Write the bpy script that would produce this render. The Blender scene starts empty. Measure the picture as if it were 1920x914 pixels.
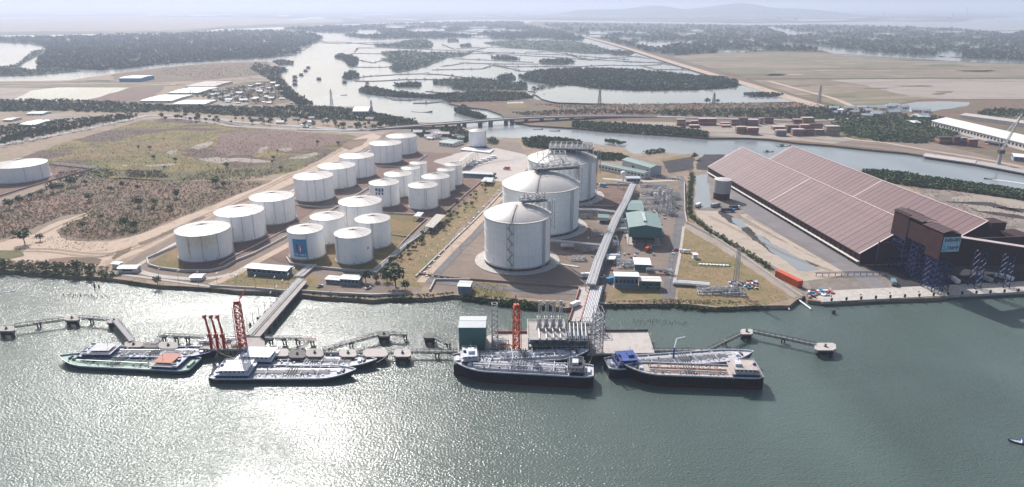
import bpy, math, random
import numpy as np
from mathutils import Vector, Matrix, noise
from mathutils.geometry import delaunay_2d_cdt
random.seed(7); rng = np.random.default_rng(11)
SC = bpy.context.scene
COL = SC.collection
pi = math.pi
# ------------------------------------------------------------------ camera
H = 180.0; F = 1280.0
PIT = math.atan(445.0 / F)
cp, sp = math.cos(PIT), math.sin(PIT)
cd = bpy.data.cameras.new('camera'); cam = bpy.data.objects.new('camera', cd); COL.objects.link(cam)
cam.location = (0, 0, H); cam.rotation_euler = (pi/2 - PIT, 0, 0)
cd.sensor_width = 36.0; cd.lens = 24.0; cd.clip_start = 1.0; cd.clip_end = 200000.0
SC.camera = cam
# ------------------------------------------------------------------ light
SUN_EL = math.radians(40); SUN_AZ = math.radians(-25)      # azimuth from +Y towards +X
wd = bpy.data.worlds.new('World'); SC.world = wd; wd.use_nodes = True
nt = wd.node_tree; nt.nodes.clear()
sky = nt.nodes.new('ShaderNodeTexSky'); sky.sky_type = 'NISHITA'; sky.sun_disc = False
sky.sun_elevation = SUN_EL; sky.sun_rotation = SUN_AZ; sky.altitude = 100
sky.air_density = 1.2; sky.dust_density = 3.6; sky.ozone_density = 1.0
bg = nt.nodes.new('ShaderNodeBackground'); bg.inputs[1].default_value = 0.092
wo = nt.nodes.new('ShaderNodeOutputWorld')
nt.links.new(sky.outputs[0], bg.inputs[0]); nt.links.new(bg.outputs[0], wo.inputs[0])
sl = bpy.data.lights.new('sun', 'SUN'); sl.energy = 4.5; sl.angle = math.radians(0.6); sl.color = (1.0, 0.955, 0.92)
so = bpy.data.objects.new('sun', sl); COL.objects.link(so); so.location = (-500, 900, 900)
sdir = Vector((math.sin(SUN_AZ)*math.cos(SUN_EL), math.cos(SUN_AZ)*math.cos(SUN_EL), math.sin(SUN_EL)))
so.rotation_euler = sdir.to_track_quat('Z', 'Y').to_euler()
SC.view_settings.view_transform = 'Standard'; SC.view_settings.look = 'None'
SC.view_settings.exposure = 0.53; SC.view_settings.gamma = 1.0
SC.cycles.max_bounces = 5; SC.cycles.diffuse_bounces = 2; SC.cycles.glossy_bounces = 3
SC.cycles.volume_bounces = 1; SC.cycles.transparent_max_bounces = 8
SC.cycles.sample_clamp_indirect = 4.0
# ------------------------------------------------------------------ picture <-> place
def P(px, py, z=0.0):
    """point of the horizontal plane z seen at photo pixel px, py"""
    u = (px - 960.0) / F; v = (457.0 - py) / F
    d = Vector((u, cp + v*sp, -sp + v*cp))
    t = (z - H) / d.z
    return Vector((u*t, d.y*t, z))
def depth(p): return p[1]*cp - (p[2] - H)*sp
def row(p): return 457.0 - F*(p[1]*sp + (p[2] - H)*cp)/depth(p)
def colm(p): return 960.0 + F*p[0]/depth(p)
def zrow(x, y, py):
    """height above (x,y) that shows at photo row py"""
    k = (457.0 - py)/F
    # (y sp + w cp) = k (y cp - w sp)
    w = y*(k*cp - sp)/(cp + k*sp)
    return H + w
# ------------------------------------------------------------------ mesh collecting
def tri2d(poly):
    cx = sum(p[0] for p in poly)/len(poly); cy = sum(p[1] for p in poly)/len(poly); n = len(poly)
    vs, es, fs, *_ = delaunay_2d_cdt([Vector((p[0]-cx, p[1]-cy)) for p in poly], [], [list(range(n))], 1, 1e-4)
    out = []
    for f in fs:
        A, B, C = vs[f[0]], vs[f[1]], vs[f[2]]
        out.append(tuple(f) if (B-A).cross(C-A) > 0 else tuple(f[::-1]))
    return [(v.x+cx, v.y+cy) for v in vs], out
class MB:
    def __init__(s): s.v = []; s.f = []; s.s = []
    def add(s, vs, fs, sm=False):
        n = len(s.v); s.v.extend([tuple(a) for a in vs]); s.f.extend([tuple(i+n for i in f) for f in fs]); s.s.extend([sm]*len(fs)); return s
    def box(s, c, d, rz=0.0):
        x, y, z = d[0]/2, d[1]/2, d[2]/2; co, si = math.cos(rz), math.sin(rz)
        vs = [(c[0]+a*x*co-b*y*si, c[1]+a*x*si+b*y*co, c[2]+e*z) for e in (-1, 1) for a, b in ((-1,-1),(1,-1),(1,1),(-1,1))]
        return s.add(vs, [(3,2,1,0),(4,5,6,7),(0,1,5,4),(1,2,6,5),(2,3,7,6),(3,0,4,7)])
    def beam(s, a, b, w, h=None):
        a = Vector(a); b = Vector(b); h = h or w; d = (b-a)
        if d.length < 1e-6: return s
        d.normalize(); up = Vector((0,0,1)) if abs(d.z) < .95 else Vector((1,0,0))
        r = d.cross(up).normalized(); u = r.cross(d)
        vs = [p + r*(i*w/2) + u*(j*h/2) for p in (a, b) for i, j in ((-1,-1),(1,-1),(1,1),(-1,1))]
        return s.add(vs, [(0,1,2,3),(7,6,5,4),(0,4,5,1),(1,5,6,2),(2,6,7,3),(3,7,4,0)])
    def rod(s, a, b, r0, r1=None, n=8, caps=True):
        a = Vector(a); b = Vector(b); r1 = r0 if r1 is None else r1; d = (b-a)
        if d.length < 1e-6: return s
        d.normalize(); up = Vector((0,0,1)) if abs(d.z) < .95 else Vector((1,0,0))
        r = d.cross(up).normalized(); u = r.cross(d)
        ring = lambda p, q: [p + (r*math.cos(2*pi*i/n) + u*math.sin(2*pi*i/n))*q for i in range(n)]
        s.add(ring(a, r0)+ring(b, r1), [(i, i+n, (i+1)%n+n, (i+1)%n) for i in range(n)], True)
        if caps:
            s.add(ring(a, r0), [tuple(range(n))]); s.add(ring(b, r1), [tuple(reversed(range(n)))])
        return s
    def path(s, pts, r, n=6):
        for a, b in zip(pts, pts[1:]): s.rod(a, b, r, n=n)
        return s
    def lathe(s, c, prof, n=48, a0=0.0, a1=2*pi, sm=True):
        full = abs(a1-a0-2*pi) < 1e-6; m = n if full else n+1
        for (r0, z0), (r1, z1) in zip(prof, prof[1:]):
            vs = []
            for r, z in ((r0, z0), (r1, z1)):
                vs += [(c[0]+r*math.cos(a0+(a1-a0)*i/n), c[1]+r*math.sin(a0+(a1-a0)*i/n), c[2]+z) for i in range(m)]
            s.add(vs, [(i, (i+1)%m, (i+1)%m+m, i+m) for i in range(n)], sm)
        return s
    def prism(s, poly, z0, z1, cap=True):
        n = len(poly); ar = sum(poly[i][0]*poly[(i+1)%n][1]-poly[(i+1)%n][0]*poly[i][1] for i in range(n))
        if ar < 0: poly = poly[::-1]
        s.add([(p[0], p[1], z0) for p in poly]+[(p[0], p[1], z1) for p in poly], [(i, (i+1)%n, (i+1)%n+n, i+n) for i in range(n)])
        if cap:
            vs, fs = tri2d(poly)
            s.add([(p[0], p[1], z1) for p in vs], fs)
            if len(poly) < 200: s.add([(p[0], p[1], z0) for p in vs], [f[::-1] for f in fs])
        return s
    def quad(s, a, b, c, d): return s.add([a, b, c, d], [(0,1,2,3)])
def mesh_from(name, mb, m):
    me = bpy.data.meshes.new(name); me.from_pydata(mb.v, [], mb.f)
    me.polygons.foreach_set('use_smooth', mb.s); me.update()
    if m is not None: me.materials.append(m)
    return me
OFF = {}
def thing(name, label, cat, loc=(0,0,0), rz=0.0, group=None, sc=None):
    o = bpy.data.objects.new(name, None); COL.objects.link(o); o.empty_display_size = 1
    o.location = loc; o.rotation_euler = (0, 0, rz); o['label'] = label; o['category'] = cat
    if group: o['group'] = group
    if sc is not None: o.scale = sc if hasattr(sc, '__len__') else (sc, sc, sc)
    OFF[o.name] = Vector(loc); return o
def part(name, mb, m, parent=None, world=False, label=None, kind=None, me=None):
    if me is None:
        if world and parent is not None:
            q = OFF[parent.name]; mb.v = [(a[0]-q[0], a[1]-q[1], a[2]-q[2]) for a in mb.v]
        me = mesh_from(name, mb, m)
    o = bpy.data.objects.new(name, me); COL.objects.link(o)
    if parent is not None: o.parent = parent; OFF[o.name] = OFF[parent.name]
    else: OFF[o.name] = Vector((0,0,0))
    if label: o['label'] = label
    if kind: o['kind'] = kind
    return o
def solo(name, mb, m, label, cat, group=None):
    """a thing that is one mesh; its origin is moved to its own base"""
    n = len(mb.v); c = Vector((sum(a[0] for a in mb.v)/n, sum(a[1] for a in mb.v)/n, min(a[2] for a in mb.v)))
    mb.v = [(a[0]-c.x, a[1]-c.y, a[2]-c.z) for a in mb.v]
    o = part(name, mb, m); o.location = c; o['label'] = label; o['category'] = cat
    if group: o['group'] = group
    return o
def struct(name, mb, m, kind='structure'): return part(name, mb, m, kind=kind)
KIDS = {}
def copy_tree(o, loc=None, rz=None, label=None, group=None, sc=None):
    c = o.copy(); COL.objects.link(c)
    if loc is not None: c.location = loc
    if rz is not None: c.rotation_euler = (0, 0, rz)
    if sc is not None: c.scale = sc if hasattr(sc, '__len__') else (sc, sc, sc)
    if label: c['label'] = label
    if group: c['group'] = group
    for ch in list(o.children):
        d = ch.copy(); COL.objects.link(d); d.parent = c
        for g in list(ch.children):
            e = g.copy(); COL.objects.link(e); e.parent = d
    return c
# ------------------------------------------------------------------ materials
def _ramp(nt, fac, cols):
    r = nt.nodes.new('ShaderNodeValToRGB'); cr = r.color_ramp
    while len(cr.elements) > 1: cr.elements.remove(cr.elements[-1])
    for i, (p, c) in enumerate(cols):
        e = cr.elements[0] if i == 0 else cr.elements.new(p)
        e.position = p; e.color = (c[0], c[1], c[2], 1)
    nt.links.new(fac, r.inputs[0]); return r.outputs[0]
def _noise(nt, co, scale, detail=4, rough=.6, vec=None, dist=0.0):
    n = nt.nodes.new('ShaderNodeTexNoise'); n.inputs['Scale'].default_value = scale
    n.inputs['Detail'].default_value = detail; n.inputs['Roughness'].default_value = rough; n.inputs['Distortion'].default_value = dist
    if vec:
        mp = nt.nodes.new('ShaderNodeMapping'); mp.inputs['Scale'].default_value = vec; nt.links.new(co, mp.inputs[0]); co = mp.outputs[0]
    nt.links.new(co, n.inputs['Vector']); return n.outputs['Fac']
def _mix(nt, f, a, b, mode='MIX'):
    m = nt.nodes.new('ShaderNodeMix'); m.data_type = 'RGBA'; m.blend_type = mode
    for s, v in ((m.inputs[0], f), (m.inputs[6], a), (m.inputs[7], b)):
        if isinstance(v, (int, float)): s.default_value = v
        elif isinstance(v, tuple): s.default_value = (v[0], v[1], v[2], 1)
        else: nt.links.new(v, s)
    return m.outputs[2]
def base(name):
    m = bpy.data.materials.new(name); m.use_nodes = True; nt = m.node_tree
    b = nt.nodes['Principled BSDF']; tc = nt.nodes.new('ShaderNodeTexCoord')
    return m, nt, b, tc.outputs['Object']
def mat(name, c, rough=.6, metal=0.0, var=.12, scale=.5, dirt=None, dscale=.3, dvec=None, rnd=0.0, bump=0.0):
    """painted / plain surface: colour with faint mottling, optional dirt of its own colour, optional shift per object"""
    m, nt, b, co = base(name)
    lo = tuple(x*(1-var) for x in c); hi = tuple(min(1, x*(1+var)) for x in c)
    out = _ramp(nt, _noise(nt, co, scale, 5, .65), [(.3, lo), (.7, hi)])
    if dirt:
        f = _ramp(nt, _noise(nt, co, dscale, 5, .7, dvec), [(.48, (0,0,0)), (.72, (.75,.75,.75))])
        out = _mix(nt, f, out, dirt)
    if rnd:
        oi = nt.nodes.new('ShaderNodeObjectInfo'); hs = nt.nodes.new('ShaderNodeHueSaturation')
        mr = nt.nodes.new('ShaderNodeMapRange'); mr.inputs[3].default_value = 1-rnd; mr.inputs[4].default_value = 1+rnd
        nt.links.new(oi.outputs['Random'], mr.inputs[0]); nt.links.new(mr.outputs[0], hs.inputs['Value']); nt.links.new(out, hs.inputs['Color']); out = hs.outputs[0]
    nt.links.new(out, b.inputs['Base Color']); b.inputs['Roughness'].default_value = rough; b.inputs['Metallic'].default_value = metal; b.inputs['Specular IOR Level'].default_value = .3
    if bump:
        bp = nt.nodes.new('ShaderNodeBump'); bp.inputs['Strength'].default_value = bump; bp.inputs['Distance'].default_value = .3
        nt.links.new(_noise(nt, co, scale*4, 4), bp.inputs['Height']); nt.links.new(bp.outputs[0], b.inputs['Normal'])
    return m
def ground(name, cols, s1=.02, s2=.3, vec=None, rough=.95, fine=.25, dist=.6, bump=.5):
    """soil, grass or sand: broad patches of the given colours, broken up by finer noise"""
    m, nt, b, co = base(name)
    n1 = _noise(nt, co, s1, 7, .65, vec, dist); n = len(cols)
    out = _ramp(nt, n1, [(.32+.36*i/max(1, n-1), c) for i, c in enumerate(cols)])
    f = _ramp(nt, _noise(nt, co, s2, 6, .75), [(.3, (1-fine,)*3), (.7, (1+fine,)*3)])
    out = _mix(nt, 1.0, out, f, 'MULTIPLY')
    nt.links.new(out, b.inputs['Base Color']); b.inputs['Roughness'].default_value = rough
    b.inputs['Specular IOR Level'].default_value = .15
    bp = nt.nodes.new('ShaderNodeBump'); bp.inputs['Strength'].default_value = bump; bp.inputs['Distance'].default_value = .4
    nt.links.new(_noise(nt, co, s2*2, 5, .7), bp.inputs['Height']); nt.links.new(bp.outputs[0], b.inputs['Normal'])
    return m
def leafmat(name, c, c2, s=.12, rnd=.2):
    m, nt, b, co = base(name)
    geo = nt.nodes.new('ShaderNodeNewGeometry')
    out = _ramp(nt, _noise(nt, co, s, 5, .8), [(.35, c), (.65, c2)])
    pr = nt.nodes.new('ShaderNodeMapRange'); pr.inputs[3].default_value = 1-rnd*1.6; pr.inputs[4].default_value = 1+rnd*1.6
    nt.links.new(geo.outputs['Random Per Island'], pr.inputs[0])
    hs = nt.nodes.new('ShaderNodeHueSaturation'); nt.links.new(pr.outputs[0], hs.inputs['Value']); nt.links.new(out, hs.inputs['Color'])
    nt.links.new(hs.outputs[0], b.inputs['Base Color']); b.inputs['Roughness'].default_value = .75; b.inputs['Specular IOR Level'].default_value = .2
    return m
def water(name, col, rough=.12, amp=1.0, calm=True):
    m, nt, b, co = base(name)
    nt.links.new(_ramp(nt, _noise(nt, co, .004, 4, .6, (1, .35, 1)), [(.35, tuple(x*.75 for x in col)), (.65, tuple(x*1.3 for x in col))]), b.inputs['Base Color'])
    b.inputs['Roughness'].default_value = rough; b.inputs['IOR'].default_value = 1.33
    h1 = _noise(nt, co, .32, 3, .55, (.55, 1, 1)); h2 = _noise(nt, co, 1.15, 2, .55, (.75, 1, 1))
    ma = nt.nodes.new('ShaderNodeMath'); ma.operation = 'MULTIPLY_ADD'; ma.inputs[1].default_value = .6
    nt.links.new(h1, ma.inputs[0]); nt.links.new(h2, ma.inputs[2]); h = ma.outputs[0]
    # wind patches: ruffled and calm stretches of water
    w = _ramp(nt, _noise(nt, co, .009, 4, .6, (.5, 1.3, 1), 1.2), [(.36, (.50,)*3), (.58, (1,)*3)])
    mm = nt.nodes.new('ShaderNodeMath'); mm.operation = 'MULTIPLY'
    nt.links.new(h, mm.inputs[0]); nt.links.new(w, mm.inputs[1])
    bp = nt.nodes.new('ShaderNodeBump'); bp.inputs['Strength'].default_value = 1.0; bp.inputs['Distance'].default_value = amp
    nt.links.new(mm.outputs[0], bp.inputs['Height']); nt.links.new(bp.outputs[0], b.inputs['Normal'])
    return m
WHITE = (.78,.79,.80)
M = {}
M['water'] = water('river_water', (.076,.106,.096), .19, .46)
M['pond'] = water('pond_water', (.20,.215,.215), .10, .03)
M['creek'] = water('sheltered_water', (.20,.225,.235), .16, .06)
M['land'] = ground('dry_land', [(.16,.13,.10),(.26,.20,.15),(.20,.17,.12)], .01, .15)
M['concrete'] = mat('concrete', (.42,.39,.36), .85, 0, .15, .3, (.22,.20,.18), .4)
M['paleconc'] = mat('pale_concrete', (.55,.51,.46), .85, 0, .10, .3, (.38,.33,.28), .25)
M['darkconc'] = mat('stained_concrete', (.16,.15,.145), .9, 0, .2, .5)
M['steel'] = mat('galvanised_steel', (.34,.35,.36), .5, .25, .12, .8)
M['palesteel'] = mat('pale_pipe_cladding', (.50,.50,.51), .38, .35, .08, .6)
M['bluesteel'] = mat('blue_lattice_steel', (.008,.024,.11), .5, 0, .2, .5)
M['darksteel'] = mat('dark_steel', (.05,.055,.065), .6, .1, .2, .5)
M['white'] = mat('white_paint', WHITE, .4, 0, .04, .3)
M['dirtywhite'] = mat('weathered_white_paint', (.74,.74,.72), .45, 0, .05, .3, (.52,.47,.40), .35, (1,1,.25))
M['red'] = mat('red_paint', (.42,.035,.03), .45, 0, .15, .5)
M['orange'] = mat('orange_red_paint', (.50,.085,.035), .45, 0, .15, .5)
M['glass'] = mat('dark_glass', (.02,.03,.045), .12, 0, .1, 1)
M['black'] = mat('black_rubber', (.018,.018,.02), .8, 0, .2, 1)
M['asphalt'] = mat('asphalt', (.12,.115,.12), .9, 0, .15, .1, (.18,.16,.15), .15)
M['greenroof'] = mat('green_metal_roof', (.155,.235,.225), .45, 0, .06, .3, (.22,.26,.25), .2)
M['greenwall'] = mat('green_metal_wall', (.055,.145,.145), .5, 0, .08, .3)
M['paleroof'] = mat('pale_metal_roof', (.40,.44,.47), .45, 0, .06, .3, (.40,.40,.38), .2)
M['bluewall'] = mat('blue_grey_wall', (.14,.20,.27), .5, 0, .1, .3)
M['sand'] = ground('sand_track', [(.30,.23,.17),(.42,.33,.26),(.36,.28,.22)], .05, .5, fine=.15)
M['palewall'] = mat('pale_wall', (.60,.58,.55), .7, 0, .08, .3)
# ================================================================== the ground and the water
ZL = 2.4                                    # level of the made ground above the river
def W(pts, z): return [P(a, b, z) for a, b in pts]
def rag(pts, seg, amp, closed=True):
    """outline with an uneven edge: long edges are cut up and pushed sideways"""
    out = []; n = len(pts)
    for i in range(n if closed else n-1):
        a, b = pts[i], pts[(i+1) % n]; L = (b-a).length; k = max(1, min(400, int(L/seg)))
        d = (b-a); nn = Vector((-d.y, d.x, 0)); nn = nn/(nn.length+1e-9)
        for j in range(k):
            q = a + d*(j/k)
            s = noise.noise(Vector((q.x/(seg*3.1), q.y/(seg*3.1), 7.7)))*amp*1.4 + noise.noise(Vector((q.x/seg, q.y/seg, 1.3)))*amp*.8
            out.append(q + nn*s)
    if not closed: out.append(pts[-1])
    return out
def sheet(name, px, z, m, seg=0, amp=0, kind='structure', skirt=0.0, label=None):
    pts = W(px, z) if not isinstance(px[0], Vector) else px
    if seg: pts = rag(pts, seg, amp)
    poly = [(p.x, p.y) for p in pts]; mb = MB()
    if skirt: mb.prism(poly, z-skirt, z)
    else:
        vs, fs = tri2d(poly)
        mb.add([(p[0], p[1], z) for p in vs], fs)
    return struct(name, mb, m, kind)
def smooth(pts, n=4):
    """Catmull-Rom through world points"""
    out = []; q = [pts[0]]+pts+[pts[-1]]
    for i in range(1, len(q)-2):
        for k in range(n):
            t = k/n; a, b, c, d = q[i-1], q[i], q[i+1], q[i+2]
            out.append(.5*((2*b)+(c-a)*t+(2*a-5*b+4*c-d)*t*t+(3*b-a-3*c+d)*t**3))
    out.append(pts[-1]); return out
def ribbon(pts, w, th=0.0, mb=None):
    mb = mb or MB(); L = []; R = []
    for i, p in enumerate(pts):
        d = (pts[min(i+1, len(pts)-1)] - pts[max(i-1, 0)]); nn = Vector((-d.y, d.x, 0)); nn = nn/(nn.length+1e-9)*w/2
        L.append(p+nn); R.append(p-nn)
    n = len(pts)
    vs = L+R; fs = [(i, i+n, i+n+1, i+1) for i in range(n-1)]
    mb.add(vs, fs)
    if th:
        dz = Vector((0,0,-th)); mb.add(L+[p+dz for p in L], [(i, i+1, i+1+n, i+n) for i in range(n-1)])
        mb.add(R+[p+dz for p in R], [(i, i+n, i+n+1, i+1) for i in range(n-1)])
        mb.quad(L[0], L[0]+dz, R[0]+dz, R[0]); mb.quad(R[-1], R[-1]+dz, L[-1]+dz, L[-1])
    return mb
def road(name, px, w, z, m, th=0.0, sm=4, kind='structure'):
    return struct(name, ribbon(smooth(W(px, z), sm), w, th), m, kind)
# --- materials
M['plain'] = ground('far_plain', [(.064,.076,.058),(.128,.122,.095),(.083,.095,.071),(.191,.173,.140),(.076,.089,.071)], .0009, .006, (1,.35,1), fine=.3, bump=0)
M['tan'] = ground('tan_field', [(.10,.085,.06),(.19,.15,.10),(.13,.13,.075),(.24,.19,.14),(.15,.12,.09),(.21,.16,.115)], .0032, .02, (.45,2.2,1), fine=.22, bump=0, dist=1.2)
M['paletan'] = ground('pale_sand_field', [(.223,.191,.159),(.292,.254,.218),(.180,.154,.127)], .005, .05, (.5,1.4,1), fine=.12, bump=0)
M['brownfield'] = ground('brown_scrub_ground', [(.122,.072,.058),(.158,.101,.072),(.115,.108,.072),(.194,.130,.094)], .012, .08, (.7,1.2,1), fine=.25)
M['meadow'] = ground('marshy_meadow', [(.085,.055,.048),(.115,.070,.062),(.085,.066,.055),(.19,.145,.055),(.12,.115,.048),(.085,.055,.055),(.165,.12,.06)], .0075, .09, (.6,1.1,1), fine=.22, dist=1.0)
M['greenfield'] = ground('green_meadow', [(.085,.095,.045),(.13,.12,.06),(.09,.078,.058)], .03, .2, fine=.22)
M['redsoil'] = ground('red_brown_soil', [(.135,.088,.075),(.17,.115,.095),(.12,.085,.072)], .02, .2, fine=.2)
M['scrubsoil'] = ground('scrub_soil', [(.150,.095,.072),(.20,.135,.105),(.125,.105,.068),(.165,.105,.085)], .02, .35, fine=.22)
M['yard'] = ground('yard_ground', [(.170,.131,.107),(.205,.164,.136),(.148,.120,.102)], .02, .25, fine=.12)
M['grass'] = ground('dry_grass', [(.205,.15,.085),(.165,.145,.07),(.235,.165,.10),(.15,.14,.068)], .035, .4, fine=.25)
M['olive'] = ground('olive_grass', [(.175,.125,.06),(.13,.115,.055),(.21,.14,.075),(.12,.12,.05)], .04, .4, fine=.25)
M['paved'] = ground('pale_paving', [(.374,.340,.315),(.425,.383,.348),(.340,.315,.297)], .015, .2, fine=.06, bump=.1)
M['mud'] = ground('grey_mud', [(.13,.11,.10),(.25,.21,.18),(.17,.15,.135),(.22,.185,.16)], .03, .3, fine=.22)
M['coal'] = ground('dark_heap', [(.03,.03,.035),(.06,.055,.06)], .1, .6, fine=.2)
M['canopy'] = ground('forest_floor', [(.025,.05,.025),(.05,.075,.035)], .01, .08, fine=.4)
M['sandlight'] = ground('pale_river_sand', [(.30,.25,.20),(.38,.32,.27),(.33,.275,.23)], .05, .5, fine=.15)
M['bank'] = ground('river_bank', [(.10,.075,.06),(.17,.13,.10),(.07,.06,.05)], .08, .6, fine=.3, bump=1)
M['tarmac'] = mat('road_surface', (.27,.26,.26), .9, 0, .1, .05)
M['shiproad'] = mat('grey_yard_road', (.17,.16,.165), .9, 0, .12, .08)
# --- water
mb = MB(); mb.quad((-42000,-900,0),(42000,-900,0),(42000,600,0),(-42000,600,0)); struct('river_water', mb, M['water'])
mb = MB(); mb.quad((-42000,600,0),(42000,600,0),(42000,72000,0),(-42000,72000,0)); struct('creek_water', mb, M['creek'])
# --- far land up to the horizon
FARZ = 2.0
far = [P(-1600,66,FARZ), P(0,66,FARZ), P(150,64,FARZ), P(330,61,FARZ), P(420,54,FARZ), P(560,49,FARZ), P(640,45.5,FARZ), P(760,42,FARZ), P(850,37,FARZ), P(960,37,FARZ),
       P(1280,41.5,FARZ), P(1400,43.5,FARZ), P(1560,42,FARZ), P(1650,40,FARZ), P(1800,41,FARZ), P(1830,36,FARZ), P(1920,31,FARZ), P(2600,24,FARZ)]
far += [Vector((41000,71000,FARZ)), Vector((-41000,71000,FARZ))]
sheet('far_plain', rag(far[:18], 160, 45, False)+far[18:], FARZ, M['plain'], skirt=2.5)
sheet('pale_plain', [(-900,62),(0,60),(300,58),(420,50),(560,44),(640,42),(640,36),(420,33),(200,31),(-300,31),(-900,33)], FARZ+.8, M['paletan'], 150, 50)
# ponds and pans seen on the far plain
k = 0
for x, y, w, h in [(140,27,110,1.6),(285,28,40,3),(350,24,26,1.6),(380,29.5,60,2.4),(430,28,30,2),(330,29,30,1.5),(530,30,26,3),(590,34,44,4),(560,37,40,3),(570,18,30,1.5),(700,28,70,2),(660,33,60,1.6),
                   (1000,26,40,2),(1060,30,30,1.5),(1400,36,50,2),(1530,38,120,4),(1600,33,60,2),(1700,37,90,2.4),(1460,30,60,1.2),(760,37,60,2),(900,31,40,1.2),(80,22,60,1.2),(230,20,50,1)]:
    pp = [(x+w/2*math.cos(a)*(1+.3*math.sin(3*a+x)), y+h/2*math.sin(a)*(1+.3*math.cos(5*a+x))) for a in [i*pi/9 for i in range(18)]]
    sheet('pond', pp, FARZ+1.6, M['pond'], 60, 22)
# --- forested and farmed land of the middle distance
LC = [(-1500,166),(-400,160),(0,153),(130,151),(200,140),(250,133),(300,127),(400,117.5),(500,115),(512,118),(530,128),(522,136),(534,150),(540,158),(562,180),(580,190),(585,201),(605,198),(640,200),(668,200),
      (700,212),(740,219),(775,228),(800,230),(835,231),(862,236),(880,246),(905,261),(980,266),(1020,262),(1090,265),(1130,272),(1165,276),(1190,289),(1220,286),(1240,285),(1290,291),(1330,296),(1480,300),(1620,319),(1700,331),(1760,341),
      (1840,357),(1920,371),(2300,430),(2900,520),(2600,512),(2100,527),(1920,544),(1760,556.5),(1540,566.5),(1516,563),(1503,553),(1492,562),(1478,571),(1440,574),(1340,577),(1290,572),(1200,570),(1130,572),(1060,575),(1000,572),(960,566),
      (930,563),(880,556),(850,553),(800,560),(765,557),(700,561),(640,557),(600,555),(560,550),(520,548),(480,545),(420,543),(360,539),(300,534),(240,527),(200,522),(150,517),(100,514),(60,512),(0,507),(-300,497),(-900,470),(-2600,420)]
sheet('terminal_land', rag(W(LC[:30], ZL), 22, 5)[:-1]+W(LC[30:], ZL), ZL, M['land'], 9, 2.2, skirt=4.0)
LN = [(958,222),(940,214),(905,206),(880,203),(858,199),(838,194),(850,190),(830,184),(845,179),(880,174),(925,170),(985,170),(995,176),(1005,186),(1030,192),(1050,196),(1180,196.5),(1500,192.5),
      (1478,184),(1400,162),(1330,140),(1290,127),(1240,112),(1200,98),(1160,87),(1100,71),(1060,62),(1000,50),(985,45),(1000,40.5),(1280,45),(1420,47.5),(1560,46),(1700,50),(1790,53),(1850,58),(1920,57),(2700,80),(4200,330),(2900,480),(2300,372),(1920,321),
      (1850,310),(1735,293),(1700,288),(1640,281),(1560,273),(1500,268),(1440,261),(1400,259),(1325,257),(1280,254),(1200,248),(1130,244),(1080,239),(1000,234),(975,228)]
sheet('reclaimed_land', LN, ZL, M['brownfield'], 40, 10, skirt=4.0)
FB = [(-900,84),(-300,78),(0,72),(120,69),(200,66),(330,64),(400,60),(450,56.5),(500,57.5),(560,60),(585,63),(605,70),(600,77),(583,84),(575,90),(560,97),(545,103),(500,108),(430,112),(380,115),(330,118),(290,122),(250,126),(190,131),(150,129),(110,127),(75,127),(74,116),(82,105),(92,92),(62,82),(0,80),(-500,95)]
sheet('forest_land', FB, 1.6, M['canopy'], 60, 18, skirt=2.4)
# tan far island strips and forest ground between the channels
FD = [(528,55),(560,52),(620,50),(700,47),(800,43),(900,41),(980,41),(985,48),(1050,60),(1095,70),(1090,76),(1060,75),(1000,73),(960,74),(900,71),(860,70),(820,72),(760,72),(700,73),(640,66),(700,64),(720,60),(700,56),(660,56),(670,60),(640,62),(600,61)]
sheet('forest_land', FD, 1.6, M['canopy'], 60, 16, skirt=2.4)
ISL = [  # marsh islands, each an outline in the photograph
 [(0,128),(30,122),(45,112),(60,97),(88,92),(70,105),(45,118),(30,128),(60,132),(110,131),(150,133),(110,137),(60,141),(0,142),(-60,140)],
 [(626,108),(636,102),(652,104),(672,109),(672,116),(668,124),(655,125),(648,115)],
 [(642,148),(648,138),(662,134),(672,140),(672,147),(655,149)],
 [(510,116),(530,114),(550,116),(548,122),(520,122)],
 [(516,126),(532,128),(540,133),(520,138),(512,131)],
 [(675,170),(690,164),(700,166),(725,172),(750,175),(775,178),(800,181),(835,180),(860,176),(850,186),(820,184),(780,183),(740,181),(700,178),(685,175)],
 [(716,97),(760,95),(800,98),(830,98),(870,99),(890,96),(868,106),(840,108),(830,112),(800,124),(770,132),(745,136),(730,128),(740,120),(715,112),(730,108),(716,103)],
 [(700,83),(740,82),(760,76),(800,74),(812,82),(810,90),(780,92),(740,89),(705,88)],
 [(840,74),(858,73),(860,79),(840,80)],
 [(862,84),(880,82),(885,88),(865,89)],
 [(905,80),(960,76),(1020,76),(1080,78),(1110,84),(1130,90),(1150,96),(1130,101),(1090,100),(1040,95),(1000,93),(960,90),(920,84)],
 [(1010,115),(1035,112),(1070,112),(1078,118),(1050,121),(1015,120)],
 [(1130,98),(1160,95),(1190,99),(1180,104),(1150,103)],
 [(812,152),(850,150),(880,146),(920,150),(960,154),(985,156),(990,168),(930,170),(880,170),(850,166),(842,160),(815,158)],
 [(932,148),(945,141),(960,142),(968,148),(955,152),(938,152)],
 [(920,107),(950,105),(965,108),(975,112),(950,113),(925,111)],
 [(735,100),(745,97),(752,100),(745,103)],
 [(736,160),(770,156),(790,158),(785,163),(745,163)],
 [(855,210),(868,202),(875,209),(885,214),(900,218),(912,223),(895,221),(875,216)],
 [(1395,178),(1430,176),(1470,181),(1440,184),(1410,183)],
]
for q in ISL: sheet('marsh_island', q, 1.3, M['canopy'], 14, 4, skirt=2.2)
FE = [(972,144),(985,140),(1005,134),(1040,131),(1100,130),(1160,131),(1215,134),(1260,139),(1310,145),(1350,146),(1378,152),(1384,158),(1378,164),(1340,167),(1290,169),(1230,170),(1180,169),(1120,166),(1080,160),(1040,158),(1010,155),(985,151)]
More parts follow.
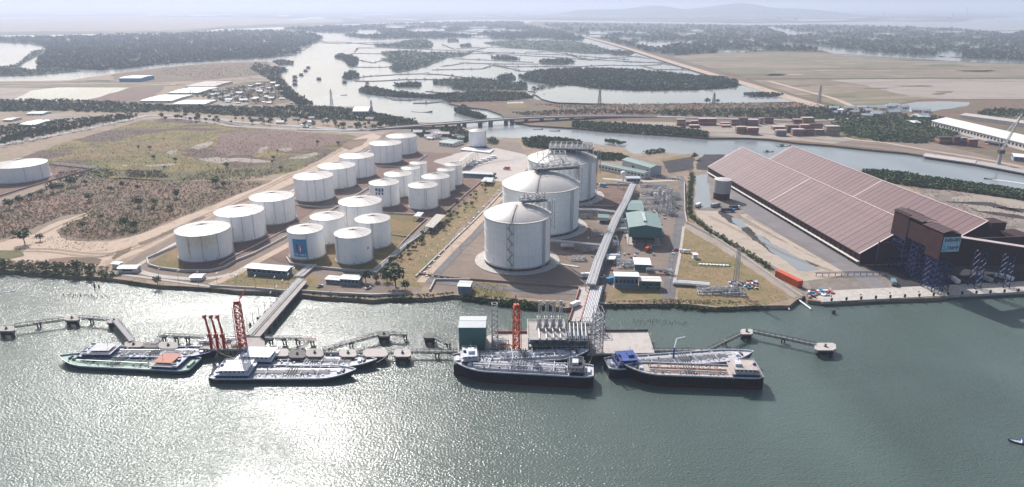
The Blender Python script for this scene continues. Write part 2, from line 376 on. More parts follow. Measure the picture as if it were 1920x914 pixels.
sheet('forest_land', FE, 1.5, M['canopy'], 18, 5, skirt=2.4)
DIKES = [ # earth banks between the shrimp ponds
 ([(652,104),(665,100),(720,101),(760,100)],5),([(665,97),(672,90),(720,90),(780,92),(880,96),(960,100),(1060,103),(1180,112)],4),([(668,126),(720,126),(745,124)],4),([(668,146),(690,143),(740,140),(790,138),(830,140),(880,146),(915,149)],5),
 ([(668,152),(700,152),(760,149),(840,149),(912,149)],7),([(668,152),(662,148)],6),([(828,124),(850,122),(870,118),(900,119),(950,120),(1010,120)],5),([(810,131),(860,130),(905,129),(925,122)],5),([(925,122),(960,125),(1010,125),(1080,125),(1140,122),(1200,123),(1240,121)],6),
 ([(925,123),(960,129),(975,133),(1005,134)],4),([(985,98),(1030,97),(1060,100),(1090,110),(1120,112),(1190,116),(1250,118)],4),([(1060,100),(1085,108),(1110,113)],5),([(1005,93),(1040,96),(1080,97),(1140,100),(1220,110)],4),([(830,98),(880,101),(930,99),(965,99)],4),
 ([(1200,123),(1230,130),(1290,131)],5),([(885,95),(920,88),(985,92),(1005,93)],4),([(1110,112),(1150,108),(1200,106)],3),([(675,172),(720,175),(760,178),(800,182)],6),([(722,182),(740,187),(770,188),(790,184),(770,180),(735,180),(722,182)],4),
 ([(775,193),(800,193),(830,190)],5),([(992,171),(1020,174),(1030,177),(1020,180),(1000,178)],5),([(690,163),(688,154)],6),([(800,171),(830,174),(855,178)],5),([(868,203),(875,212),(900,220),(915,223)],8),([(700,84),(640,79),(610,79),(590,75)],8),([(590,80),(640,82),(700,80),(760,78)],6),
 ([(720,112),(700,118),(668,112)],3),([(850,110),(900,112),(960,115),(1000,117)],3),([(1170,116),(1230,117),(1290,127)],5),([(900,100),(960,103),(1040,107),(1110,113)],3),([(830,84),(850,92),(900,89)],5)]
for q, w in DIKES: struct('earth_bank', ribbon(rag(W(q, 1.2), 15, 2.5, False), w*1.5, 1.8), M['bank'])
# --- sheets lying on the land
s = sheet
_A = P(1328,328,ZL); _U = (P(1620.7,504,ZL)-_A).normalized(); _N = Vector((-_U.y,_U.x,0))
def WGp(a, b): return _A+_U*a+_N*b+Vector((0,0,.15))
Z1, Z2, Z3, Z4 = ZL+.05, ZL+.10, ZL+.15, ZL+.20
# left plain
s('tan_field', [(-700,168),(0,154),(130,152),(245,152),(320,158),(300,164),(245,165),(0,164),(-500,180)], Z1+.3, M['tan'], 25, 6)
s('sand_pan', [(-300,172),(0,165),(60,166),(245,164),(210,175),(150,190),(90,190),(0,186),(-300,195)], Z2+.3, M['paletan'], 20, 5)
s('shallow_pond', [(20,188),(60,170),(110,164),(240,165),(200,178),(150,191),(90,192)], Z3+.35, M['pond'], 16, 5)
s('brown_field', [(210,140),(300,128),(400,119),(500,116),(525,140),(470,142),(380,150),(290,155),(215,150)], Z1+.3, M['brownfield'], 20, 5)
s('red_field', [(160,190),(250,164),(310,163),(290,180),(250,196),(190,198)], Z2+.3, M['redsoil'], 15, 4)
s('brown_field', [(370,175),(430,158),(500,152),(540,170),(560,190),(500,196),(420,197)], Z1+.3, M['brownfield'], 15, 4)
s('sandy_clearing', [(395,183),(430,177),(455,180),(480,186),(465,196),(430,200),(400,196)], Z2+.3, M['paletan'], 12, 3)
s('sandy_clearing', [(70,222),(90,214),(130,214),(165,216),(150,222),(120,232),(80,236)], Z2+.2, M['paletan'], 12, 3)
s('sandy_clearing', [(470,214),(520,210),(545,213),(520,218),(480,219)], Z2+.2, M['paletan'], 12, 3)
# marshy meadow behind the scrub
s('meadow', [(-400,330),(0,318),(40,296),(110,270),(170,254),(265,226),(330,222),(420,230),(470,240),(560,248),(650,252),(672,258),(640,285),(600,305),(545,325),(480,330),(420,335),(330,340),(200,335),(160,330),(100,310),(0,330)], Z1, M['meadow'], 10, 3)
s('bare_red_field', [(408,250),(470,244),(560,248),(640,254),(650,262),(600,276),(560,282),(500,280),(470,290),(430,292),(405,285)], Z2, M['redsoil'], 10, 3)
s('green_meadow', [(200,320),(260,318),(330,322),(400,318),(480,312),(560,290),(600,285),(590,300),(545,318),(480,330),(400,333),(330,338),(230,332)], Z2, M['greenfield'], 10, 4)
s('green_meadow', [(90,300),(170,278),(250,266),(330,262),(400,268),(390,276),(320,284),(250,292),(170,300)], Z2, M['olive'], 10, 5)
for q in ([(311,287),(320,282),(334,281),(330,287),(322,291)],[(354,278),(370,272),(395,265),(400,268),(385,278),(372,281)],[(372,298),(400,295),(430,297),(450,296),(490,300),(520,304),(480,306),(440,303),(410,307),(385,303)],[(478,286),(490,277),(505,275),(500,282),(490,288)],
          [(520,280),(545,277),(550,282),(535,285)],[(222,310),(240,309),(250,311),(235,313)],[(266,311),(300,308),(335,307),(320,311),(290,313)],[(540,298),(560,292),(590,286),(600,289),(570,298)]):
    s('sand_patch', q, Z3, M['paletan'], 5, 1.5)
# scrub land and tracks at the left
s('scrub_ground', [(-400,420),(0,385),(100,345),(150,333),(230,334),(330,340),(420,340),(520,338),(500,345),(430,372),(330,412),(260,440),(200,452),(150,450),(108,440),(120,420),(170,400),(120,405),(60,430),(0,450),(-400,480)], Z1, M['scrubsoil'], 8, 2.5)
s('sand_track', [(-300,475),(0,455),(60,440),(110,415),(165,398),(170,402),(130,420),(105,432),(110,446),(150,452),(205,454),(262,440),(330,413),(430,373),(520,335),(560,318),(610,295),(660,262),(700,250),(715,256),(690,275),(640,300),(560,340),(470,378),(400,405),(330,440),(262,475),(215,492),(195,500),(150,500),(80,495),(0,490),(-300,500)], Z2, M['sand'], 7, 1.8)
for q in ([(260,456),(300,440),(340,422),(380,405),(385,408),(340,428),(300,446),(265,460)],[(208,484),(225,470),(246,462),(244,470),(225,482),(212,488)],[(90,486),(130,482),(175,484),(192,487),(188,495),(150,496),(100,492)],[(640,275),(660,262),(690,260),(680,272),(655,282)],[(400,400),(440,382),(480,366),(482,370),(440,388),(404,404)]):
    s('weed_patch', q, Z3, M['scrubsoil'], 4, 1.5)
s('bank_grass', [(-200,490),(0,470),(40,468),(44,480),(0,490),(-200,502)], Z3, M['greenfield'], 5, 2)
s('tank_compound', [(-160,352),(-20,326),(86,309),(160,317),(175,320),(60,352),(0,372),(-160,418)], Z2, M['redsoil'], 6, .5)
road('compound_road', [(-120,420),(0,380),(60,362),(120,342),(182,321),(160,312),(100,305)], 5, Z3+.05, M['asphalt'])
# tank farm
s('yard', [(215,505),(262,478),(335,440),(420,402),(500,365),(600,312),(700,262),(740,243),(870,252),(975,268),(985,290),(925,330),(800,520),(790,545),(700,552),(560,545),(420,537),(300,528),(230,518)], Z1, M['yard'])
s('tank_basin', [(283,493),(334,462),(420,425),(545,368),(640,318),(700,280),(735,268),(800,287),(822,292),(760,325),(690,350),(650,352),(560,415),(450,490),(412,508),(396,512),(335,511),(285,499)], Z2, M['redsoil'])
s('dry_grass', [(284,493),(334,463),(342,470),(345,505),(300,503)], Z3, M['olive'], 4, .8)
s('dry_grass', [(546,500),(540,490),(520,480),(560,452),(640,410),(735,400),(795,405),(776,440),(735,475),(700,505),(672,508),(600,505)], Z2, M['olive'], 4, .6)
s('red_ground', [(500,482),(540,450),(545,485),(560,497),(530,494)], Z3, M['redsoil'], 4, 1)
s('tank_basin', [(690,385),(700,350),(760,300),(800,296),(880,335),(905,340),(860,392),(820,408),(730,400)], Z2+.01, M['redsoil'])
s('paved_yard', [(800,300),(870,285),(930,278),(985,290),(1000,305),(960,345),(910,335),(870,330),(860,318)], Z2+.02, M['paved'])
s('dry_grass', [(430,508),(560,505),(600,520),(605,545),(420,537),(395,530)], Z2, M['grass'], 5, .8)
s('red_ground', [(760,300),(800,285),(850,290),(820,300),(780,318)], Z3, M['redsoil'], 4, 1)
s('green_strip', [(712,528),(790,430),(880,345),(925,332),(945,345),(850,440),(790,540)], Z2, M['grass'], 5, 1)
# refrigerated tank area
s('process_yard', [(800,520),(870,440),(930,380),(945,340),(990,300),(1120,330),(1190,335),(1280,345),(1290,420),(1262,560),(1100,566),(940,556),(830,548),(795,535)], Z1+.01, M['yard'])
s('bare_red_field', [(1100,345),(1180,350),(1165,392),(1090,392)], Z2, M['redsoil'], 4, 1)
s('dry_grass', [(1115,318),(1160,320),(1150,342),(1110,342)], Z2, M['grass'], 4, 1)
s('dry_grass', [(885,530),(930,530),(960,552),(950,560),(900,556),(880,545)], Z2, M['grass'], 4, 1)
s('dry_grass', [(1160,530),(1262,548),(1262,562),(1140,566),(1125,560)], Z2, M['grass'], 4, 1)
s('dry_grass', [(1265,345),(1285,345),(1290,395),(1300,420),(1460,530),(1478,562),(1440,570),(1340,573),(1270,566)], Z2, M['grass'], 5, 1)
s('green_grass', [(1290,490),(1370,492),(1372,502),(1300,500)], Z3, M['greenfield'], 4, 1.5)
s('gravel_path', [(1283,418),(1330,440),(1400,488),(1500,556),(1488,560),(1390,492),(1320,448),(1280,426)], Z3, M['paletan'], 4, 1)
s('brown_soil', [(1240,300),(1300,292),(1300,318),(1255,325)], Z2, M['coal'], 4, 1)
s('green_grass', [(1235,300),(1295,288),(1298,294),(1245,303)], Z2+.02, M['grass'], 4, 1)
# ground round the warehouses
s('quay_ground', [(1300,322),(1330,322),(1460,400),(1640,500),(1920,470),(2300,440),(2500,500),(2100,526),(1920,543),(1760,555),(1542,565),(1518,560),(1445,505),(1310,400)], Z1+.02, M['mud'], 0)
s('sand_strip', [(1300,394),(1350,396),(1400,420),(1470,455),(1540,488),(1592,508),(1560,522),(1500,528),(1450,500),(1390,464),(1330,432)], Z2, M['sandlight'], 5, 1.2)
s('sand_strip', [(1385,402),(1410,400),(1500,440),(1570,480),(1575,502),(1520,480),(1440,435)], Z2, M['sandlight'], 5, 1.2)
s('grey_road', [(1365,360),(1380,358),(1480,420),(1640,518),(1670,545),(1640,545),(1590,515),(1480,450),(1400,402)], Z3, M['shiproad'], 6, .5)
s('shallow_pond', [(1305,330),(1325,326),(1332,345),(1330,372),(1345,388),(1312,392),(1302,380)], Z3, M['pond'], 5, 1)
s('puddle', [(1372,408),(1390,412),(1400,425),(1388,428),(1374,418)], Z3, M['pond'], 3, 1)
s('puddle', [(1415,438),(1440,452),(1475,470),(1520,495),(1540,508),(1500,508),(1470,490),(1440,465)], Z3, M['pond'], 4, 2)
s('wet_mud', [(1350,395),(1372,405),(1420,440),(1500,485),(1540,500),(1500,500),(1450,476),(1390,430),(1350,402)], Z2+.02, M['coal'], 4, 2)
s('dark_gantry_ground', [WGp(286,4),WGp(326,4),WGp(326,180),WGp(286,180)], Z3, M['coal'])  # dark ground sheet between the warehouse end and the quay
s('sandy_apron', [(1518,548),(1600,548),(1760,540),(1762,555),(1542,565),(1515,560)], Z3, M['sand'], 4, .3)
s('dark_heap_ground', [(1308,300),(1322,290),(1360,290),(1355,300),(1330,320),(1305,318)], Z2, M['coal'], 3, 1)
s('mud_flat', [(1700,345),(1780,352),(1920,385),(2300,440),(2100,520),(1920,490),(1880,430),(1780,395)], Z1+.04, M['mud'], 8, 3)
s('sand_flat', [(1780,370),(1860,362),(1920,380),(2100,410),(1980,425),(1850,400)], Z2+.04, M['paletan'], 8, 4)
for q in ([(1760,378),(1860,380),(1920,398),(1920,401),(1850,386)],[(1800,392),(1900,402),(1990,420),(1900,408)],[(1860,388),(1930,392),(1990,400),(1920,399)]): s('tidal_channel', q, Z3+.04, M['coal'], 6, 2)
# reclaimed land across the creek
s('tan_field', [(1262,106),(1330,101),(1450,98),(1560,101),(1700,109),(1800,114),(1920,121),(3000,190),(3000,215),(1920,145),(1560,147),(1402,146),(1340,130),(1290,117)], Z1+.3, M['tan'], 30, 6)
s('tan_field', [(1406,149),(1920,148),(3000,215),(3200,260),(1920,187),(1740,186),(1700,190),(1650,212),(1600,206),(1500,180),(1440,162)], Z1+.3, M['tan'], 25, 5)
s('pale_field', [(1560,151),(1600,149),(1920,148),(2900,212),(2900,240),(1920,186),(1760,186),(1700,180),(1620,160)], Z2+.35, M['paletan'], 22, 6)
s('brown_field', [(1740,190),(1920,188),(3000,260),(2700,260),(1920,224),(1800,212),(1770,205)], Z1+.3, M['brownfield'], 20, 5)
s('shallow_pond', [(1618,199),(1680,197),(1720,192),(1760,190),(1820,192),(1812,200),(1770,206),(1740,211),(1690,209),(1650,205)], Z3+.3, M['pond'], 14, 4)
s('shallow_pond', [(1560,201),(1590,202),(1580,206),(1562,206)], Z3+.3, M['pond'], 14, 2)
s('lagoon', [(998,168),(1020,163),(1060,160),(1090,164),(1130,168),(1200,171),(1300,170),(1372,166),(1392,160),(1410,166),(1440,174),(1500,191),(1400,193),(1180,196),(1045,192.5),(1020,187),(1005,178)], Z1+.1, M['pond'], 12, 3)
s('green_patch', [(945,196),(985,194),(990,203),(950,206)], Z2+.2, M['olive'], 10, 3)
s('pool', [(950,192),(980,191),(982,194),(952,195)], Z3+.3, M['pond'], 8, 2)
s('dark_scrub_ground', [(830,184),(870,176),(960,171),(985,178),(990,186),(930,190),(850,191)], Z2+.2, M['canopy'], 12, 4)
s('container_yard', [(1270,246),(1290,232),(1380,230),(1500,232),(1560,240),(1600,252),(1620,268),(1560,270),(1440,260),(1330,256)], Z2+.1, M['paletan'], 8, 1.5)
s('container_yard', [(1600,262),(1700,262),(1760,270),(1920,310),(2400,370),(2300,368),(1920,318),(1850,308),(1735,291),(1640,279),(1560,271)], Z2+.12, M['yard'], 8, 1.5)
s('green_field', [(1545,232),(1620,228),(1740,232),(1790,252),(1760,262),(1680,260),(1600,262),(1570,250)], Z2+.14, M['greenfield'], 8, 3)
s('sandy_slope', [(1075,236),(1160,228),(1275,230),(1285,240),(1290,250),(1200,243)], Z2+.1, M['paletan'], 8, 3)
OPEN = []
# forest over the far right bank and its openings
D2 = [(1012,44),(1280,46.5),(1420,49),(1560,48),(1700,52),(1790,55),(1850,60),(1920,59),(2700,84),(3600,190),(1920,117),(1850,113),(1780,108),(1700,104),(1600,99),(1450,96),(1340,100),(1262,104),(1215,97),(1180,88),(1100,67),(1050,56)]
sheet('forest_land', D2, Z1+.5, M['canopy'], 60, 14)
for q in ([(1445,50),(1460,53),(1475,55),(1490,58),(1494,65),(1480,66),(1468,60),(1450,56),(1438,52)],[(1496,83),(1520,84),(1560,90),(1600,94),(1640,99),(1700,104),(1760,105),(1800,110),(1920,114),(1920,120),(1800,116),(1720,111),(1640,106),(1560,101),(1540,93),(1500,87)],
          [(1750,104),(1765,97),(1780,95),(1800,101),(1815,106),(1760,108)],[(1780,83),(1820,86),(1870,89),(1850,92),(1800,89)],[(1340,95),(1370,94),(1410,96),(1390,99),(1345,99)],[(1200,78),(1240,80),(1280,78),(1300,76),(1310,79),(1270,83),(1240,91),(1215,88),(1195,83)],
          [(1428,82),(1440,81),(1442,86),(1432,86)],[(1370,76),(1376,80),(1368,81)],[(1465,82),(1490,82),(1486,87),(1470,86)],[(1100,60),(1130,59),(1160,61),(1150,64),(1110,64)]):
    sheet('creek', q, Z3+1.0, M['pond'], 40, 9); OPEN.append(q)
for q in ([(760,56),(790,53),(840,55),(835,58),(780,60)],[(925,54),(945,53),(950,57),(930,58)],[(960,74),(1010,71),(1040,74),(1000,77)],[(880,69),(905,66),(925,70),(900,72)],[(120,75),(135,73),(133,77)],[(332,72),(348,70),(344,74)],[(362,64),(372,64),(370,67)],[(556,90),(575,87),(583,87),(566,95)],[(240,113),(262,110),(268,115),(248,120)]):
    sheet('creek', q, 2.4, M['pond'], 35, 8); OPEN.append(q)
# many small pools among the far trees and fields, long and thin as the low view flattens them
_r = random.Random(404)
def pool(x, y, w, h, z, m='pond'):
    n = 16; q = [(x+w/2*math.cos(a)*(1+.35*math.sin(2*a+x)+.2*math.sin(5*a+y)), y+h/2*math.sin(a)*(1+.3*math.sin(3*a+x))) for a in [i*2*pi/n for i in range(n)]]
    sheet('pool', q, z, M[m], 30, 9)
    if m == 'pond' and y > 40: OPEN.append(q)
for i in range(34): pool(_r.uniform(1090,1900), _r.uniform(56,94), _r.uniform(12,60), _r.uniform(1.2,4.0), Z3+1.2)
for i in range(10): pool(_r.uniform(60,560), _r.uniform(72,108), _r.uniform(8,26), _r.uniform(1.2,3.4), 2.6)
for i in range(16): pool(_r.uniform(690,980), _r.uniform(45,68), _r.uniform(14,60), _r.uniform(1.2,3.0), 2.6)
for i in range(46): pool(_r.uniform(-40,1960), _r.uniform(19,37), _r.uniform(20,130), _r.uniform(.5,1.3), FARZ+2.0)
for i in range(26): pool(_r.uniform(-40,1960), _r.uniform(18,36), _r.uniform(60,260), _r.uniform(.6,1.8), FARZ+1.2, 'canopy')
for i in range(9): pool(_r.uniform(1300,1880), _r.uniform(108,142), _r.uniform(40,150), _r.uniform(1.5,5), Z2+.45, ['greenfield','brownfield','paletan'][i % 3])
for i in range(9): pool(_r.uniform(1480,1780), _r.uniform(156,186), _r.uniform(30,90), _r.uniform(1.5,4), Z3+.5, ['brownfield','redsoil','greenfield'][i % 3])
for i in range(8): pool(_r.uniform(20,500), _r.uniform(132,160), _r.uniform(30,90), _r.uniform(1.5,4), Z2+.5, ['brownfield','greenfield','canopy','paletan'][i % 4])
# --- roads
road('main_road', [(-200,318),(0,272),(60,262),(120,250),(180,238),(235,226),(270,218),(300,216.5),(400,222),(440,228),(520,234),(600,240),(660,243),(700,242)], 13, Z3+.3, M['tarmac'], .5)
road('side_road', [(265,222),(330,222),(400,230),(440,237),(560,243),(660,249),(720,250)], 9, Z3+.1, M['tarmac'])
road('dirt_road', [(985,46),(1040,60),(1080,66.5),(1100,70),(1160,86),(1230,107.5),(1290,126),(1350,144),(1400,158),(1480,183),(1540,200),(1600,212),(1640,217)], 30, Z3+.6, M['sand'], .8, 8)
road('dirt_road', [(1440,152),(1500,168),(1560,184),(1600,200)], 12, Z3+.8, M['sand'], .8, 8)
road('field_road', [(1400,148),(1600,147.5),(1920,147)], 14, Z3+.9, M['bank'], .8, 8)
road('field_road', [(-500,170),(0,158),(130,157),(245,158),(330,160)], 10, Z3+.9, M['sand'], .8, 8)
road('shore_road', [(1560,250),(1600,262),(1660,268),(1740,282),(1840,298),(1920,314)], 8, Z3+.2, M['sand'])
road('tank_road', [(396,534),(440,515),(470,497),(530,465),(600,425),(650,392),(700,360),(760,330)], 7, Z3+.02, M['sand'])
road('perimeter_road', [(250,500),(262,496),(330,456),(420,415),(520,372),(600,330),(680,288),(735,262)], 4, Z3+.03, M['paved'])
road('perimeter_road', [(250,500),(262,509),(300,518),(360,523),(400,521),(440,512),(470,498)], 5, Z3+.04, M['paved'])
road('tank_track', [(792,530),(850,465),(905,405),(938,370)], 9, Z3+.05, M['sand'])
road('inner_road', [(806,528),(860,470),(905,425),(945,380)], 6, Z4+.02, M['asphalt'])
road('inner_road', [(800,527),(860,533),(940,541),(1020,546),(1090,550)], 6, Z4+.04, M['asphalt'])
road('inner_road', [(1092,566),(1110,535),(1125,505),(1140,470),(1155,440)], 12, Z4+.06, M['asphalt'])
road('plant_road', [(1252,560),(1262,500),(1270,440),(1278,390),(1279,345),(1274,330)], 8, Z4, M['asphalt'])
road('plant_road', [(1130,335),(1200,340),(1274,338)], 7, Z4+.02, M['paved'])
road('kerb_strip', [(1264,532),(1276,470),(1282,425)], 2.2, Z4+.10, M['paved'])
road('bank_footpath', [(150,505),(300,524),(420,540),(520,545),(620,549),(760,553)], 2.5, Z4, M['paved'])
# --- sloping muddy bank and stone edge along the river
sh = rag(W([(-300,498),(0,508),(60,513),(150,518),(240,528),(300,535),(420,544),(520,549),(600,556),(640,558),(700,562),(765,558),(800,561),(850,554),(880,557),(930,564),(960,567),(1000,573),(1060,576),(1130,573),(1200,571),(1290,573),(1340,578),(1440,575),(1478,572),(1494,563)], 1.0), 8, 2.0, False)
mb = MB(); n = len(sh); nr = []
for i, p in enumerate(sh):
    d = sh[min(i+1, n-1)]-sh[max(i-1, 0)]; nn = Vector((d.y, -d.x, 0)).normalized(); nr.append(nn)
mb.add([p - nn*3 + Vector((0,0,1.45)) for p, nn in zip(sh, nr)] + [p + nn*(3+1.5*noise.noise(p*.1)) + Vector((0,0,-1.3)) for p, nn in zip(sh, nr)], [(i, i+n, i+n+1, i+1) for i in range(n-1)])
struct('river_bank', mb, M['bank'])

# ruts worn into the sand and the yards
M['rut'] = ground('wheel_rut', [(.15,.115,.09),(.20,.155,.12)], .1, .6, fine=.3)
def ruts(px, off, w=.55, z=Z3+.06):
    c = smooth(W(px, z), 6)
    for o in off:
        q = []
        for i, p in enumerate(c):
            d = c[min(i+1, len(c)-1)]-c[max(i-1, 0)]; nn = Vector((-d.y, d.x, 0)).normalized(); q.append(p+nn*(o+.35*noise.noise(p*.08)))
        struct('wheel_rut', ribbon(q, w), M['rut'])
ruts([(20,470),(90,470),(160,478),(215,476),(270,458),(340,426),(430,385),(520,342),(600,302),(660,268)], (-3.4,-1.6,2.2,4.0))
ruts([(60,448),(110,424),(160,402)], (-.9,.9)); ruts([(150,488),(190,482),(225,470)], (-1,1))
ruts([(800,505),(850,452),(900,400),(935,365)], (-.9,.9)); ruts([(1330,405),(1400,440),(1480,480),(1560,508)], (-1.2,.8)); ruts([(1400,405),(1480,448),(1560,492)], (-1,.9,3))
ruts([(880,318),(920,305),(965,300)], (-.9,.9), .5, Z3+.2); ruts([(1300,249),(1420,250),(1540,262),(1640,272),(1760,284)], (-2,1.4), .9, Z3+.25)
# ================================================================== storage tanks
def lean(x, h=40): return (960-x)*h/3700.0
def tank_fit(xl, xr, yb, yt, zb=ZL+.3, top_left=True):
    """centre, radius and height of an upright cylinder from its outline"""
    if top_left and xl < 960: xl += lean(xl, yb-yt)
    cx = (xl+xr)/2; Np = P(cx, yb, zb); w = (xr-xl)/2
    dh = Vector((Np.x, Np.y, 0)).normalized(); r = 15.0
    for _ in range(12):
        c = Np + dh*r; D = depth(c); r = w*D/F*.985
    c = Np + dh*r
    nr = c - dh*r
    return Vector((c.x, c.y, zb)), r, zrow(nr.x, nr.y, yt) - zb, dh
def shellmat(name, base_c, rust=None):
    m, nt, b, co0 = base(name)
    oi = nt.nodes.new('ShaderNodeObjectInfo'); sc_ = nt.nodes.new('ShaderNodeMath'); sc_.operation = 'MULTIPLY'; sc_.inputs[1].default_value = 61.0; nt.links.new(oi.outputs['Random'], sc_.inputs[0])
    va = nt.nodes.new('ShaderNodeVectorMath'); va.operation = 'ADD'; nt.links.new(co0, va.inputs[0]); nt.links.new(sc_.outputs[0], va.inputs[1]); co = va.outputs[0]
    streak = _noise(nt, co, .55, 5, .7, (1,1,.10)); out = _ramp(nt, streak, [(.30, tuple(x*.93 for x in base_c)), (.62, base_c)])
    f = _ramp(nt, _noise(nt, co, .9, 6, .75, (1,1,.16)), [(.55, (0,0,0)), (.75, (.7,.7,.7))])
    out = _mix(nt, f, out, (.50,.43,.34))
    g = _ramp(nt, _noise(nt, co, .06, 4, .6), [(.35, (.95,)*3), (.65, (1.0,)*3)])
    out = _mix(nt, 1.0, out, g, 'MULTIPLY')
    if rust:   # rust runs that start under the rim, at the given side of the shell
        sx = nt.nodes.new('ShaderNodeSeparateXYZ'); nt.links.new(co0, sx.inputs[0])
        at = nt.nodes.new('ShaderNodeMath'); at.operation = 'ARCTAN2'; nt.links.new(sx.outputs[1], at.inputs[0]); nt.links.new(sx.outputs[0], at.inputs[1])
        for ang, wid, col, zlo, zhi, st in rust:
            d = nt.nodes.new('ShaderNodeMath'); d.operation = 'SUBTRACT'; d.inputs[1].default_value = ang; nt.links.new(at.outputs[0], d.inputs[0])
            a = nt.nodes.new('ShaderNodeMath'); a.operation = 'ABSOLUTE'; nt.links.new(d.outputs[0], a.inputs[0])
            r = nt.nodes.new('ShaderNodeMapRange'); r.inputs[1].default_value = wid; r.inputs[2].default_value = wid*.3; r.inputs[3].default_value = 0; r.inputs[4].default_value = st
            nt.links.new(a.outputs[0], r.inputs[0])
            z = nt.nodes.new('ShaderNodeMapRange'); z.inputs[1].default_value = zlo; z.inputs[2].default_value = zhi; nt.links.new(sx.outputs[2], z.inputs[0])
            mu = nt.nodes.new('ShaderNodeMath'); mu.operation = 'MULTIPLY'; nt.links.new(r.outputs[0], mu.inputs[0]); nt.links.new(z.outputs[0], mu.inputs[1])
            mv = nt.nodes.new('ShaderNodeMath'); mv.operation = 'MULTIPLY'; nt.links.new(mu.outputs[0], mv.inputs[0])
            nz = nt.nodes.new('ShaderNodeMapRange'); nz.inputs[1].default_value = .3; nz.inputs[2].default_value = .6; nt.links.new(_noise(nt, co, 1.3, 4, .7, (1,1,.12)), nz.inputs[0]); nt.links.new(nz.outputs[0], mv.inputs[1])
            out = _mix(nt, mv.outputs[0], out, col)
    nt.links.new(out, b.inputs['Base Color']); b.inputs['Roughness'].default_value = .5
    return m
M['shell'] = shellmat('tank_shell_paint', (.90,.90,.90))
M['shellrust'] = shellmat('rust_stained_shell_paint', (.85,.85,.84), [(-1.73, .06, (.36,.15,.09), 1, 10, 1.0), (-1.25, .8, (.60,.46,.28), 7, 15, .8)])
M['roofw'] = mat('tank_roof_paint', (.47,.45,.435), .5, 0, .06, .25, (.36,.30,.25), .25)
M['ringc'] = mat('tank_foundation', (.30,.28,.27), .9, 0, .15, .4)
M['rail'] = mat('railing_steel', (.52,.53,.54), .5, .2, .05, 1)
def storage_tank(label, fit, group, shell=None, stairs=-.5, pipes=(-.15, .2), cone=.09, rail=True, ladder=False, n=64):
    c, r, h, dh = fit
    a0 = math.atan2(-dh.y, -dh.x)          # side that faces the river
    t = thing('storage_tank', label, 'storage tank', c, 0, group)
    mb = MB(); mb.lathe((0,0,0), [(r, .5), (r, h)], n); part('shell', mb, shell or M['shell'], t)
    mb = MB(); mb.lathe((0,0,0), [(r+.9, -.3), (r+.9, .45), (r+.05, .5)], n, sm=False); part('foundation_ring', mb, M['ringc'], t)
    ap = r*cone*2
    mb = MB(); mb.lathe((0,0,0), [(r+.25, h-.35), (r+.25, h+.05), (r*.8, h+ap*.26), (r*.6, h+ap*.5), (r*.3, h+ap*.83), (.6, h+ap)], n)
    rf = part('roof', mb, M['roofw'], t)
    mb = MB(); mb.lathe((0,0,0), [(r*.05, h+ap-.1), (r*.05, h+ap+.8), (.01, h+ap+1.0)], 10)
    part('roof_vent', mb, M['roofw'], rf)
    mb = MB()
    for i in range(16):
        a = 2*pi*i/16+.1
        for q0, q1, z0, z1 in ((1, .8, 0.05, .26*ap), (.8, .6, .26*ap, .5*ap), (.6, .3, .5*ap, .83*ap), (.3, .06, .83*ap, ap)): mb.beam((math.cos(a)*r*q0, math.sin(a)*r*q0, h+z0+.06), (math.cos(a)*r*q1, math.sin(a)*r*q1, h+z1+.06), .16, .10)
    part('roof_seam', mb, M['ringc'], rf, kind='stuff')
    for k in range(3):       # plate courses: slim weld bands standing a little proud
        mb = MB(); z = .5+(h-.5)*(k+1)/4; mb.lathe((0,0,0), [(r+.0, z-.06), (r+.035, z-.05), (r+.035, z+.05), (r, z+.06)], n, sm=False); part('weld_band', mb, M['shell'], t)
    if rail:
        mb = MB()
        for i in range(n): 
            a = 2*pi*i/n; b = 2*pi*(i+1)/n
            p = lambda q, z: (math.cos(q)*(r+.12), math.sin(q)*(r+.12), z)
            mb.beam(p(a, h+1.1), p(b, h+1.1), .06); mb.beam(p(a, h+.6), p(b, h+.6), .04)
            if i % 2 == 0: mb.beam(p(a, h), p(a, h+1.1), .06)
        part('roof_railing', mb, M['rail'], t)
    # spiral stair with its rail
    mb = MB(); k = int(h/1.1); da = 1.25*h/r/k*.75; s0 = a0+(stairs if stairs > 1.9 else 1.15)
    for i in range(k):
        a = s0+da*i; z = .5+(h-.5)*(i+.5)/k; b = a+da; zz = z+(h-.5)/k
        for q in (r+.1, r+.85):
            mb.beam((math.cos(a)*q, math.sin(a)*q, z), (math.cos(b)*q, math.sin(b)*q, zz), .12, .22)
        mb.beam((math.cos(a)*(r+.85), math.sin(a)*(r+.85), z+1.0), (math.cos(b)*(r+.85), math.sin(b)*(r+.85), zz+1.0), .06)
        mb.box((math.cos(a)*(r+.5), math.sin(a)*(r+.5), z), (.3, .75, .06), a+pi/2)
    part('spiral_stair', mb, M['rail'], t)
    for q in pipes:
        a = a0+q; mb = MB(); x, y = math.cos(a)*(r+.28), math.sin(a)*(r+.28)
        mb.rod((x, y, .4), (x, y, h+.3), .13, n=6); mb.rod((x, y, h+.3), (math.cos(a)*r*.9, math.sin(a)*r*.9, h+ap*.2), .13, n=6)
        part('riser_pipe', mb, M['steel'], t)
    for q in (-.05, .35):
        mb = MB(); a = a0+q; mb.rod((math.cos(a)*r, math.sin(a)*r, 1.4), (math.cos(a)*(r+.5), math.sin(a)*(r+.5), 1.4), .45, n=12)
        part('manhole', mb, M['steel'], t)
    return t, c, r, h, a0
TK = {}
GA = 'wide white oil tanks in the left row'
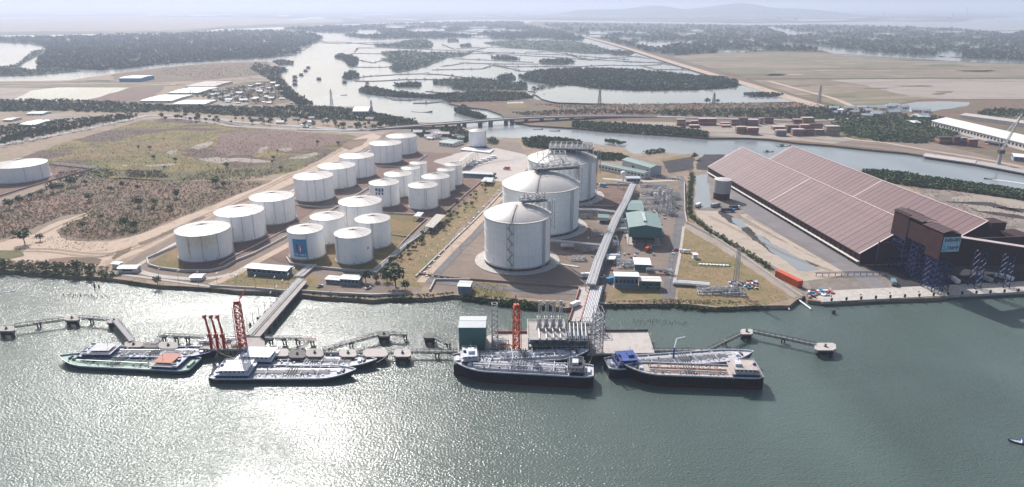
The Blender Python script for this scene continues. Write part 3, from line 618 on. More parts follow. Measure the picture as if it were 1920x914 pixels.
rowA = [('T1', 333,438,491,442.5, 'nearest tank of the left row, white with a brown rust run under its rim'),
 ('T2', 405,500,454,407, 'second white tank from the river in the left row'),
 ('T3', 470,556,422,378.5, 'third white tank from the river in the left row'),
 ('T4', 551,628,379,338, 'fourth white tank from the river in the left row'),
 ('T5', 597,669,355,318, 'fifth white tank from the river in the left row'),
 ('T6', 637,704,335,298.5, 'sixth white tank of the left row, before the gap in the row'),
 ('T7', 693,754.5,307,274, 'seventh white tank of the left row, next to last at the bridge end'),
 ('T8', 724,782.5,291,260, 'last white tank of the left row, nearest the road bridge')]
for k, xl, xr, yb, yt, lb in rowA:
    TK[k] = storage_tank(lb, tank_fit(xl, xr, yb, yt), GA, M['shellrust'] if k == 'T1' else None, stairs=.55, pipes=(-.12, .45) if k == 'T1' else (-.35, .05, .5))
GB = 'white tanks of the front group'
for k, xl, xr, yb, yt, lb in [('U1', 540,611,488,439, 'white tank with a blue mural facing the river'),
 ('U2', 627.5,700,497,447, 'plain white tank nearest the river in the front group, right of the mural tank'),
 ('U3', 666,735,467.5,419.5, 'rightmost white tank of the front group with twin vertical pipes'),
 ('U4', 582.4,650,459,414, 'white tank directly behind the mural tank'),
 ('U5', 635.5,719,434,388, 'widest white tank at the back of the front group')]:
    TK[k] = storage_tank(lb, tank_fit(xl, xr, yb, yt), GB, None, stairs=.7 if k != 'U1' else .9, pipes={'U1': (.0,), 'U2': (-1.0,), 'U3': (-.12, -.04), 'U4': (-.6,), 'U5': (-.7, -.15)}[k])
GC = 'smaller white tanks of the middle group'
for k, xl, xr, yb, yt, lb in [('V1', 692,750.5,389,349, 'small white tank with a blue and white square sign'),
 ('V2', 765,822,394,354, 'nearest small white tank, right of the one with the square sign'),
 ('V3', 720,774,371,332, 'small white tank just behind the one with the square sign'),
 ('V4', 790,844.5,375,337, 'second small white tank in the right file of the middle group'),
 ('V5', 752,789,354,319, 'slim white tank third in the left file of the middle group'),
 ('V6', 768,802,343,309, 'slim white tank last in the left file of the middle group'),
 ('V7', 819,854,359.6,322, 'slim white tank third in the right file of the middle group'),
 ('V8', 833,867.5,349,312, 'slim white tank last in the right file, beside the paved yard')]:
    TK[k] = storage_tank(lb, tank_fit(xl, xr, yb, yt), GC, None, stairs=.8, pipes=(.1, .22) if k == 'V2' else (.4,), n=48)
TK['W'] = storage_tank('lone white tank on a pale platform by the creek', tank_fit(878.6, 912, 276, 248, ZL+2.2), None, None, stairs=2.2, pipes=(1.2,), cone=.14, n=48)
TK['X'] = storage_tank('broad low white tank standing alone at the left edge of the picture', tank_fit(-8, 90, 343, 315), None, None, stairs=2.0, pipes=(.1, .75), n=72, cone=.08)
# painted mural on the shell: thin curved plates, blue field, flame and letters
def curved(mb, r, a0, a1, z0, z1, n=10):
    vs = []
    for i in range(n+1):
        a = a0+(a1-a0)*i/n
        for z in (z0, z1): vs.append((r*math.cos(a), r*math.sin(a), z))
    return mb.add(vs, [(2*i, 2*i+2, 2*i+3, 2*i+1) for i in range(n)])
def on_shell(t, poly, r, ca, m, name):
    """flat outline (s along the shell, z) wrapped on the tank"""
    vs, fs = tri2d(poly); mb = MB(); mb.add([(r*math.cos(ca+s/r), r*math.sin(ca+s/r), z) for s, z in vs], fs); return part(name, mb, m, t)
FONT = {'A':['010','101','111','101','101'],'B':['110','101','110','101','110'],'C':['011','100','100','100','011'],'D':['110','101','101','101','110'],'G':['011','100','101','101','011'],'H':['101','101','111','101','101'],
 'M':['10001','11011','10101','10001','10001'],'N':['1001','1101','1011','1001','1001'],'P':['110','101','110','100','100'],'R':['110','101','110','101','101'],'S':['011','100','010','001','110'],'V':['101','101','101','101','010'],'W':['10001','10001','10101','11011','10001'],'Y':['101','101','010','010','010'],' ':['0','0','0','0','0']}
def letter_rects(txt, h):
    out = []; x = 0; u = h/5
    for ch in txt:
        g = FONT[ch]; w = len(g[0])
        for r_, rowbits in enumerate(g):
            i = 0
            while i < w:
                if rowbits[i] == '1':
                    j = i
                    while j < w and rowbits[j] == '1': j += 1
                    out.append((x+i*u, x+j*u, h-(r_+1)*u, h-r_*u)); i = j
                else: i += 1
        x += (w+.9)*u
    return out, x-.9*u
M['mblue'] = mat('mural_blue', (.03,.25,.48), .5, 0, .08, .4)
M['mred'] = mat('mural_red', (.55,.05,.07), .5, 0, .05, 1)
M['mgreen'] = mat('mural_dark_blue', (.03,.07,.22), .5, 0, .05, 1)
t, c, r, h, a0 = TK['U1']
ca = a0 + math.asin(max(-1, min(1, (562.5-577.5)/35.5)))*1.0
hw = 5.4; z0 = h*.13; z1 = h*.80
mb = MB(); curved(mb, r+.07, ca-hw/r, ca+hw/r, z0, z1); mu = part('mural', mb, M['mblue'], t, label='blue mural with a red and white flame and white letters')
fl = lambda pts, k, x0, zz: [(x0+a*k, zz+b*k) for a, b in pts]
H1 = z1-z0
on_shell(mu, fl([(-.35,0),(.35,0),(.75,.9),(.45,1.6),(.62,2.3),(.1,3.6),(-.05,2.4),(-.5,1.5),(-.62,.8)], H1*.16, .5, z0+H1*.26), r+.11, ca, M['mred'], 'flame')
on_shell(mu, fl([(-.3,0),(.1,0),(.2,.9),(0,1.6),(.1,2.5),(-.35,3.2),(-.55,2.0),(-.3,1.1)], H1*.16, -1.7, z0+H1*.30), r+.11, ca, M['mgreen'], 'flame')
on_shell(mu, fl([(-.12,0),(.12,0),(.3,.9),(.1,1.9),(.05,2.6),(-.1,1.6),(-.2,.8)], H1*.16, .6, z0+H1*.30), r+.14, ca, M['white'], 'flame')
on_shell(mu, fl([(-.1,0),(.1,0),(.1,4),(-.1,4)], H1*.09, 2.4, z0+H1*.34), r+.11, ca, M['mgreen'], 'flame')
lr, lw = letter_rects('PV GAS', H1*.13); mb = MB(); kx = hw*1.75/lw
for xa, xb, za, zb_ in lr:
    aa, ab = ca+(xa*kx-hw*.875)/r, ca+(xb*kx-hw*.875)/r; curved(mb, r+.12, aa, ab, z0+H1*.05+za, z0+H1*.05+zb_, 2)
part('lettering', mb, M['white'], mu)
t, c, r, h, a0 = TK['V1']
ca = a0 + math.asin((711.5-721.5)/29); hw = 4.1
mb = MB(); curved(mb, r+.07, ca-hw/r, ca+hw/r, h*.56, h*.90); mu = part('square_sign', mb, M['white'], t, label='square sign of blue figures on white')
mb = MB()
for i, (xa, xb, za, zb_) in enumerate([(-.95,-.45,.55,.95),(-.35,-.2,.1,.95),(-.1,.25,.5,.95),(.35,.5,.2,.95),(.6,.95,.5,.95),(-.9,-.55,.05,.4),(-.1,.2,.05,.4),(.6,.9,.05,.4)]):
    curved(mb, r+.11, ca+xa*hw/r, ca+xb*hw/r, h*(.56+.34*za), h*(.56+.34*zb_), 2)
part('figures', mb, M['mgreen'], mu)
t, c, r, h, a0 = TK['U2']; ca = a0+math.asin((692-664)/37.); mb = MB(); curved(mb, r+.07, ca-.07, ca+.07, h*.48, h*.56, 3); part('name_plate', mb, M['steel'], t)
# platform under the lone tank
mb = MB(); q = W([(863,281),(872,277),(926,281),(918,287)], ZL+1.4); mb.prism([(p.x, p.y) for p in q], ZL+.5, ZL+1.9); solo('tank_platform', mb, M['white'], 'long pale platform slab under the lone tank by the creek', 'platform')
# ------------------------------------------------------------------ refrigerated tanks with domes
M['lng'] = shellmat('insulated_shell_cladding', (.88,.90,.90))
M['dome'] = mat('dome_cladding', (.50,.475,.45), .40, 0, .04, .2, (.58,.52,.45), .16)
M['lngrib'] = mat('cladding_band', (.72,.73,.73), .5, 0, .1, .5)
def frame_box(mb, c, d, rz, nx, nz, w=.35, brace=True):
    """open steelwork: posts, beams and braces round a box"""
    ux = Vector((math.cos(rz), math.sin(rz), 0)); uy = Vector((-ux.y, ux.x, 0)); c = Vector(c)
    for j in (-.5, .5):
        for i in range(nx+1):
            p = c+ux*(d[0]*(i/nx-.5))+uy*(d[1]*j); mb.beam(p, p+Vector((0,0,d[2])), w)
        for k in range(1, nz+1):
            a = c+ux*(-d[0]/2)+uy*(d[1]*j)+Vector((0,0,d[2]*k/nz)); mb.beam(a, a+ux*d[0], w*.8)
        if brace:
            for i in range(nx):
                for k in range(nz):
                    a = c+ux*(d[0]*(i/nx-.5))+uy*(d[1]*j)+Vector((0,0,d[2]*k/nz)); b = a+ux*(d[0]/nx)+Vector((0,0,d[2]/nz))
                    if (i+k) % 2: mb.beam(a, b, w*.5)
                    else: mb.beam(a+ux*(d[0]/nx), b-ux*(d[0]/nx), w*.5)
    for i in range(nx+1):
        for k in range(1, nz+1):
            a = c+ux*(d[0]*(i/nx-.5))-uy*(d[1]/2)+Vector((0,0,d[2]*k/nz)); mb.beam(a, a+uy*d[1], w*.7)
    return mb
def rails(mb, pts, z, hgt=1.1, w=.09, step=2.5):
    for a, b in zip(pts, pts[1:]):
        a = Vector((a[0], a[1], z)); b = Vector((b[0], b[1], z)); up = Vector((0,0,hgt))
        mb.beam(a+up, b+up, w); mb.beam(a+up*.5, b+up*.5, w*.7); k = max(1, int((b-a).length/step))
        for i in range(k+1): p = a+(b-a)*(i/k); mb.beam(p, p+up, w)
    return mb
def cold_tank(label, fit, apex_row, bands, platform, stairang, pad, top_w):
    c, r, h, dh = fit; a0 = math.atan2(-dh.y, -dh.x); n = 96
    t = thing('refrigerated_tank', label, 'gas tank', c, 0, 'domed white gas tanks')
    mb = MB(); mb.lathe((0,0,0), [(r-.6, 1.6), (r, 1.6), (r, h)], n); part('shell', mb, M['lng'], t)
    mb = MB(); mb.lathe((0,0,0), [(r+.4, -.3), (r+.4, .3), (r-1, .3)], n, sm=False)
    for i in range(60):
        a = 2*pi*i/60; mb.box((math.cos(a)*(r-.7), math.sin(a)*(r-.7), .95), (.8, .8, 1.3), a)
    part('pile_ring', mb, M['darkconc'], t)
    mb = MB(); mb.lathe((0,0,0), [(r+.5, .9+1), (r+.5, 2.7), (r, 2.7)], n, sm=False); part('base_slab', mb, M['palewall'], t)
    ap = zrow(c.x, c.y, apex_row) - c.z - h
    R = (r*r+ap*ap)/(2*ap); prof = []
    for i in range(15):
        q = r*(1-i/14.0); prof.append((max(q, .05), h+math.sqrt(max(0, R*R-q*q))-(R-ap)))
    mb = MB(); mb.lathe((0,0,0), prof, n); dm = part('dome', mb, M['dome'], t)
    mb = MB(); mb.lathe((0,0,0), [(r+.0, h-1.1), (r+.8, h-1.0), (r+.8, h-.1), (r-.4, h+.1)], n, sm=False); part('rim_ring', mb, M['palewall'], t)
    mb = MB(); pts = [(math.cos(2*pi*i/48)*(r+.7), math.sin(2*pi*i/48)*(r+.7)) for i in range(49)]; rails(mb, pts, h, step=9); part('rim_railing', mb, M['rail'], t)
    for f in bands:
        mb = MB(); z = h*f; mb.lathe((0,0,0), [(r+.02, z-.14), (r+.12, z-.1), (r+.12, z+.1), (r+.02, z+.14)], n, sm=False); part('cladding_band', mb, M['lngrib'], t)
    # stair up the front, flight over flight with a landing at each turn
    mb = MB(); a = a0+stairang; e = Vector((math.cos(a), math.sin(a), 0)); tn = Vector((-e.y, e.x, 0)); k = 9
    for i in range(k):
        z0, z1_ = 1+(h-1)*i/k, 1+(h-1)*(i+1)/k; s_ = 1.5 if i % 2 else -1.5
        p, q = e*(r+1.0)+tn*s_, e*(r+1.0)-tn*s_
        mb.beam(p+Vector((0,0,z0)), q+Vector((0,0,z1_)), 1.0, .25); mb.box(q+Vector((0,0,z1_)), (1.6, 1.6, .15), a); mb.beam(q+Vector((0,0,z1_+1)), p+Vector((0,0,z0+1)), .1)
    for s_ in (-2.4, 2.4): mb.beam(e*(r+1.4)+tn*s_, e*(r+1.4)+tn*s_+Vector((0,0,h)), .22)
    part('front_stair', mb, M['steel'], t)
    # walkway and pipes over the dome to the crown
    mb = MB(); pr = []
    for i in range(11):
        q = r*(1-i/10.0*.92); z = h+math.sqrt(R*R-q*q)-(R-ap)+.5; pr.append(e*q+Vector((0,0,z)))
    for u, v in zip(pr, pr[1:]): 
        mb.beam(u, v, 1.3, .18)
        for s_ in (-.65, .65): mb.beam(u+tn*s_+Vector((0,0,1)), v+tn*s_+Vector((0,0,1)), .1); mb.beam(u+tn*s_, u+tn*s_+Vector((0,0,1)), .1)
    part('dome_walkway', mb, M['steel'], t)
    # pump platform: steelwork on the crown reaching out over the right-hand rim
    pa, x0, x1, dy, hh, nx = platform
    ux = Vector((math.cos(pa), math.sin(pa), 0)); top = h+ap
    mb = MB(); cc = ux*((x0+x1)/2); frame_box(mb, (cc.x, cc.y, top+1.2), (x1-x0, dy, hh), pa, nx, 2, .42*top_w)
    legs = []
    for i in range(nx+1):
        x = x0+(x1-x0)*i/nx
        for j in (-.5, .5):
            b = ux*x+Vector((-ux.y, ux.x, 0))*(dy*j); q = min(r, b.length); z = h+math.sqrt(R*R-q*q)-(R-ap); mb.beam(b+Vector((0,0,z)), b+Vector((0,0,top+1.2)), .38*top_w)
    pf = part('pump_platform', mb, M['rail'], t)
    mb = MB(); mb.box((cc.x, cc.y, top+1.25), (x1-x0, dy, .18), pa); mb.box((cc.x, cc.y, top+1.2+hh/2), (x1-x0, dy, .15), pa); part('grating_deck', mb, M['darksteel'], pf)
    mb = MB(); R2 = random.Random(int(r*100))
    for i in range(int(10*top_w)+8):
        x = x0+(x1-x0)*R2.random(); y = dy*(R2.random()-.5)*.9; b = ux*x+Vector((-ux.y, ux.x, 0))*y
        mb.rod(b+Vector((0,0,top+1.3)), b+Vector((0,0,top+1.3+hh*(.5+.9*R2.random()))), .28+.3*R2.random(), n=8)
    for i in range(5):
        y = dy*(i/4-.5)*.8; b = Vector((-ux.y, ux.x, 0))*y; mb.rod(b+ux*x0+Vector((0,0,top+2.4+.4*(i%2))), b+ux*x1+Vector((0,0,top+2.4+.4*(i%2))), .25, n=8)
    part('pump_pipework', mb, M['palesteel'], pf)
    # pipe tower down the side of the shell at the outer end of the platform
    e2 = ux; tn2 = Vector((-e2.y, e2.x, 0)); mb = MB(); cc = e2*(r+2.2)
    frame_box(mb, (cc.x, cc.y, h*.62), (3.6, 5.0, top+1.2-h*.62), pa, 1, 4, .34)
    part('pipe_tower', mb, M['steel'], t)
    mb = MB()
    for i in range(6):
        b = e2*(r+1.0)+tn2*(i*.9-2.2); mb.rod(b+Vector((0,0,1.5)), b+Vector((0,0,top)), .28, n=8)
    part('down_pipe', mb, M['palesteel'], t)
    for i in range(3):
        mb = MB(); a = a0+.85+i*.05; b = Vector((math.cos(a)*(r+.5), math.sin(a)*(r+.5), 0)); mb.rod(b, b+Vector((0,0,h)), .22, n=8); part('riser_pipe', mb, M['palesteel'], t)
    # ring pad
    pm = MB(); pm.lathe((c.x, c.y, 0), [(r+pad, ZL+.24), (r+pad, ZL+.46), (.2, ZL+.48)], 72, sm=False); struct('tank_pad', pm, M['concrete'])
    return t, c, r, h, top
L1 = cold_tank('nearest domed white gas tank, smallest of the three, with a stair up its front', tank_fit(907,1031,509.5,419), 383, (.30,.62,.76,.88), (.30, 3, 22, 7, 4.2, 6), -.20, 7.5, .7)
L2 = cold_tank('largest domed white gas tank, standing in the middle of the three', tank_fit(941,1084.5,446,362), 322, (.42,.55,.68,.8,.9), (.32, -6, 33, 9, 4.6, 8), -.12, 8, .8)
L3 = cold_tank('farthest domed white gas tank with heavy steelwork over its dome', tank_fit(988,1116,383,310,), 281, (.5,.6,.7,.8,.9), (-.15, -12, 30, 22, 4.6, 8), -.75, 9, 1.0)
# second platform of steelwork on the farthest dome, over its left half
t, c, r, h, top = L3
mb = MB(); frame_box(mb, (-12, -26, h+3), (26, 10, 8), 0.0, 5, 2, .4); part('valve_platform', mb, M['rail'], t)
# ================================================================== walls, pipe racks and buildings of the terminal
def wall(label, px, h, w, m, name='bund_wall', cat='wall', z=ZL, cap=True):
    pts = W(px, z) if not isinstance(px[0], Vector) else px; mb = MB()
    for a, b in zip(pts, pts[1:]):
        d = (b-a).normalized()*w*.5; mb.beam(a-d+Vector((0,0,h/2-.2)), b+d+Vector((0,0,h/2-.2)), w, h+.4)
    o = solo(name, mb, m, label, cat)
    return o
WM = mat('concrete_wall', (.46,.43,.41), .85, 0, .1, .3, (.30,.26,.23), .3)
WB = mat('brown_stained_wall', (.30,.22,.19), .9, 0, .15, .3)
wall('long pale bund wall round the left row of tanks', [(334,461),(276,487),(279,499),(300,505),(340,510),(395,510),(420,504),(440,492),(475,478)], 1.8, 1.0, WM)
wall('bund wall running up behind the left row of tanks', [(334,461),(420,424),(470,398),(545,368),(600,336),(640,312),(700,275),(730,262)], 1.6, .8, WM)
wall('bund wall between the left row and the front group', [(475,478),(545,441),(580,420),(640,385),(690,355),(705,346)], 1.6, .8, WM)
wall('low inner wall beside the nearest big tank', [(412,498),(435,484),(470,466),(540,430)], 1.0, .6, WM)
wall('curved pale bund wall in front of the mural tank', [(538,486),(545,497),(590,503),(670,511),(700,510),(735,481),(800,436)], 1.8, .9, WM)
wall('low wall across the gap in the left row of tanks', [(552,385),(600,390),(640,388)], 1.2, .8, WM)
wall('low wall behind the sixth tank of the left row', [(700,312),(735,313),(760,315)], 1.2, .8, WM)
wall('bund wall on the grass right of the front group', [(735,478),(770,440),(800,412)], 1.2, .8, WB)
wall('cross wall on the olive grass right of the front group', [(735,441),(760,445),(790,446)], 1.0, .8, WB)
wall('pale wall behind the widest front tank', [(720,400),(760,403),(790,405)], 1.4, .8, WM)
wall('brown wall beside the middle group of small tanks', [(835,400),(860,378),(880,360),(905,340)], 1.3, .8, WB)
wall('cross wall right of the middle group of small tanks', [(845,374),(870,376)], 1.1, .7, WB)
wall('second cross wall right of the middle group, farther from the river', [(848,358),(885,359)], 1.1, .7, WB)
wall('long low bank wall along the river edge of the tank farm', [(395,538),(480,543),(548,549)], 1.5, .8, WM)
wall('river wall in front of the low offices beside the jetty', [(566,548),(620,552),(700,556),(755,553)], 1.6, .8, WM)
wall('pale inlet wall round the water intake pond', [(806,546),(816,527),(880,527)], 1.6, .8, WM)
wall('long brown compound wall with white markers in front of the domed tanks', [(785,515),(820,520),(860,524),(940,530),(1030,537),(1086,541)], 1.5, .6, WB)
wall('straight pale kerb wall running up beside the avenue of trees', [(780,520),(840,462),(880,424),(920,385),(945,358)], 1.2, .9, WM)
wall('concrete boundary wall from the road corner down to the river', [(1283,345),(1284,400),(1288,420),(1340,448),(1400,488),(1470,538),(1503,560)], 2.2, .6, WM)
wall('pale wall between the plant and the grassy field', [(1060,380),(1100,386),(1150,388)], 1.2, .8, WM)
wall('retaining wall above the far lawn behind the plant', [(1112,346),(1180,349)], 2.0, .8, WM)
M['stonewhite'] = mat('whitewashed_stone', (.75,.73,.70), .9)
mb = MB()
for i in range(26):
    p = P(800+i*11.4, 519+i*.85, ZL); q = solo('marker_stone', MB().box((p.x, p.y, p.z+.5), (1.6, 1.0, .9), .1), M['stonewhite'], 'white marker stone on the brown compound wall in front of the domed tanks', 'marker stone', 'white marker stones along the compound')
for i in range(16):
    p = P(796+i*9.2, 512-i*10.2, ZL); q = solo('marker_stone', MB().box((p.x, p.y, p.z+.5), (1.8, 1.1, .9), .6), M['stonewhite'], 'white marker stone beside the road left of the domed tanks', 'marker stone', 'white marker stones beside the road')
wall('low wall round the compound of the lone left tank', [(88,309),(172,318),(60,350),(0,369),(-100,400)], 1.5, .8, WB)
# ------------------------------------------------------------------ pipe racks
def rack(name, label, pts, width, npipe, hz, r=.28, step=11, m=None, cat='pipe rack', deck=False):
    """pts: world points at ground; pipes at height hz above them"""
    t = thing(name, label, cat, pts[0]); m = m or M['palesteel']; up = Vector((0,0,hz))
    tot = 0
    for k in range(npipe):
        off = (k/(max(1, npipe-1))-.5)*width*.86; ps = []
        for i, p in enumerate(pts):
            d = (pts[min(i+1, len(pts)-1)]-pts[max(i-1, 0)]); nn = Vector((-d.y, d.x, 0)).normalized(); ps.append(p+up+nn*off+Vector((0,0,r*(1+(k % 3)*.15))))
        mb = MB(); mb.path(ps, r*(.75+.5*((k*7) % 3)/2), 8); part('pipe', mb, m, t, True)
    for a, b in zip(pts, pts[1:]):
        L = (b-a).length; k = max(1, int(L/step)); d = (b-a).normalized(); nn = Vector((-d.y, d.x, 0))
        mb = MB()
        for s_ in (-.5, .5): mb.beam(a+nn*width*s_+up-Vector((0,0,.3)), b+nn*width*s_+up-Vector((0,0,.3)), .35, .5)
        part('side_girder', mb, M['steel'], t, True)
        for i in range(k+1):
            p = a+(b-a)*(i/k); mb = MB()
            for s_ in (-.5, .5): mb.beam(p+nn*width*s_-Vector((0,0,.3)), p+nn*width*s_+up, .4)
            mb.beam(p-nn*width*.5+up-Vector((0,0,.3)), p+nn*width*.5+up-Vector((0,0,.3)), .35, .5)
            if hz > 4: mb.beam(p-nn*width*.5+up*.55, p+nn*width*.5+up*.55, .3)
            part('support_frame', mb, M['steel'], t, True)
    if deck:
        mb = MB(); ribbon([p+up-Vector((0,0,.05)) for p in pts], width*.96, .12, mb); part('grating_deck', mb, M['steel'], t, True)
    return t
rk = lambda px, z=ZL: W(px, z)
HZ = 7.0
def RP(px): return [Vector((p.x, p.y, ZL)) for p in W(px, ZL+HZ)]
rack('pipe_rack', 'main raised pipe rack running from the far plant down to the gas jetty', RP([(1187,346),(1172,380),(1155,410),(1140,445),(1122,490),(1108,534)]), 6.5, 8, HZ, .34, 12, deck=True)
rack('pipe_rack', 'short pipe rack from the nearest domed tank across to the main rack', RP([(1030,449),(1080,453),(1136,459)]), 3.6, 4, 6.0, .28)
rack('pipe_rack', 'pipe rack from the middle domed tank across to the main rack', RP([(1082,392),(1120,393),(1160,398)]), 5.5, 5, 6.5, .3)
rack('pipe_rack', 'pipe rack at the far end of the main rack, turning left', RP([(1160,341),(1187,344)]), 4, 4, 7.0, .28)
rack('pipe_rack', 'low pipe track from the front group of tanks to the oil jetty', W([(585,500),(572,512),(560,522)], ZL), 7, 6, 1.0, .35, 8)
rack('pipe_rack', 'low grey pipe track beside the avenue of trees', W([(700,514),(740,480),(775,448),(806,428)], ZL), 4.5, 5, .9, .3, 9, M['steel'])
rack('pipe_rack', 'low pipe track past the farthest small tanks', W([(652,396),(700,360),(760,320),(800,292)], ZL), 2.6, 3, .8, .24, 9, M['steel'])
rack('pipe_rack', 'pipe bundle between the blue pump building and the small green one', W([(1142,492),(1165,494),(1188,497)], ZL), 5, 4, 2.4, .3, 6)
rack('pipe_rack', 'pipes crossing the plant road to the field equipment', W([(1212,512),(1250,514),(1262,517)], ZL), 3, 3, 3.0, .25, 8)
rack('pipe_rack', 'pale large-bore pipe run on short stands beside the field equipment', W([(1262,535),(1295,537),(1330,540)], ZL), 3, 3, 1.6, .7, 8, M['white'])
# ------------------------------------------------------------------ buildings
def hall(name, label, cat, a, b, eave, back, ridge=1.5, axis='x', roofm='paleroof', wallm='palewall', openh=0, wins=0, doors=0, over=.6, z=None, monitor=False, group=None, maxd=200):
    z = ZL if z is None else z
    A, B = P(a[0], a[1], z), P(b[0], b[1], z); L = (B-A).length; u = (B-A).normalized(); ang = math.atan2(u.y, u.x)
    hgt = max(2.4, zrow(A.x, A.y, eave)-z); Bk = P(a[0], back, z+hgt); v = Vector((-u.y, u.x, 0))
    dep = min(maxd, max(3.0, (Bk-A).dot(v)))
    t = thing(name, label, cat, A, ang, group)
    W0 = openh*hgt; th = .3
    # walls: four separate slabs, butted
    for nm, c, d in (('wall', (L/2, th/2, (W0+hgt)/2), (L, th, hgt-W0)), ('wall', (L/2, dep-th/2, hgt/2), (L, th, hgt)),
                     ('wall', (th/2, dep/2, (W0+hgt)/2), (th, dep-2*th, hgt-W0)), ('wall', (L-th/2, dep/2, (W0+hgt)/2), (th, dep-2*th, hgt-W0))):
        part(nm, MB().box(c, d), M[wallm], t)
    part('floor_slab', MB().box((L/2, dep/2, .05), (L+1, dep+1, .3)), M['concrete'], t)
    if openh:
        k = max(2, int(L/6))
        for i in range(k+1): part('post', MB().box((.3+(L-.6)*i/k, .35, W0/2), (.4, .4, W0)), M['darksteel'], t)
        part('inner_equipment', MB().box((L/2, dep*.5, W0*.35), (L*.7, dep*.4, W0*.7)), M['darksteel'], t)
    o = over; e = hgt
    if axis == 'x':
        for s_ in (0, 1):
            y0, y1 = (-o, dep/2) if s_ == 0 else (dep+o, dep/2)
            mb = MB(); q = [(-o, y0, e), (L+o, y0, e), (L+o, y1, e+ridge), (-o, y1, e+ridge)]
            mb.add(q+[(x, y, zz+.18) for x, y, zz in q], [(0,1,2,3),(4,5,6,7),(0,1,5,4),(1,2,6,5),(2,3,7,6),(3,0,4,7)]); part('roof_slope', mb, M[roofm], t)
        for x in (th/2, L-th/2): part('gable', MB().add([(x, 0, e), (x, dep, e), (x, dep/2, e+ridge)], [(0,1,2)]), M[wallm], t)
        part('ridge_cap', MB().box((L/2, dep/2, e+ridge+.2), (L+2*o, .6, .12)), M[roofm], t)
    else:
        for s_ in (0, 1):
            x0, x1 = (-o, L/2) if s_ == 0 else (L+o, L/2)
            mb = MB(); q = [(x0, -o, e), (x1, -o, e+ridge), (x1, dep+o, e+ridge), (x0, dep+o, e)]
            mb.add(q+[(x, y, zz+.18) for x, y, zz in q], [(0,1,2,3),(4,5,6,7),(0,1,5,4),(1,2,6,5),(2,3,7,6),(3,0,4,7)]); part('roof_slope', mb, M[roofm], t)
        for y in (0.01, dep-.01): part('gable', MB().add([(0, y, e), (L, y, e), (L/2, y, e+ridge)], [(0,1,2)]), M[wallm], t)
        if monitor: part('ridge_vent', MB().box((L/2, dep/2, e+ridge+.7), (L*.09, dep*.6, 1.2)), M['paleroof'], t)
    if wins:
        for i in range(wins):
            x = L*(i+.5)/wins; w = L/wins*.55; wn = part('window', MB().box((x, -.03, hgt*.55), (w, .1, hgt*.34)), M['glass'], t); part('window_frame', MB().box((x, -.07, hgt*.55-hgt*.17), (w+.2, .14, .12)), M['white'], wn)
        for i in range(max(1, int(dep/6))):
            part('window', MB().box((L+.03, dep*(i+.5)/max(1, int(dep/6)), hgt*.55), (.1, 1.6, hgt*.3)), M['glass'], t)
    for i in range(doors):
        x = L*(i+.5)/doors+L/doors*.3; part('door', MB().box((x, -.05, hgt*.35), (min(3, L/doors*.3), .12, hgt*.68)), M['darksteel'], t)
    t['_n'] = 1; del t['_n']
    return t, L, dep, hgt
G1 = hall('compressor_house', 'large green-roofed open-sided shed right of the main pipe rack', 'shed', (1178,459), (1239,461), 427, 400, 2.4, 'y', 'greenroof', 'greenwall', .45, monitor=True)
hall('green_shed', 'smaller green-roofed shed directly behind the large open-sided one', 'shed', (1173,405), (1206,406), 394, 376, 1.2, 'x', 'greenroof', 'greenwall', .5)
hall('substation_building', 'tall pale green hall at the far side of the plant', 'building', (1166,315), (1219,331), 300, 291.5, 2.0, 'x', 'greenroof', 'paleroof', 0, 0, 2)
hall('office_block', 'long low pale office block in front of the tall green hall', 'building', (1122,318), (1207,336), 308, 303, .8, 'x', 'greenroof', 'palewall', 0, 14)
hall('control_room', 'small building with two storeys of windows beside the white sphere', 'building', (1175,343), (1200,343), 335, 331, .4, 'x', 'paleroof', 'bluewall', 0, 4)
hall('metering_house', 'small green-walled building with a flat white roof', 'building', (1190,507), (1219,508), 496, 484, .5, 'x', 'white', 'greenwall')
hall('pump_building', 'blue-grey pump building with a white roof near the river', 'building', (1152,540), (1196,541), 518, 511, .4, 'x', 'white', 'bluewall', 0, 6)
hall('transformer_house', 'cream-roofed building right of the blue-grey pump building', 'building', (1200,543), (1238,544), 527, 519, .4, 'x', 'palewall', 'greenwall', 0, 3, 2)
hall('intake_house', 'grey pump house standing at the water intake pond', 'building', (859,550), (881,551), 537, 527, .5, 'x', 'steel', 'bluewall')
hall('canteen_building', 'long flat-roofed pavilion with dark openings near the oil jetty', 'building', (464,514), (538,520), 502, 494, .7, 'x', 'paleroof', 'bluewall', 0, 8, 0, 1.2)
hall('guard_office', 'low tan-roofed office left of the blue one at the jetty gate', 'building', (611,531), (637,533), 524, 517, .6, 'x', 'palewall', 'bluewall', 0, 3)
hall('jetty_office', 'low blue-walled office at the shore end of the oil jetty', 'building', (638,534), (673,536), 523, 515, .6, 'x', 'paleroof', 'bluewall', 0, 5)
hall('white_shed', 'small white shed at the lower left corner of the tank farm', 'shed', (222,512), (257,512), 504, 498, 1.0, 'x', 'white', 'palewall', 0, 1)
hall('white_shed', 'tiny white lean-to behind the small white shed at the farm corner', 'shed', (211,503), (224,504), 495, 491, .4, 'x', 'white', 'palewall')
hall('bank_shed', 'small pale shed on the river bank below the nearest big tank', 'shed', (357,527), (378,527), 522, 514, .6, 'x', 'paleroof', 'palewall')
hall('green_roofed_house', 'green-roofed house among trees behind the left row of tanks', 'house', (823,273), (849,276), 267, 259, 1.2, 'x', 'greenroof', 'palewall', 0, 4)
hall('loading_office', 'long low office beside the paved yard and the slim tanks', 'building', (868,332), (924,335), 325, 321, .6, 'x', 'paleroof', 'bluewall', 0, 9)
hall('switch_room', 'small grey kiosk between the domed tanks and the main rack', 'kiosk', (1121,418), (1140,419), 408, 402, .3, 'x', 'greenroof', 'palewall', .4)
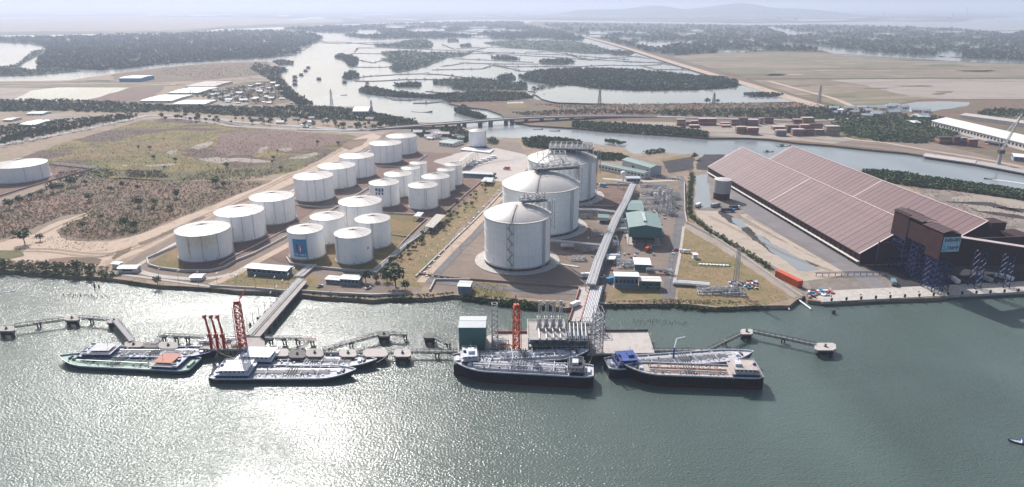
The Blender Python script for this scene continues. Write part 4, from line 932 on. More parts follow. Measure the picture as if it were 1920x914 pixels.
hall('blue_shed', 'bright blue metal shed on the far left plain', 'shed', (224,154), (264,154), 147, 142, 1.5, 'x', 'paleroof', 'mblue')
def canopy(name, label, px, z, m='steel', n=4, ridge=0.0):
    c = [P(x, y, ZL+z) for x, y in px]; t = thing(name, label, 'shelter', (c[0].x, c[0].y, ZL)); up = Vector((0,0,.25))
    a, b, c_, d = c; m1, m2 = (a+d)/2+Vector((0,0,ridge)), (b+c_)/2+Vector((0,0,ridge))
    for q in ((a, b, m2, m1), (m1, m2, c_, d)):
        mb = MB(); mb.add(list(q)+[p+up for p in q], [(0,1,2,3),(4,5,6,7),(0,1,5,4),(1,2,6,5),(2,3,7,6),(3,0,4,7)]); part('roof_sheet', mb, M[m], t, True)
    for e0, e1 in ((a, b), (d, c_)):
        for i in range(n+1):
            p = e0+(e1-e0)*(i/n); part('post', MB().beam(Vector((p.x, p.y, ZL-.2)), p, .35), M['steel'], t, True)
    return t
canopy('pump_shelter', 'grey mono-pitched pump shelter beside the avenue of trees', [(796,425),(818,402),(836,404),(812,428)], 5, 'concrete')
canopy('pipe_shelter', 'small grey square roof over the manifold left of the pump shelter', [(775,406),(783,398),(795,399),(788,407)], 4, 'paleroof', 2)
canopy('truck_loading_shed', 'long grey loading shed at the edge of the paved yard', [(858,303),(882,286),(896,289),(869,309)], 8, 'concrete', 5, 1.5)
canopy('bay_shelter', 'low open shelter at the yard corner beside the avenue', [(902,341),(908,333),(926,334),(922,342)], 4, 'paleroof', 2)
canopy('gas_skid_shelter', 'small flat grey shelter beside the main pipe rack near its bend', [(1137,487),(1139,481),(1155,481),(1153,487)], 4, 'white', 2)
# ------------------------------------------------------------------ process plant
def vessel(label, px, h, r, group=None, m='palesteel', plat=True):
    p = P(px[0], px[1], ZL); t = thing('process_column', label, 'vessel', p, 0, group)
    mb = MB(); mb.lathe((0,0,0), [(r, 0), (r, h-r*.5), (r*.7, h-r*.15), (.02, h)], 16); part('shell', mb, M[m], t)
    if plat:
        for f in (.45, .85):
            mb = MB(); mb.lathe((0,0,0), [(r, h*f), (r+1.1, h*f), (r+1.1, h*f+.12), (r, h*f+.12)], 16, sm=False); pf = part('platform', mb, M['steel'], t)
            mb = MB(); rails(mb, [(math.cos(2*pi*i/10)*(r+1.05), math.sin(2*pi*i/10)*(r+1.05)) for i in range(11)], h*f, 1.1, .08, 3); part('railing', mb, M['rail'], pf)
    mb = MB(); mb.beam((r+.3, -.3, 0), (r+.3, -.3, h), .08); mb.beam((r+.3, .3, 0), (r+.3, .3, h), .08)
    for i in range(int(h/.8)): mb.beam((r+.3, -.3, i*.8+.4), (r+.3, .3, i*.8+.4), .06)
    part('ladder', mb, M['steel'], t); return t
def drum(label, px, L, r, ang=0, group=None, m='white', z=0):
    p = P(px[0], px[1], ZL); t = thing('horizontal_drum', label, 'vessel', (p.x, p.y, ZL+z), ang, group)
    mb = MB(); prof = [(0.01, -L/2-r*.5), (r*.7, -L/2-r*.35), (r, -L/2), (r, L/2), (r*.7, L/2+r*.35), (.01, L/2+r*.5)]; mb.lathe((0,0,0), prof, 16)
    mb.v = [(v[2], v[0], v[1]+r+1.0) for v in mb.v]; part('shell', mb, M[m], t)
    for s_ in (-.3, .3): part('saddle', MB().box((L*s_, 0, .7), (.5, r*1.6, 1.4)), M['concrete'], t)
    return t
def skid(label, px, d, n, group=None, seed=0, h=5, cat='pipework'):
    """steel frame with pipes, valves and small vessels"""
    R2 = random.Random(seed); p = P(px[0], px[1], ZL); t = thing('process_skid', label, cat, p, R2.uniform(-.05, .05), group)
    mb = MB(); frame_box(mb, (0,0,0), (d[0], d[1], h), 0, max(2, int(d[0]/4)), 2, .28); part('steel_frame', mb, M['steel'], t)
    part('base_slab', MB().box((0,0,.1), (d[0]+1, d[1]+1, .3)), M['concrete'], t)
    for i in range(n):
        y = R2.uniform(-.45, .45)*d[1]; z = R2.uniform(.6, h*.95); r = R2.uniform(.15, .38); x0 = R2.uniform(-.6, -.1)*d[0]; x1 = R2.uniform(.1, .6)*d[0]
        mb = MB(); mb.path([Vector((x0, y, 0.2)), Vector((x0, y, z)), Vector((x1, y, z)), Vector((x1, y, .2))], r, 6); part('pipe', mb, M['palesteel'], t)
    for i in range(max(1, n//3)):
        x, y = R2.uniform(-.4, .4)*d[0], R2.uniform(-.4, .4)*d[1]; mb = MB(); mb.lathe((x, y, 0), [(.8, .2), (.8, h*.7), (.1, h*.85)], 10); part('pot', mb, M['palesteel'], t)
    return t
PG = 'steel framed pipe skids of the process area'
for i, (x, y, a, b, h) in enumerate([(1214,366,14,7,4),(1232,366,12,6,5),(1250,368,10,7,9),(1262,372,10,8,7),(1218,381,16,7,5),(1238,383,12,7,8),(1255,388,10,9,10),(1226,396,14,8,5),(1248,400,10,7,8),(1259,404,7,6,6),(1212,350,14,6,4),(1236,352,16,6,3)]):
    skid('open steel pipe skid in the process area behind the large green shed', (x, y), (a, b), 7, PG, i, h)
for i, (x, y, h, r) in enumerate([(1243,388,15,1.2),(1250,396,13,1.0),(1236,372,11,1.4),(1257,380,14,.9),(1228,378,9,1.5)]):
    vessel('slim pale process column with ringed platforms behind the large green shed', (x, y), h, r, 'slim process columns behind the green shed')
skid('pipe skid tucked between the kiosk and the main rack', (1110,470), (14,6), 6, None, 31, 5)
drum('white drum lying under the rack from the nearest domed tank', (1064,466), 9, 1.7)
skid('pipe manifold left of the large green shed', (1163,428), (8,12), 7, None, 33, 4)
skid('pipe manifold left of the small green-walled building', (1174,500), (13,6), 7, None, 34, 3)
drum('white drum on saddles left of the large green shed', (1168,418), 11, 1.5)
drum('second white drum on saddles nearer the front of the large green shed', (1167,436), 11, 1.5)
drum('white drum on saddles beside the main rack below the green shed', (1147,487), 12, 1.7)
skid('valve skid under the main rack at the bend', (1149,462), (7,16), 8, None, 36, 6)
for i, (x, y) in enumerate([(1085,488),(1070,415),(1120,440),(1100,408)]):
    skid('low pipe skid on bare ground %s' % ['in the shade right of the nearest domed tank','beside the foot of the middle domed tank','left of the main rack opposite the green shed','behind the kiosk near the main rack'][i], (x, y), (9, 5), 4, None, 50+i, 3)
# white sphere on its stand beside the control room
p = P(1168,343,ZL); t = thing('white_sphere', 'white round tank on a thin stand beside the far control room', 'tank', p)
mb = MB(); mb.lathe((0,0,0), [(.01, 7)]+[(3*math.sin(a), 10-3*math.cos(a)) for a in [.3+i*.25 for i in range(10)]]+[(.01, 13)], 20); part('ball', mb, M['white'], t); part('stem', MB().rod((0,0,0), (0,0,7.2), .8, n=10), M['white'], t)
# field equipment beside the mast
skid('white framed pig launcher skid beside the lattice mast', (1345,549), (26,6), 12, None, 70, 4)
skid('low pipe skid with white valves at the foot of the lattice mast', (1374,553), (14,5), 7, None, 71, 2.5)
for i, (x, y) in enumerate([(1280,474),(1288,475)]): drum('small red and white drum on the field %s' % ('beside the plant road', 'second from the plant road')[i], (x, y), 5, .9, 0, None, 'white')
hall('field_cabinet', 'small white cabinet standing alone on the grassy field', 'cabinet', (1300,486), (1307,486), 478, 475, .2, 'x', 'white', 'palewall')
mb = MB()
for i in range(9):
    p = P(1313+i*6.3, 496+.3*i, ZL+.5); solo('white_block', MB().box(p, (2.2, 1.6, 1.0), i*.7), M['stonewhite'], 'white concrete block in the row across the grassy field', 'block', 'white blocks lying across the grassy field')
def lattice_mast(name, label, p, h, w0, w1, m, cat='mast', lev=None, r=.18, group=None, arms=0, ladder=False):
    t = thing(name, label, cat, p, .2, group); lev = lev or max(3, int(h/(w0*1.1)))
    co = [(-1,-1),(1,-1),(1,1),(-1,1)]; at = lambda k, c: Vector((c[0]*(w0+(w1-w0)*k/lev)/2, c[1]*(w0+(w1-w0)*k/lev)/2, h*k/lev))
    for c in co: part('leg', MB().beam(at(0, c), at(lev, c), r*1.5), m, t)
    for j in range(4):
        mb = MB(); c, d = co[j], co[(j+1) % 4]
        for k in range(lev):
            mb.beam(at(k, c), at(k+1, d), r); mb.beam(at(k+1, c), at(k+1, d), r)
            if w0 > 3: mb.beam(at(k, d), at(k+1, c), r)
        part('bracing', mb, m, t)
    for i in range(arms):
        z = h*(.72+.13*i); part('cross_arm', MB().beam((-h*.13, 0, z), (h*.13, 0, z), r*1.6), m, t)
    return t
mast = lattice_mast('lattice_mast', 'tall grey lattice mast standing on the grassy field near the river', P(1377,549,ZL), zrow(P(1377,549,ZL).x, P(1377,549,ZL).y, 466)-ZL, 2.6, 1.6, M['steel'], r=.16)
# heap of coloured scrap
HM = [M['red'], M['mblue'], M['white'], M['steel'], M['orange'], M['darksteel']]
R2 = random.Random(5)
for i in range(60):
    x = 1368+R2.random()*52; y = 528+R2.random()*16-(x-1368)*.02; p = P(x, y, ZL+.1); k = R2.randrange(6)
    solo('scrap_piece', MB().box((p.x, p.y, p.z+R2.uniform(.3, 1.2)), (R2.uniform(.8,3), R2.uniform(.6,1.8), R2.uniform(.5,1.4)), R2.uniform(0, 3)), HM[k], '%s piece of scrap in the heap behind the lattice mast' % ['red','blue','white','grey','orange','dark'][k], 'scrap', 'pieces of scrap heaped behind the mast')
# portal frames and slim fences of the domed tank compound
M['fence'] = mat('brown_fence_steel', (.20,.12,.11), .7, 0, .1, 1)
def fence(label, px, h, step=6, z=ZL, m=None):
    pts = W(px, z); t = thing('fence', label, 'fence', pts[0])
    for a, b in zip(pts, pts[1:]):
        k = max(1, int((b-a).length/step)); mb = MB()
        mb.beam(a+Vector((0,0,h)), b+Vector((0,0,h)), .12); mb.beam(a+Vector((0,0,h*.5)), b+Vector((0,0,h*.5)), .08); mb.beam(a+Vector((0,0,.4)), b+Vector((0,0,.4)), .08)
        part('fence_rail', mb, m or M['fence'], t, True)
        for i in range(k): p = a+(b-a)*(i/k); part('post', MB().beam(p-Vector((0,0,.1)), p+Vector((0,0,h)), .16), m or M['fence'], t, True)
    return t
fence('brown fence across the yard left of the nearest domed tank', [(847,473),(864,476),(890,480)], 7, 7)
fence('brown fence right of the nearest domed tank', [(1040,480),(1062,486),(1082,500)], 5, 6)
fence('brown fence in front of the middle domed tank', [(1092,432),(1115,436),(1138,437)], 5, 6)
fence('brown fence in front of the farthest domed tank', [(1114,372),(1140,374),(1162,376)], 5, 6)
wall('narrow pale drain cover strip leaving the ring pad of the nearest tank', [(1022,492),(1082,501)], .5, 2.2, M['paleconc'], 'drain_cover', 'drain cover')
# ================================================================== jetties, dolphins and loading gear
ZJ = 4.6
M['midsteel'] = mat('weathered_steel_grating', (.20,.20,.21), .7, .1, .15, 1)
M['pile'] = mat('weathered_pile', (.09,.085,.08), .9, 0, .2, .5)
M['deck'] = mat('jetty_deck', (.34,.315,.30), .85, 0, .08, .25, (.27,.24,.22), .2)
M['pinkdeck'] = mat('pale_jetty_deck', (.42,.385,.365), .85, 0, .06, .2, (.30,.27,.25), .15)
def inside(p, poly):
    c = False; j = len(poly)-1
    for i in range(len(poly)):
        a, b = poly[i], poly[j]
        if (a[1] > p[1]) != (b[1] > p[1]) and p[0] < (b[0]-a[0])*(p[1]-a[1])/(b[1]-a[1])+a[0]: c = not c
        j = i
    return c
def slab(name, label, cat, px, z=ZJ, th=.9, m='deck', pile=7.0, group=None, kerb=True, extra=None, pr=.45):
    pts = W(px, z) if not isinstance(px[0], Vector) else px
    c = sum((Vector(p) for p in pts), Vector())/len(pts); t = thing(name, label, cat, (c.x, c.y, 0), 0, group)
    poly = [(p.x, p.y) for p in pts]; part('deck_slab', MB().prism(poly, z-th, z), M[m], t, True)
    if kerb:
        mb = MB()
        for i in range(len(pts)):
            a, b = pts[i], pts[(i+1) % len(pts)]; k = (c-a).normalized()*.4; k2 = (c-b).normalized()*.4; mb.beam(a+k+Vector((0,0,.12)), b+k2+Vector((0,0,.12)), .35, .3)
        part('kerb', mb, M[m], t, True)
    # fascia piles along the outline and inside
    x0, x1 = min(p[0] for p in poly), max(p[0] for p in poly); y0, y1 = min(p[1] for p in poly), max(p[1] for p in poly); n = 0
    sh = [((p[0]-c.x)*.9+c.x, (p[1]-c.y)*.9+c.y) for p in poly]
    ys = y0+1.2
    nx, ny = max(2, int((x1-x0)/pile)+1), max(2, int((y1-y0)/pile)+1)
    for i in range(nx):
        for j in range(ny):
            x = x0+(x1-x0)*(i+.5)/nx; y = y0+(y1-y0)*(j+.5)/ny
            if inside((x, y), poly): part('pile', MB().rod((x, y, -2), (x, y, z-th), pr, n=8), M['pile'], t, True); n += 1
    for i in range(len(pts)):
        a, b = pts[i], pts[(i+1) % len(pts)]; L = (b-a).length; k = max(1, int(L/pile))
        for q in range(k):
            p = a+(b-a)*((q+.5)/k); p = p+(c-p).normalized()*.8; part('pile', MB().rod((p.x, p.y, -2), (p.x, p.y, z-th), pr, n=8), M['pile'], t, True)
    return t
def dolphin(label, x0, x1, yt, yb, z=4.2, group='mooring dolphins in the river', bollard=True, m='deck', dark=False):
    """a thick concrete cap on piles; x0..x1 width, yt back edge row, yb front edge row of its top"""
    pts = W([(x0, yb), (x1, yb), (x1-1, yt), (x0+1, yt)], z); a, b, c_, d = pts; ch = (b-a).length*.16
    q = []
    for i in range(4):
        p, pn, pp = pts[i], pts[(i+1) % 4], pts[i-1]; q += [p+(pp-p).normalized()*ch, p+(pn-p).normalized()*ch]
    c = sum(q, Vector())/8; t = thing('mooring_dolphin', label, 'mooring dolphin', (c.x, c.y, 0), 0, group); poly = [(p.x, p.y) for p in q]
    part('concrete_cap', MB().prism(poly, z-1.9, z), M['darkconc' if dark else m], t, True)
    for i in range(8):
        p = c+(q[i]-c)*.72; part('pile', MB().rod((p.x, p.y, -2), (p.x, p.y, z-1.9), .5, n=8), M['pile'], t, True)
    mid = (a+b)/2; part('fender', MB().box((mid.x, mid.y-.35, z-1.5), ((b-a).length*.7, .7, 2.0)), M['black'], t, True)
    if bollard:
        mb = MB(); mb.lathe((c.x, c.y, z), [(.9, 0), (.9, .25), (.45, .4), (.4, 1.1), (.8, 1.3), (.01, 1.5)], 10); part('bollard', mb, M['darksteel'], t, True)
    return t
def catwalk(label, a, b, z=4.4, w=1.2, m='darksteel', group='steel catwalks between the dolphins'):
    A, B = P(a[0], a[1], z), P(b[0], b[1], z); t = thing('catwalk', label, 'catwalk', A, 0, group); d = (B-A); nn = Vector((-d.y, d.x, 0)).normalized()*w/2; L = d.length
    part('walk_deck', MB().beam(A, B, w, .25), M['midsteel'], t, True)
    for s_ in (-1, 1):
        mb = MB(); e = nn*s_; dn = Vector((0,0,-1.1)); up = Vector((0,0,1.1)); mb.beam(A+e+dn, B+e+dn, .25); mb.beam(A+e+up, B+e+up, .14); k = max(2, int(L/3))
        for i in range(k):
            p, q = A+d*(i/k)+e, A+d*((i+1)/k)+e; mb.beam(p+dn, q+(up*0), .14); mb.beam(p+dn, p+up, .14)
        part('side_truss', mb, M[m], t, True)
    return t
def pier(label, x, yt, yb, z=3.6):
    p = P(x, yb, 0); t = thing('catwalk_pier', label, 'pier', (p.x, p.y, 0), 0, 'small piers under the catwalks')
    part('pier_cap', MB().box((0,0,z-.5), (2.6, 2.2, 1.0)), M['darkconc'], t)
    for s_ in (-.8, .8): part('pile', MB().rod((s_, 0, -2), (s_, 0, z-1), .4, n=8), M['pile'], t)
# ---- left jetty
slab('oil_jetty', 'concrete head of the left jetty carrying the red loading arms', 'jetty', [(372,655),(505,656),(497,648),(496,640),(480,628),(456,628),(430,632),(395,634)], m='deck')
slab('approach_trestle', 'long concrete approach bridge from the shore to the left jetty head', 'jetty', [(557,521),(577,527),(487,632),(456,632)], z=ZJ+.3, th=.7, m='deck', pile=9)
t = thing('pipe_track', 'grey pipe track on the left side of the long approach bridge', 'pipe rack', P(550,530,ZJ+.5)); 
for k in range(5):
    a, b = P(559+k*1.7,523+k*.3,ZJ+.9), P(459+k*2.3,629,ZJ+.9); part('pipe', MB().rod(a, b, .3 if k % 2 else .22, n=8), M['steel' if k % 2 else 'palesteel'], t, True)
A, B = P(566,524,ZJ+.3), P(470,630,ZJ+.3)
for i in range(18):
    p = A+(B-A)*(i/17); part('pipe_stand', MB().box((p.x-2.0, p.y, ZJ+.5), (5.0, .5, .5), -.2), M['concrete'], t, True)
solo('trestle_kerb', MB().beam(A+Vector((1.2,0,.35)), B+Vector((1.2,0,.35)), .5, .5), M['paleconc'], 'pale kerb dividing road and pipes on the long approach bridge', 'kerb')
for i in range(7):
    p = P(542-i*14.5, 557+i*11.3, 0); 
    solo('guide_pile', MB().rod((p.x, p.y, -1), (p.x, p.y, 2.6), .7, n=8), M['pile'], 'short dark pile in the water left of the long approach bridge', 'pile', 'short piles beside the approach bridge')
def loading_arm(name, label, px, base_row, top_row, m, thick=.5, z=ZJ):
    p = P(px, base_row, z); h = zrow(p.x, p.y, top_row)-z; t = thing(name, label, 'loading arm', p)
    part('riser', MB().rod((0,0,0), (0,0,h*.42), thick*1.4, thick*1.1, 10), m, t)
    part('base_plinth', MB().box((0,0,.3), (2.6, 2.6, .6)), M['concrete'], t)
    part('inboard_arm', MB().rod((0,0,h*.42), (-h*.07,.4,h*.97), thick*.75, thick*.6, 8), m, t)
    part('outboard_arm', MB().rod((-h*.07,.9,h*.97), (.5,1.2,h*.25), thick*.55, thick*.5, 8), m, t)
    mb = MB(); mb.box((.2, -.8, h*.44), (1.9, 1.6, h*.10)); part('counterweight', mb, m, t)
    mb = MB(); mb.rod((-.9, 0, h*.42), (.9, 0, h*.42), thick*1.7, n=10); part('swivel_joint', mb, m, t)
    mb = MB(); mb.rod((-h*.07-.7,.4,h*.97), (-h*.07+.7,.4,h*.97), thick*1.8, n=10); part('sheave', mb, m, t)
    part('diagonal_strut', MB().beam((1.6,1.4,0), (0,0,h*.35), .3), m, t)
    part('cable', MB().beam((.3,-.8,h*.46), (-h*.07,.4,h*.99), .12), m, t)
    return t
for x, lb in ((397,'left'), (409,'middle'), (421,'right')): loading_arm('tanker_loader', 'red loading arm on the left jetty head, %s of the three' % lb, x, 655, 593, M['red'], .6)
def gangway_tower(label, px, w, yb, yt, m, boom):
    p = P(px, yb, ZJ); h = zrow(p.x, p.y, yt)-ZJ; t = lattice_mast('gangway_tower', label, p, h, w, w*.88, m, 'tower', int(h/3.2), .26)
    for k in range(1, int(h/3.2)): 
        if k % 2: part('landing', MB().box((0, 0, h*k/int(h/3.2)), (w*.9, w*.9, .15)), m, t)
    part('inner_stair', MB().beam((-w*.3,0,.2), (w*.25,0,h*.97), .9, .2), m, t)
    for s_ in (-1, 1): part('guide_rail', MB().beam((s_*w*.72, -w*.55, 0), (s_*w*.66, -w*.5, h*.95), .3), m, t)
    part('boom', MB().beam((0,0,h), (boom[0], boom[1], h+boom[2]), .5), m, t)
    part('winch_house', MB().box((0,0,h+.8), (w*.8, w*.8, 1.6)), m, t)
    return t
gangway_tower('tall red lattice gangway tower on the left jetty', 456, 3.6, 652, 569, M['red'], (4, 6, 5))
# pipework and manifolds on the jetty head
M['pinkpipe'] = mat('red_lead_pipe', (.36,.14,.11), .6, 0, .1, 1)
for i, (x, y, a, b) in enumerate([(436,646,7,4),(388,650,6,3),(446,655,5,3)]):
    skid_t = skid('small pipe manifold on the left jetty head, %s' % ['between the arms and the red tower','at the left edge','in front of the red tower'][i], (x, y), (a, b), 4, None, 90+i, 2.0); skid_t.location.z = ZJ
# catwalk and piped line to the right of the left jetty
catwalk('thin pipe bridge leading right from the left jetty head', (497,633), (566,634), 4.8, 1.3, 'midsteel')
for x in (509,534,559,586): pier('dark pier under the pipe bridge right of the left jetty', x, 636, 646)
catwalk('striped red and white end of the pipe bridge right of the left jetty', (560,636), (592,637), 4.8, 3.2, 'pinkpipe')
catwalk('short inclined link down to the blocks right of the left jetty', (577,640), (562,654), 4.4, 1.6, 'midsteel')
catwalk('thin catwalk leading left from the left jetty head', (298,628), (384,632), 4.8, 1.0, 'midsteel')
for x in (309,332,353): pier('dark pier under the catwalk left of the left jetty', x, 632, 642)
catwalk('short dark steps down to the left breasting blocks', (300,634), (288,645), 4.4, 2.6, 'darksteel')
dolphin('concrete breasting block behind the sterns of the leftmost barges', 233, 268, 640, 651)
dolphin('dark framed block between two pale blocks at the left barges', 268, 297, 642, 652, dark=True, bollard=False)
dolphin('pale breasting block nearest the left jetty head', 297, 334, 641, 654)
dolphin('concrete block just right of the left jetty head behind the barges', 511, 541, 654, 668, bollard=False, m='pinkdeck')
dolphin('dark low block with steps right of the left jetty', 541, 573, 656, 671, dark=True)
dolphin('grey breasting block with a pale frame on top', 573, 607, 654, 669)
dolphin('small pale breasting dolphin with a dark bollard', 636, 669, 655, 669, m='pinkdeck')
dolphin('widest pale slab dolphin in the row between the jetties', 680, 728, 654, 669, m='pinkdeck', bollard=False)
dolphin('pale dolphin with a bollard, rightmost before the green shed', 738, 771, 655, 669, m='pinkdeck')
dolphin('grey dolphin at the corner of the catwalks right of the left jetty', 708, 731, 621, 631, dark=True)
dolphin('dark square dolphin standing alone left of the green shed', 794, 816, 624, 634, dark=True, bollard=False)
dolphin('leftmost dolphin, cut by the edge of the picture', -4, 28, 612, 621)
dolphin('small dolphin second from the left edge', 121, 149, 592, 601)
dolphin('dolphin third from the left edge, at the foot of the truss walkway', 200, 228, 596, 606)
catwalk('long catwalk between the two leftmost dolphins', (28,611), (121,598))
catwalk('catwalk between the second and third dolphins from the left', (148,595), (204,599))
pier('dark pier under the leftmost long catwalk', 74, 604, 614); pier('dark pier between the second and third dolphins', 173, 597, 606)
catwalk('heavy steel truss walkway slanting down to the left breasting blocks', (216,601), (248,639), 4.8, 3.2, 'midsteel')
catwalk('catwalk rising from the grey block to the corner dolphin', (606,656), (709,627)); pier('dark pier midway on the rising catwalk', 659, 643, 652)
catwalk('short catwalk right of the corner dolphin', (730,626), (762,627)); pier('dark pier at the free end of the short catwalk', 760, 628, 638)
catwalk('short sloping catwalk right of the lone square dolphin', (814,633), (842,645), 4.2); pier('dark pier at the end of the short sloping catwalk', 841, 642, 653)
catwalk('low catwalk running to the left side of the green shed', (770,659), (862,659), 3.6); pier('dark pier under the low catwalk left of the green shed', 820, 660, 671)
catwalk('low catwalk between the pale dolphins in the row', (668,661), (682,661), 3.6); catwalk('low catwalk joining the widest slab and the next dolphin', (727,661), (739,661), 3.6)
catwalk('low catwalk joining the grey block and the small pale dolphin', (606,661), (637,661), 3.6)
# ---- right-hand gas jetty
slab('gas_jetty', 'pale concrete deck of the gas jetty between shed and loading platform', 'jetty', [(858,664),(1012,665),(1012,626),(920,626),(905,632),(860,640)], m='pinkdeck')
slab('gas_jetty_right_deck', 'broad pale concrete deck right of the loading platform', 'jetty', [(1120,664),(1228,663),(1215,622),(1122,623)], m='pinkdeck')
slab('gas_jetty_middle_deck', 'narrow jetty deck under the loading platform', 'jetty', [(1012.5,665),(1119.5,665),(1121.5,623),(1012.5,626)], m='deck')
wall('dark timber edge along the far side of the pale deck', [P(1122,621.5,ZJ+.3),P(1214,620.5,ZJ+.3)], 1.0, .6, M['pile'], 'edge_beam', 'edge beam')
t, L, dep, hg = hall('jetty_shed', 'tall blue-green metal shed standing on the gas jetty', 'shed', (861,658), (911,658), 615, 594, .8, 'x', 'paleroof', 'greenwall', 0, 0, 0, .2, ZJ)
for i in range(9): part('wall_panel', MB().box((L*(i+.5)/9, -.08, hg/2), (L/9*.94, .10, hg*.97)), M['greenwall'], t)
lattice_mast('fire_monitor_tower', 'slim grey lattice tower beside the blue-green jetty shed', P(928,655,ZJ), 27, 3.0, 2.8, M['steel'], 'tower', 9, .2)
frm = skid('grey piping frame at the foot of the slim lattice tower', (938,648), (9,6), 6, None, 95, 7); frm.location = P(938,655,ZJ)
for i in range(2):
    frm = skid('low pink-grey valve frame %s' % ('behind the tanker at the shed corner', 'beside the jetty shed wall')[i], (925,650), (6,4), 4, None, 97+i, 4); frm.location = P(921+i*14, 661-i*12, ZJ)
T2 = gangway_tower('tall orange-red lattice gangway tower on the gas jetty', 968, 3.3, 657, 576, M['orange'], (0, 2, 6))
t = thing('gangway', 'arched orange gangway frame beside the foot of the gas jetty tower', 'gangway', P(948,659,ZJ))
mb = MB(); a = [Vector((-8,0,0)), Vector((-6,0,2.6)), Vector((-2,0,4.2)), Vector((2,0,4.2)), Vector((5,0,2.0))]
for q, r_ in zip(a, a[1:]): mb.beam(q, r_, .45)
part('arched_frame', mb, M['orange'], t)
for q in a[1:4]: part('upright', MB().beam((q.x, 0, 0), q, .22), M['orange'], t)
solo('white_cabin', MB().box(P(996,655,ZJ)+Vector((0,0,2.6)), (3.2, 3.0, 5.2)), M['greenroof'], 'pale green cabin between the orange tower and the loading platform', 'cabin')
wall('brown pipe wall along the back edge of the gas jetty deck', [P(928,625,ZJ),P(1010,624.5,ZJ)], 1.4, .5, M['pinkpipe'], 'pipe_wall', 'pipe wall')
# raised loading platform: two storeys of steel, plated deck, four arms
px0, px1 = P(990,664,ZJ), P(1106,664,ZJ); w = px1.x-px0.x; hz_ = zrow(px0.x, px0.y, 638)-ZJ; dpt = (P(990,603,ZJ+hz_)-P(990,638,ZJ+hz_)).y
t = thing('loading_platform', 'two-storey steel loading platform with a pale top deck on the gas jetty', 'platform', (px0.x, px0.y, ZJ)); w1 = w*.62
part('top_deck', MB().box((w1/2, dpt/2, hz_), (w1, dpt, .4)), M['deck'], t)
part('right_deck', MB().box((w1+(w-w1)/2+.05, dpt*.45, hz_-1.5), (w-w1-.1, dpt*.8, .4)), M['darksteel'], t)
part('middle_deck', MB().box((w/2, dpt/2, hz_*.5), (w, dpt*.96, .3)), M['steel'], t)
for i in range(13):
    for j in range(3):
        part('column', MB().box((.3+(w-.6)*i/12, .3+(dpt-.6)*j/2, hz_*.5-.1), (.45, .45, hz_-.5 if i < 8 else hz_-2.2)), M['darksteel'], t)
    if i < 12:
        x0, x1 = .3+(w-.6)*i/12, .3+(w-.6)*(i+1)/12; part('brace', MB().beam((x0, .25, (i % 2)*hz_*.5), (x1, .25, (1-i % 2)*hz_*.5), .2), M['darksteel'], t)
for i in range(7):
    x = w*(i+.5)/7; part('equipment_box', MB().box((x, dpt*.35, hz_*.25), (w/7*.6, dpt*.4, hz_*.4)), M['bluewall'], t)
    part('equipment_box', MB().box((x, dpt*.35, hz_*.72), (w/7*.55, dpt*.4, hz_*.34)), M['bluewall'], t)
mb = MB(); rails(mb, [(0,0),(w1,0),(w1,dpt),(0,dpt),(0,0)], hz_+.2, 1.2, .14, 2.5); part('railing', mb, M['white'], t)
R2 = random.Random(44)
for i in range(5):
    x = w1+2+(w-w1-4)*i/4; mb = MB(); mb.path([Vector((x, dpt*.1, hz_-1)), Vector((x, dpt*.1, hz_+1.2)), Vector((x+1, dpt*.8, hz_+1.2)), Vector((x+1, dpt*.8, hz_-1))], .3, 8); part('deck_pipe', mb, M['palesteel'], t)
for i in range(4):
    x = w1*(.30+.185*i); part('deck_pipe', MB().rod((x, .5, hz_+.6), (x, dpt*.85, hz_+.6), .5, n=8), M['palesteel'], t)
for i, lb in enumerate(('first', 'second', 'third', 'fourth')):
    x = px0.x+w1*(.30+.185*i); y = px0.y+dpt*.62; zt = zrow(x, y, 566)
    a = thing('marine_arm', 'silver marine loading arm on the gas platform, %s from the left' % lb, 'loading arm', (x, y, ZJ+hz_+.2)); hh = zt-ZJ-hz_
    M_ = M['palesteel']
    part('riser', MB().rod((0,0,0), (0,0,hh*.35), .9, .8, 10), M_, a); part('inboard_arm', MB().rod((0,0,hh*.3), (0,.3,hh*.96), .42, .34, 8), M_, a); part('outboard_arm', MB().rod((1.1,-.2,hh*.96), (1.1,-.6,hh*.16), .32, .3, 8), M_, a)
    part('sheave', MB().rod((-.3,.2,hh*.97), (1.4,.2,hh*.97), .85, n=12), M_, a); part('counterweight', MB().box((0, 2.4, hh*.30), (1.8, 2.2, 2.0)), M['steel'], a)
    part('triple_swivel', MB().lathe((1.1,-.6,hh*.06), [(.2,0),(.7,.4),(.7,1.6),(.2,2.0)], 10), M_, a); part('support_strut', MB().beam((-1.4,-2.2,0), (0,0,hh*.3), .35), M_, a); part('support_strut', MB().beam((1.4,-2.2,0), (0,0,hh*.3), .35), M_, a)
    part('cable', MB().beam((.2,2.2,hh*.34), (.2,.3,hh*.97), .12), M_, a)
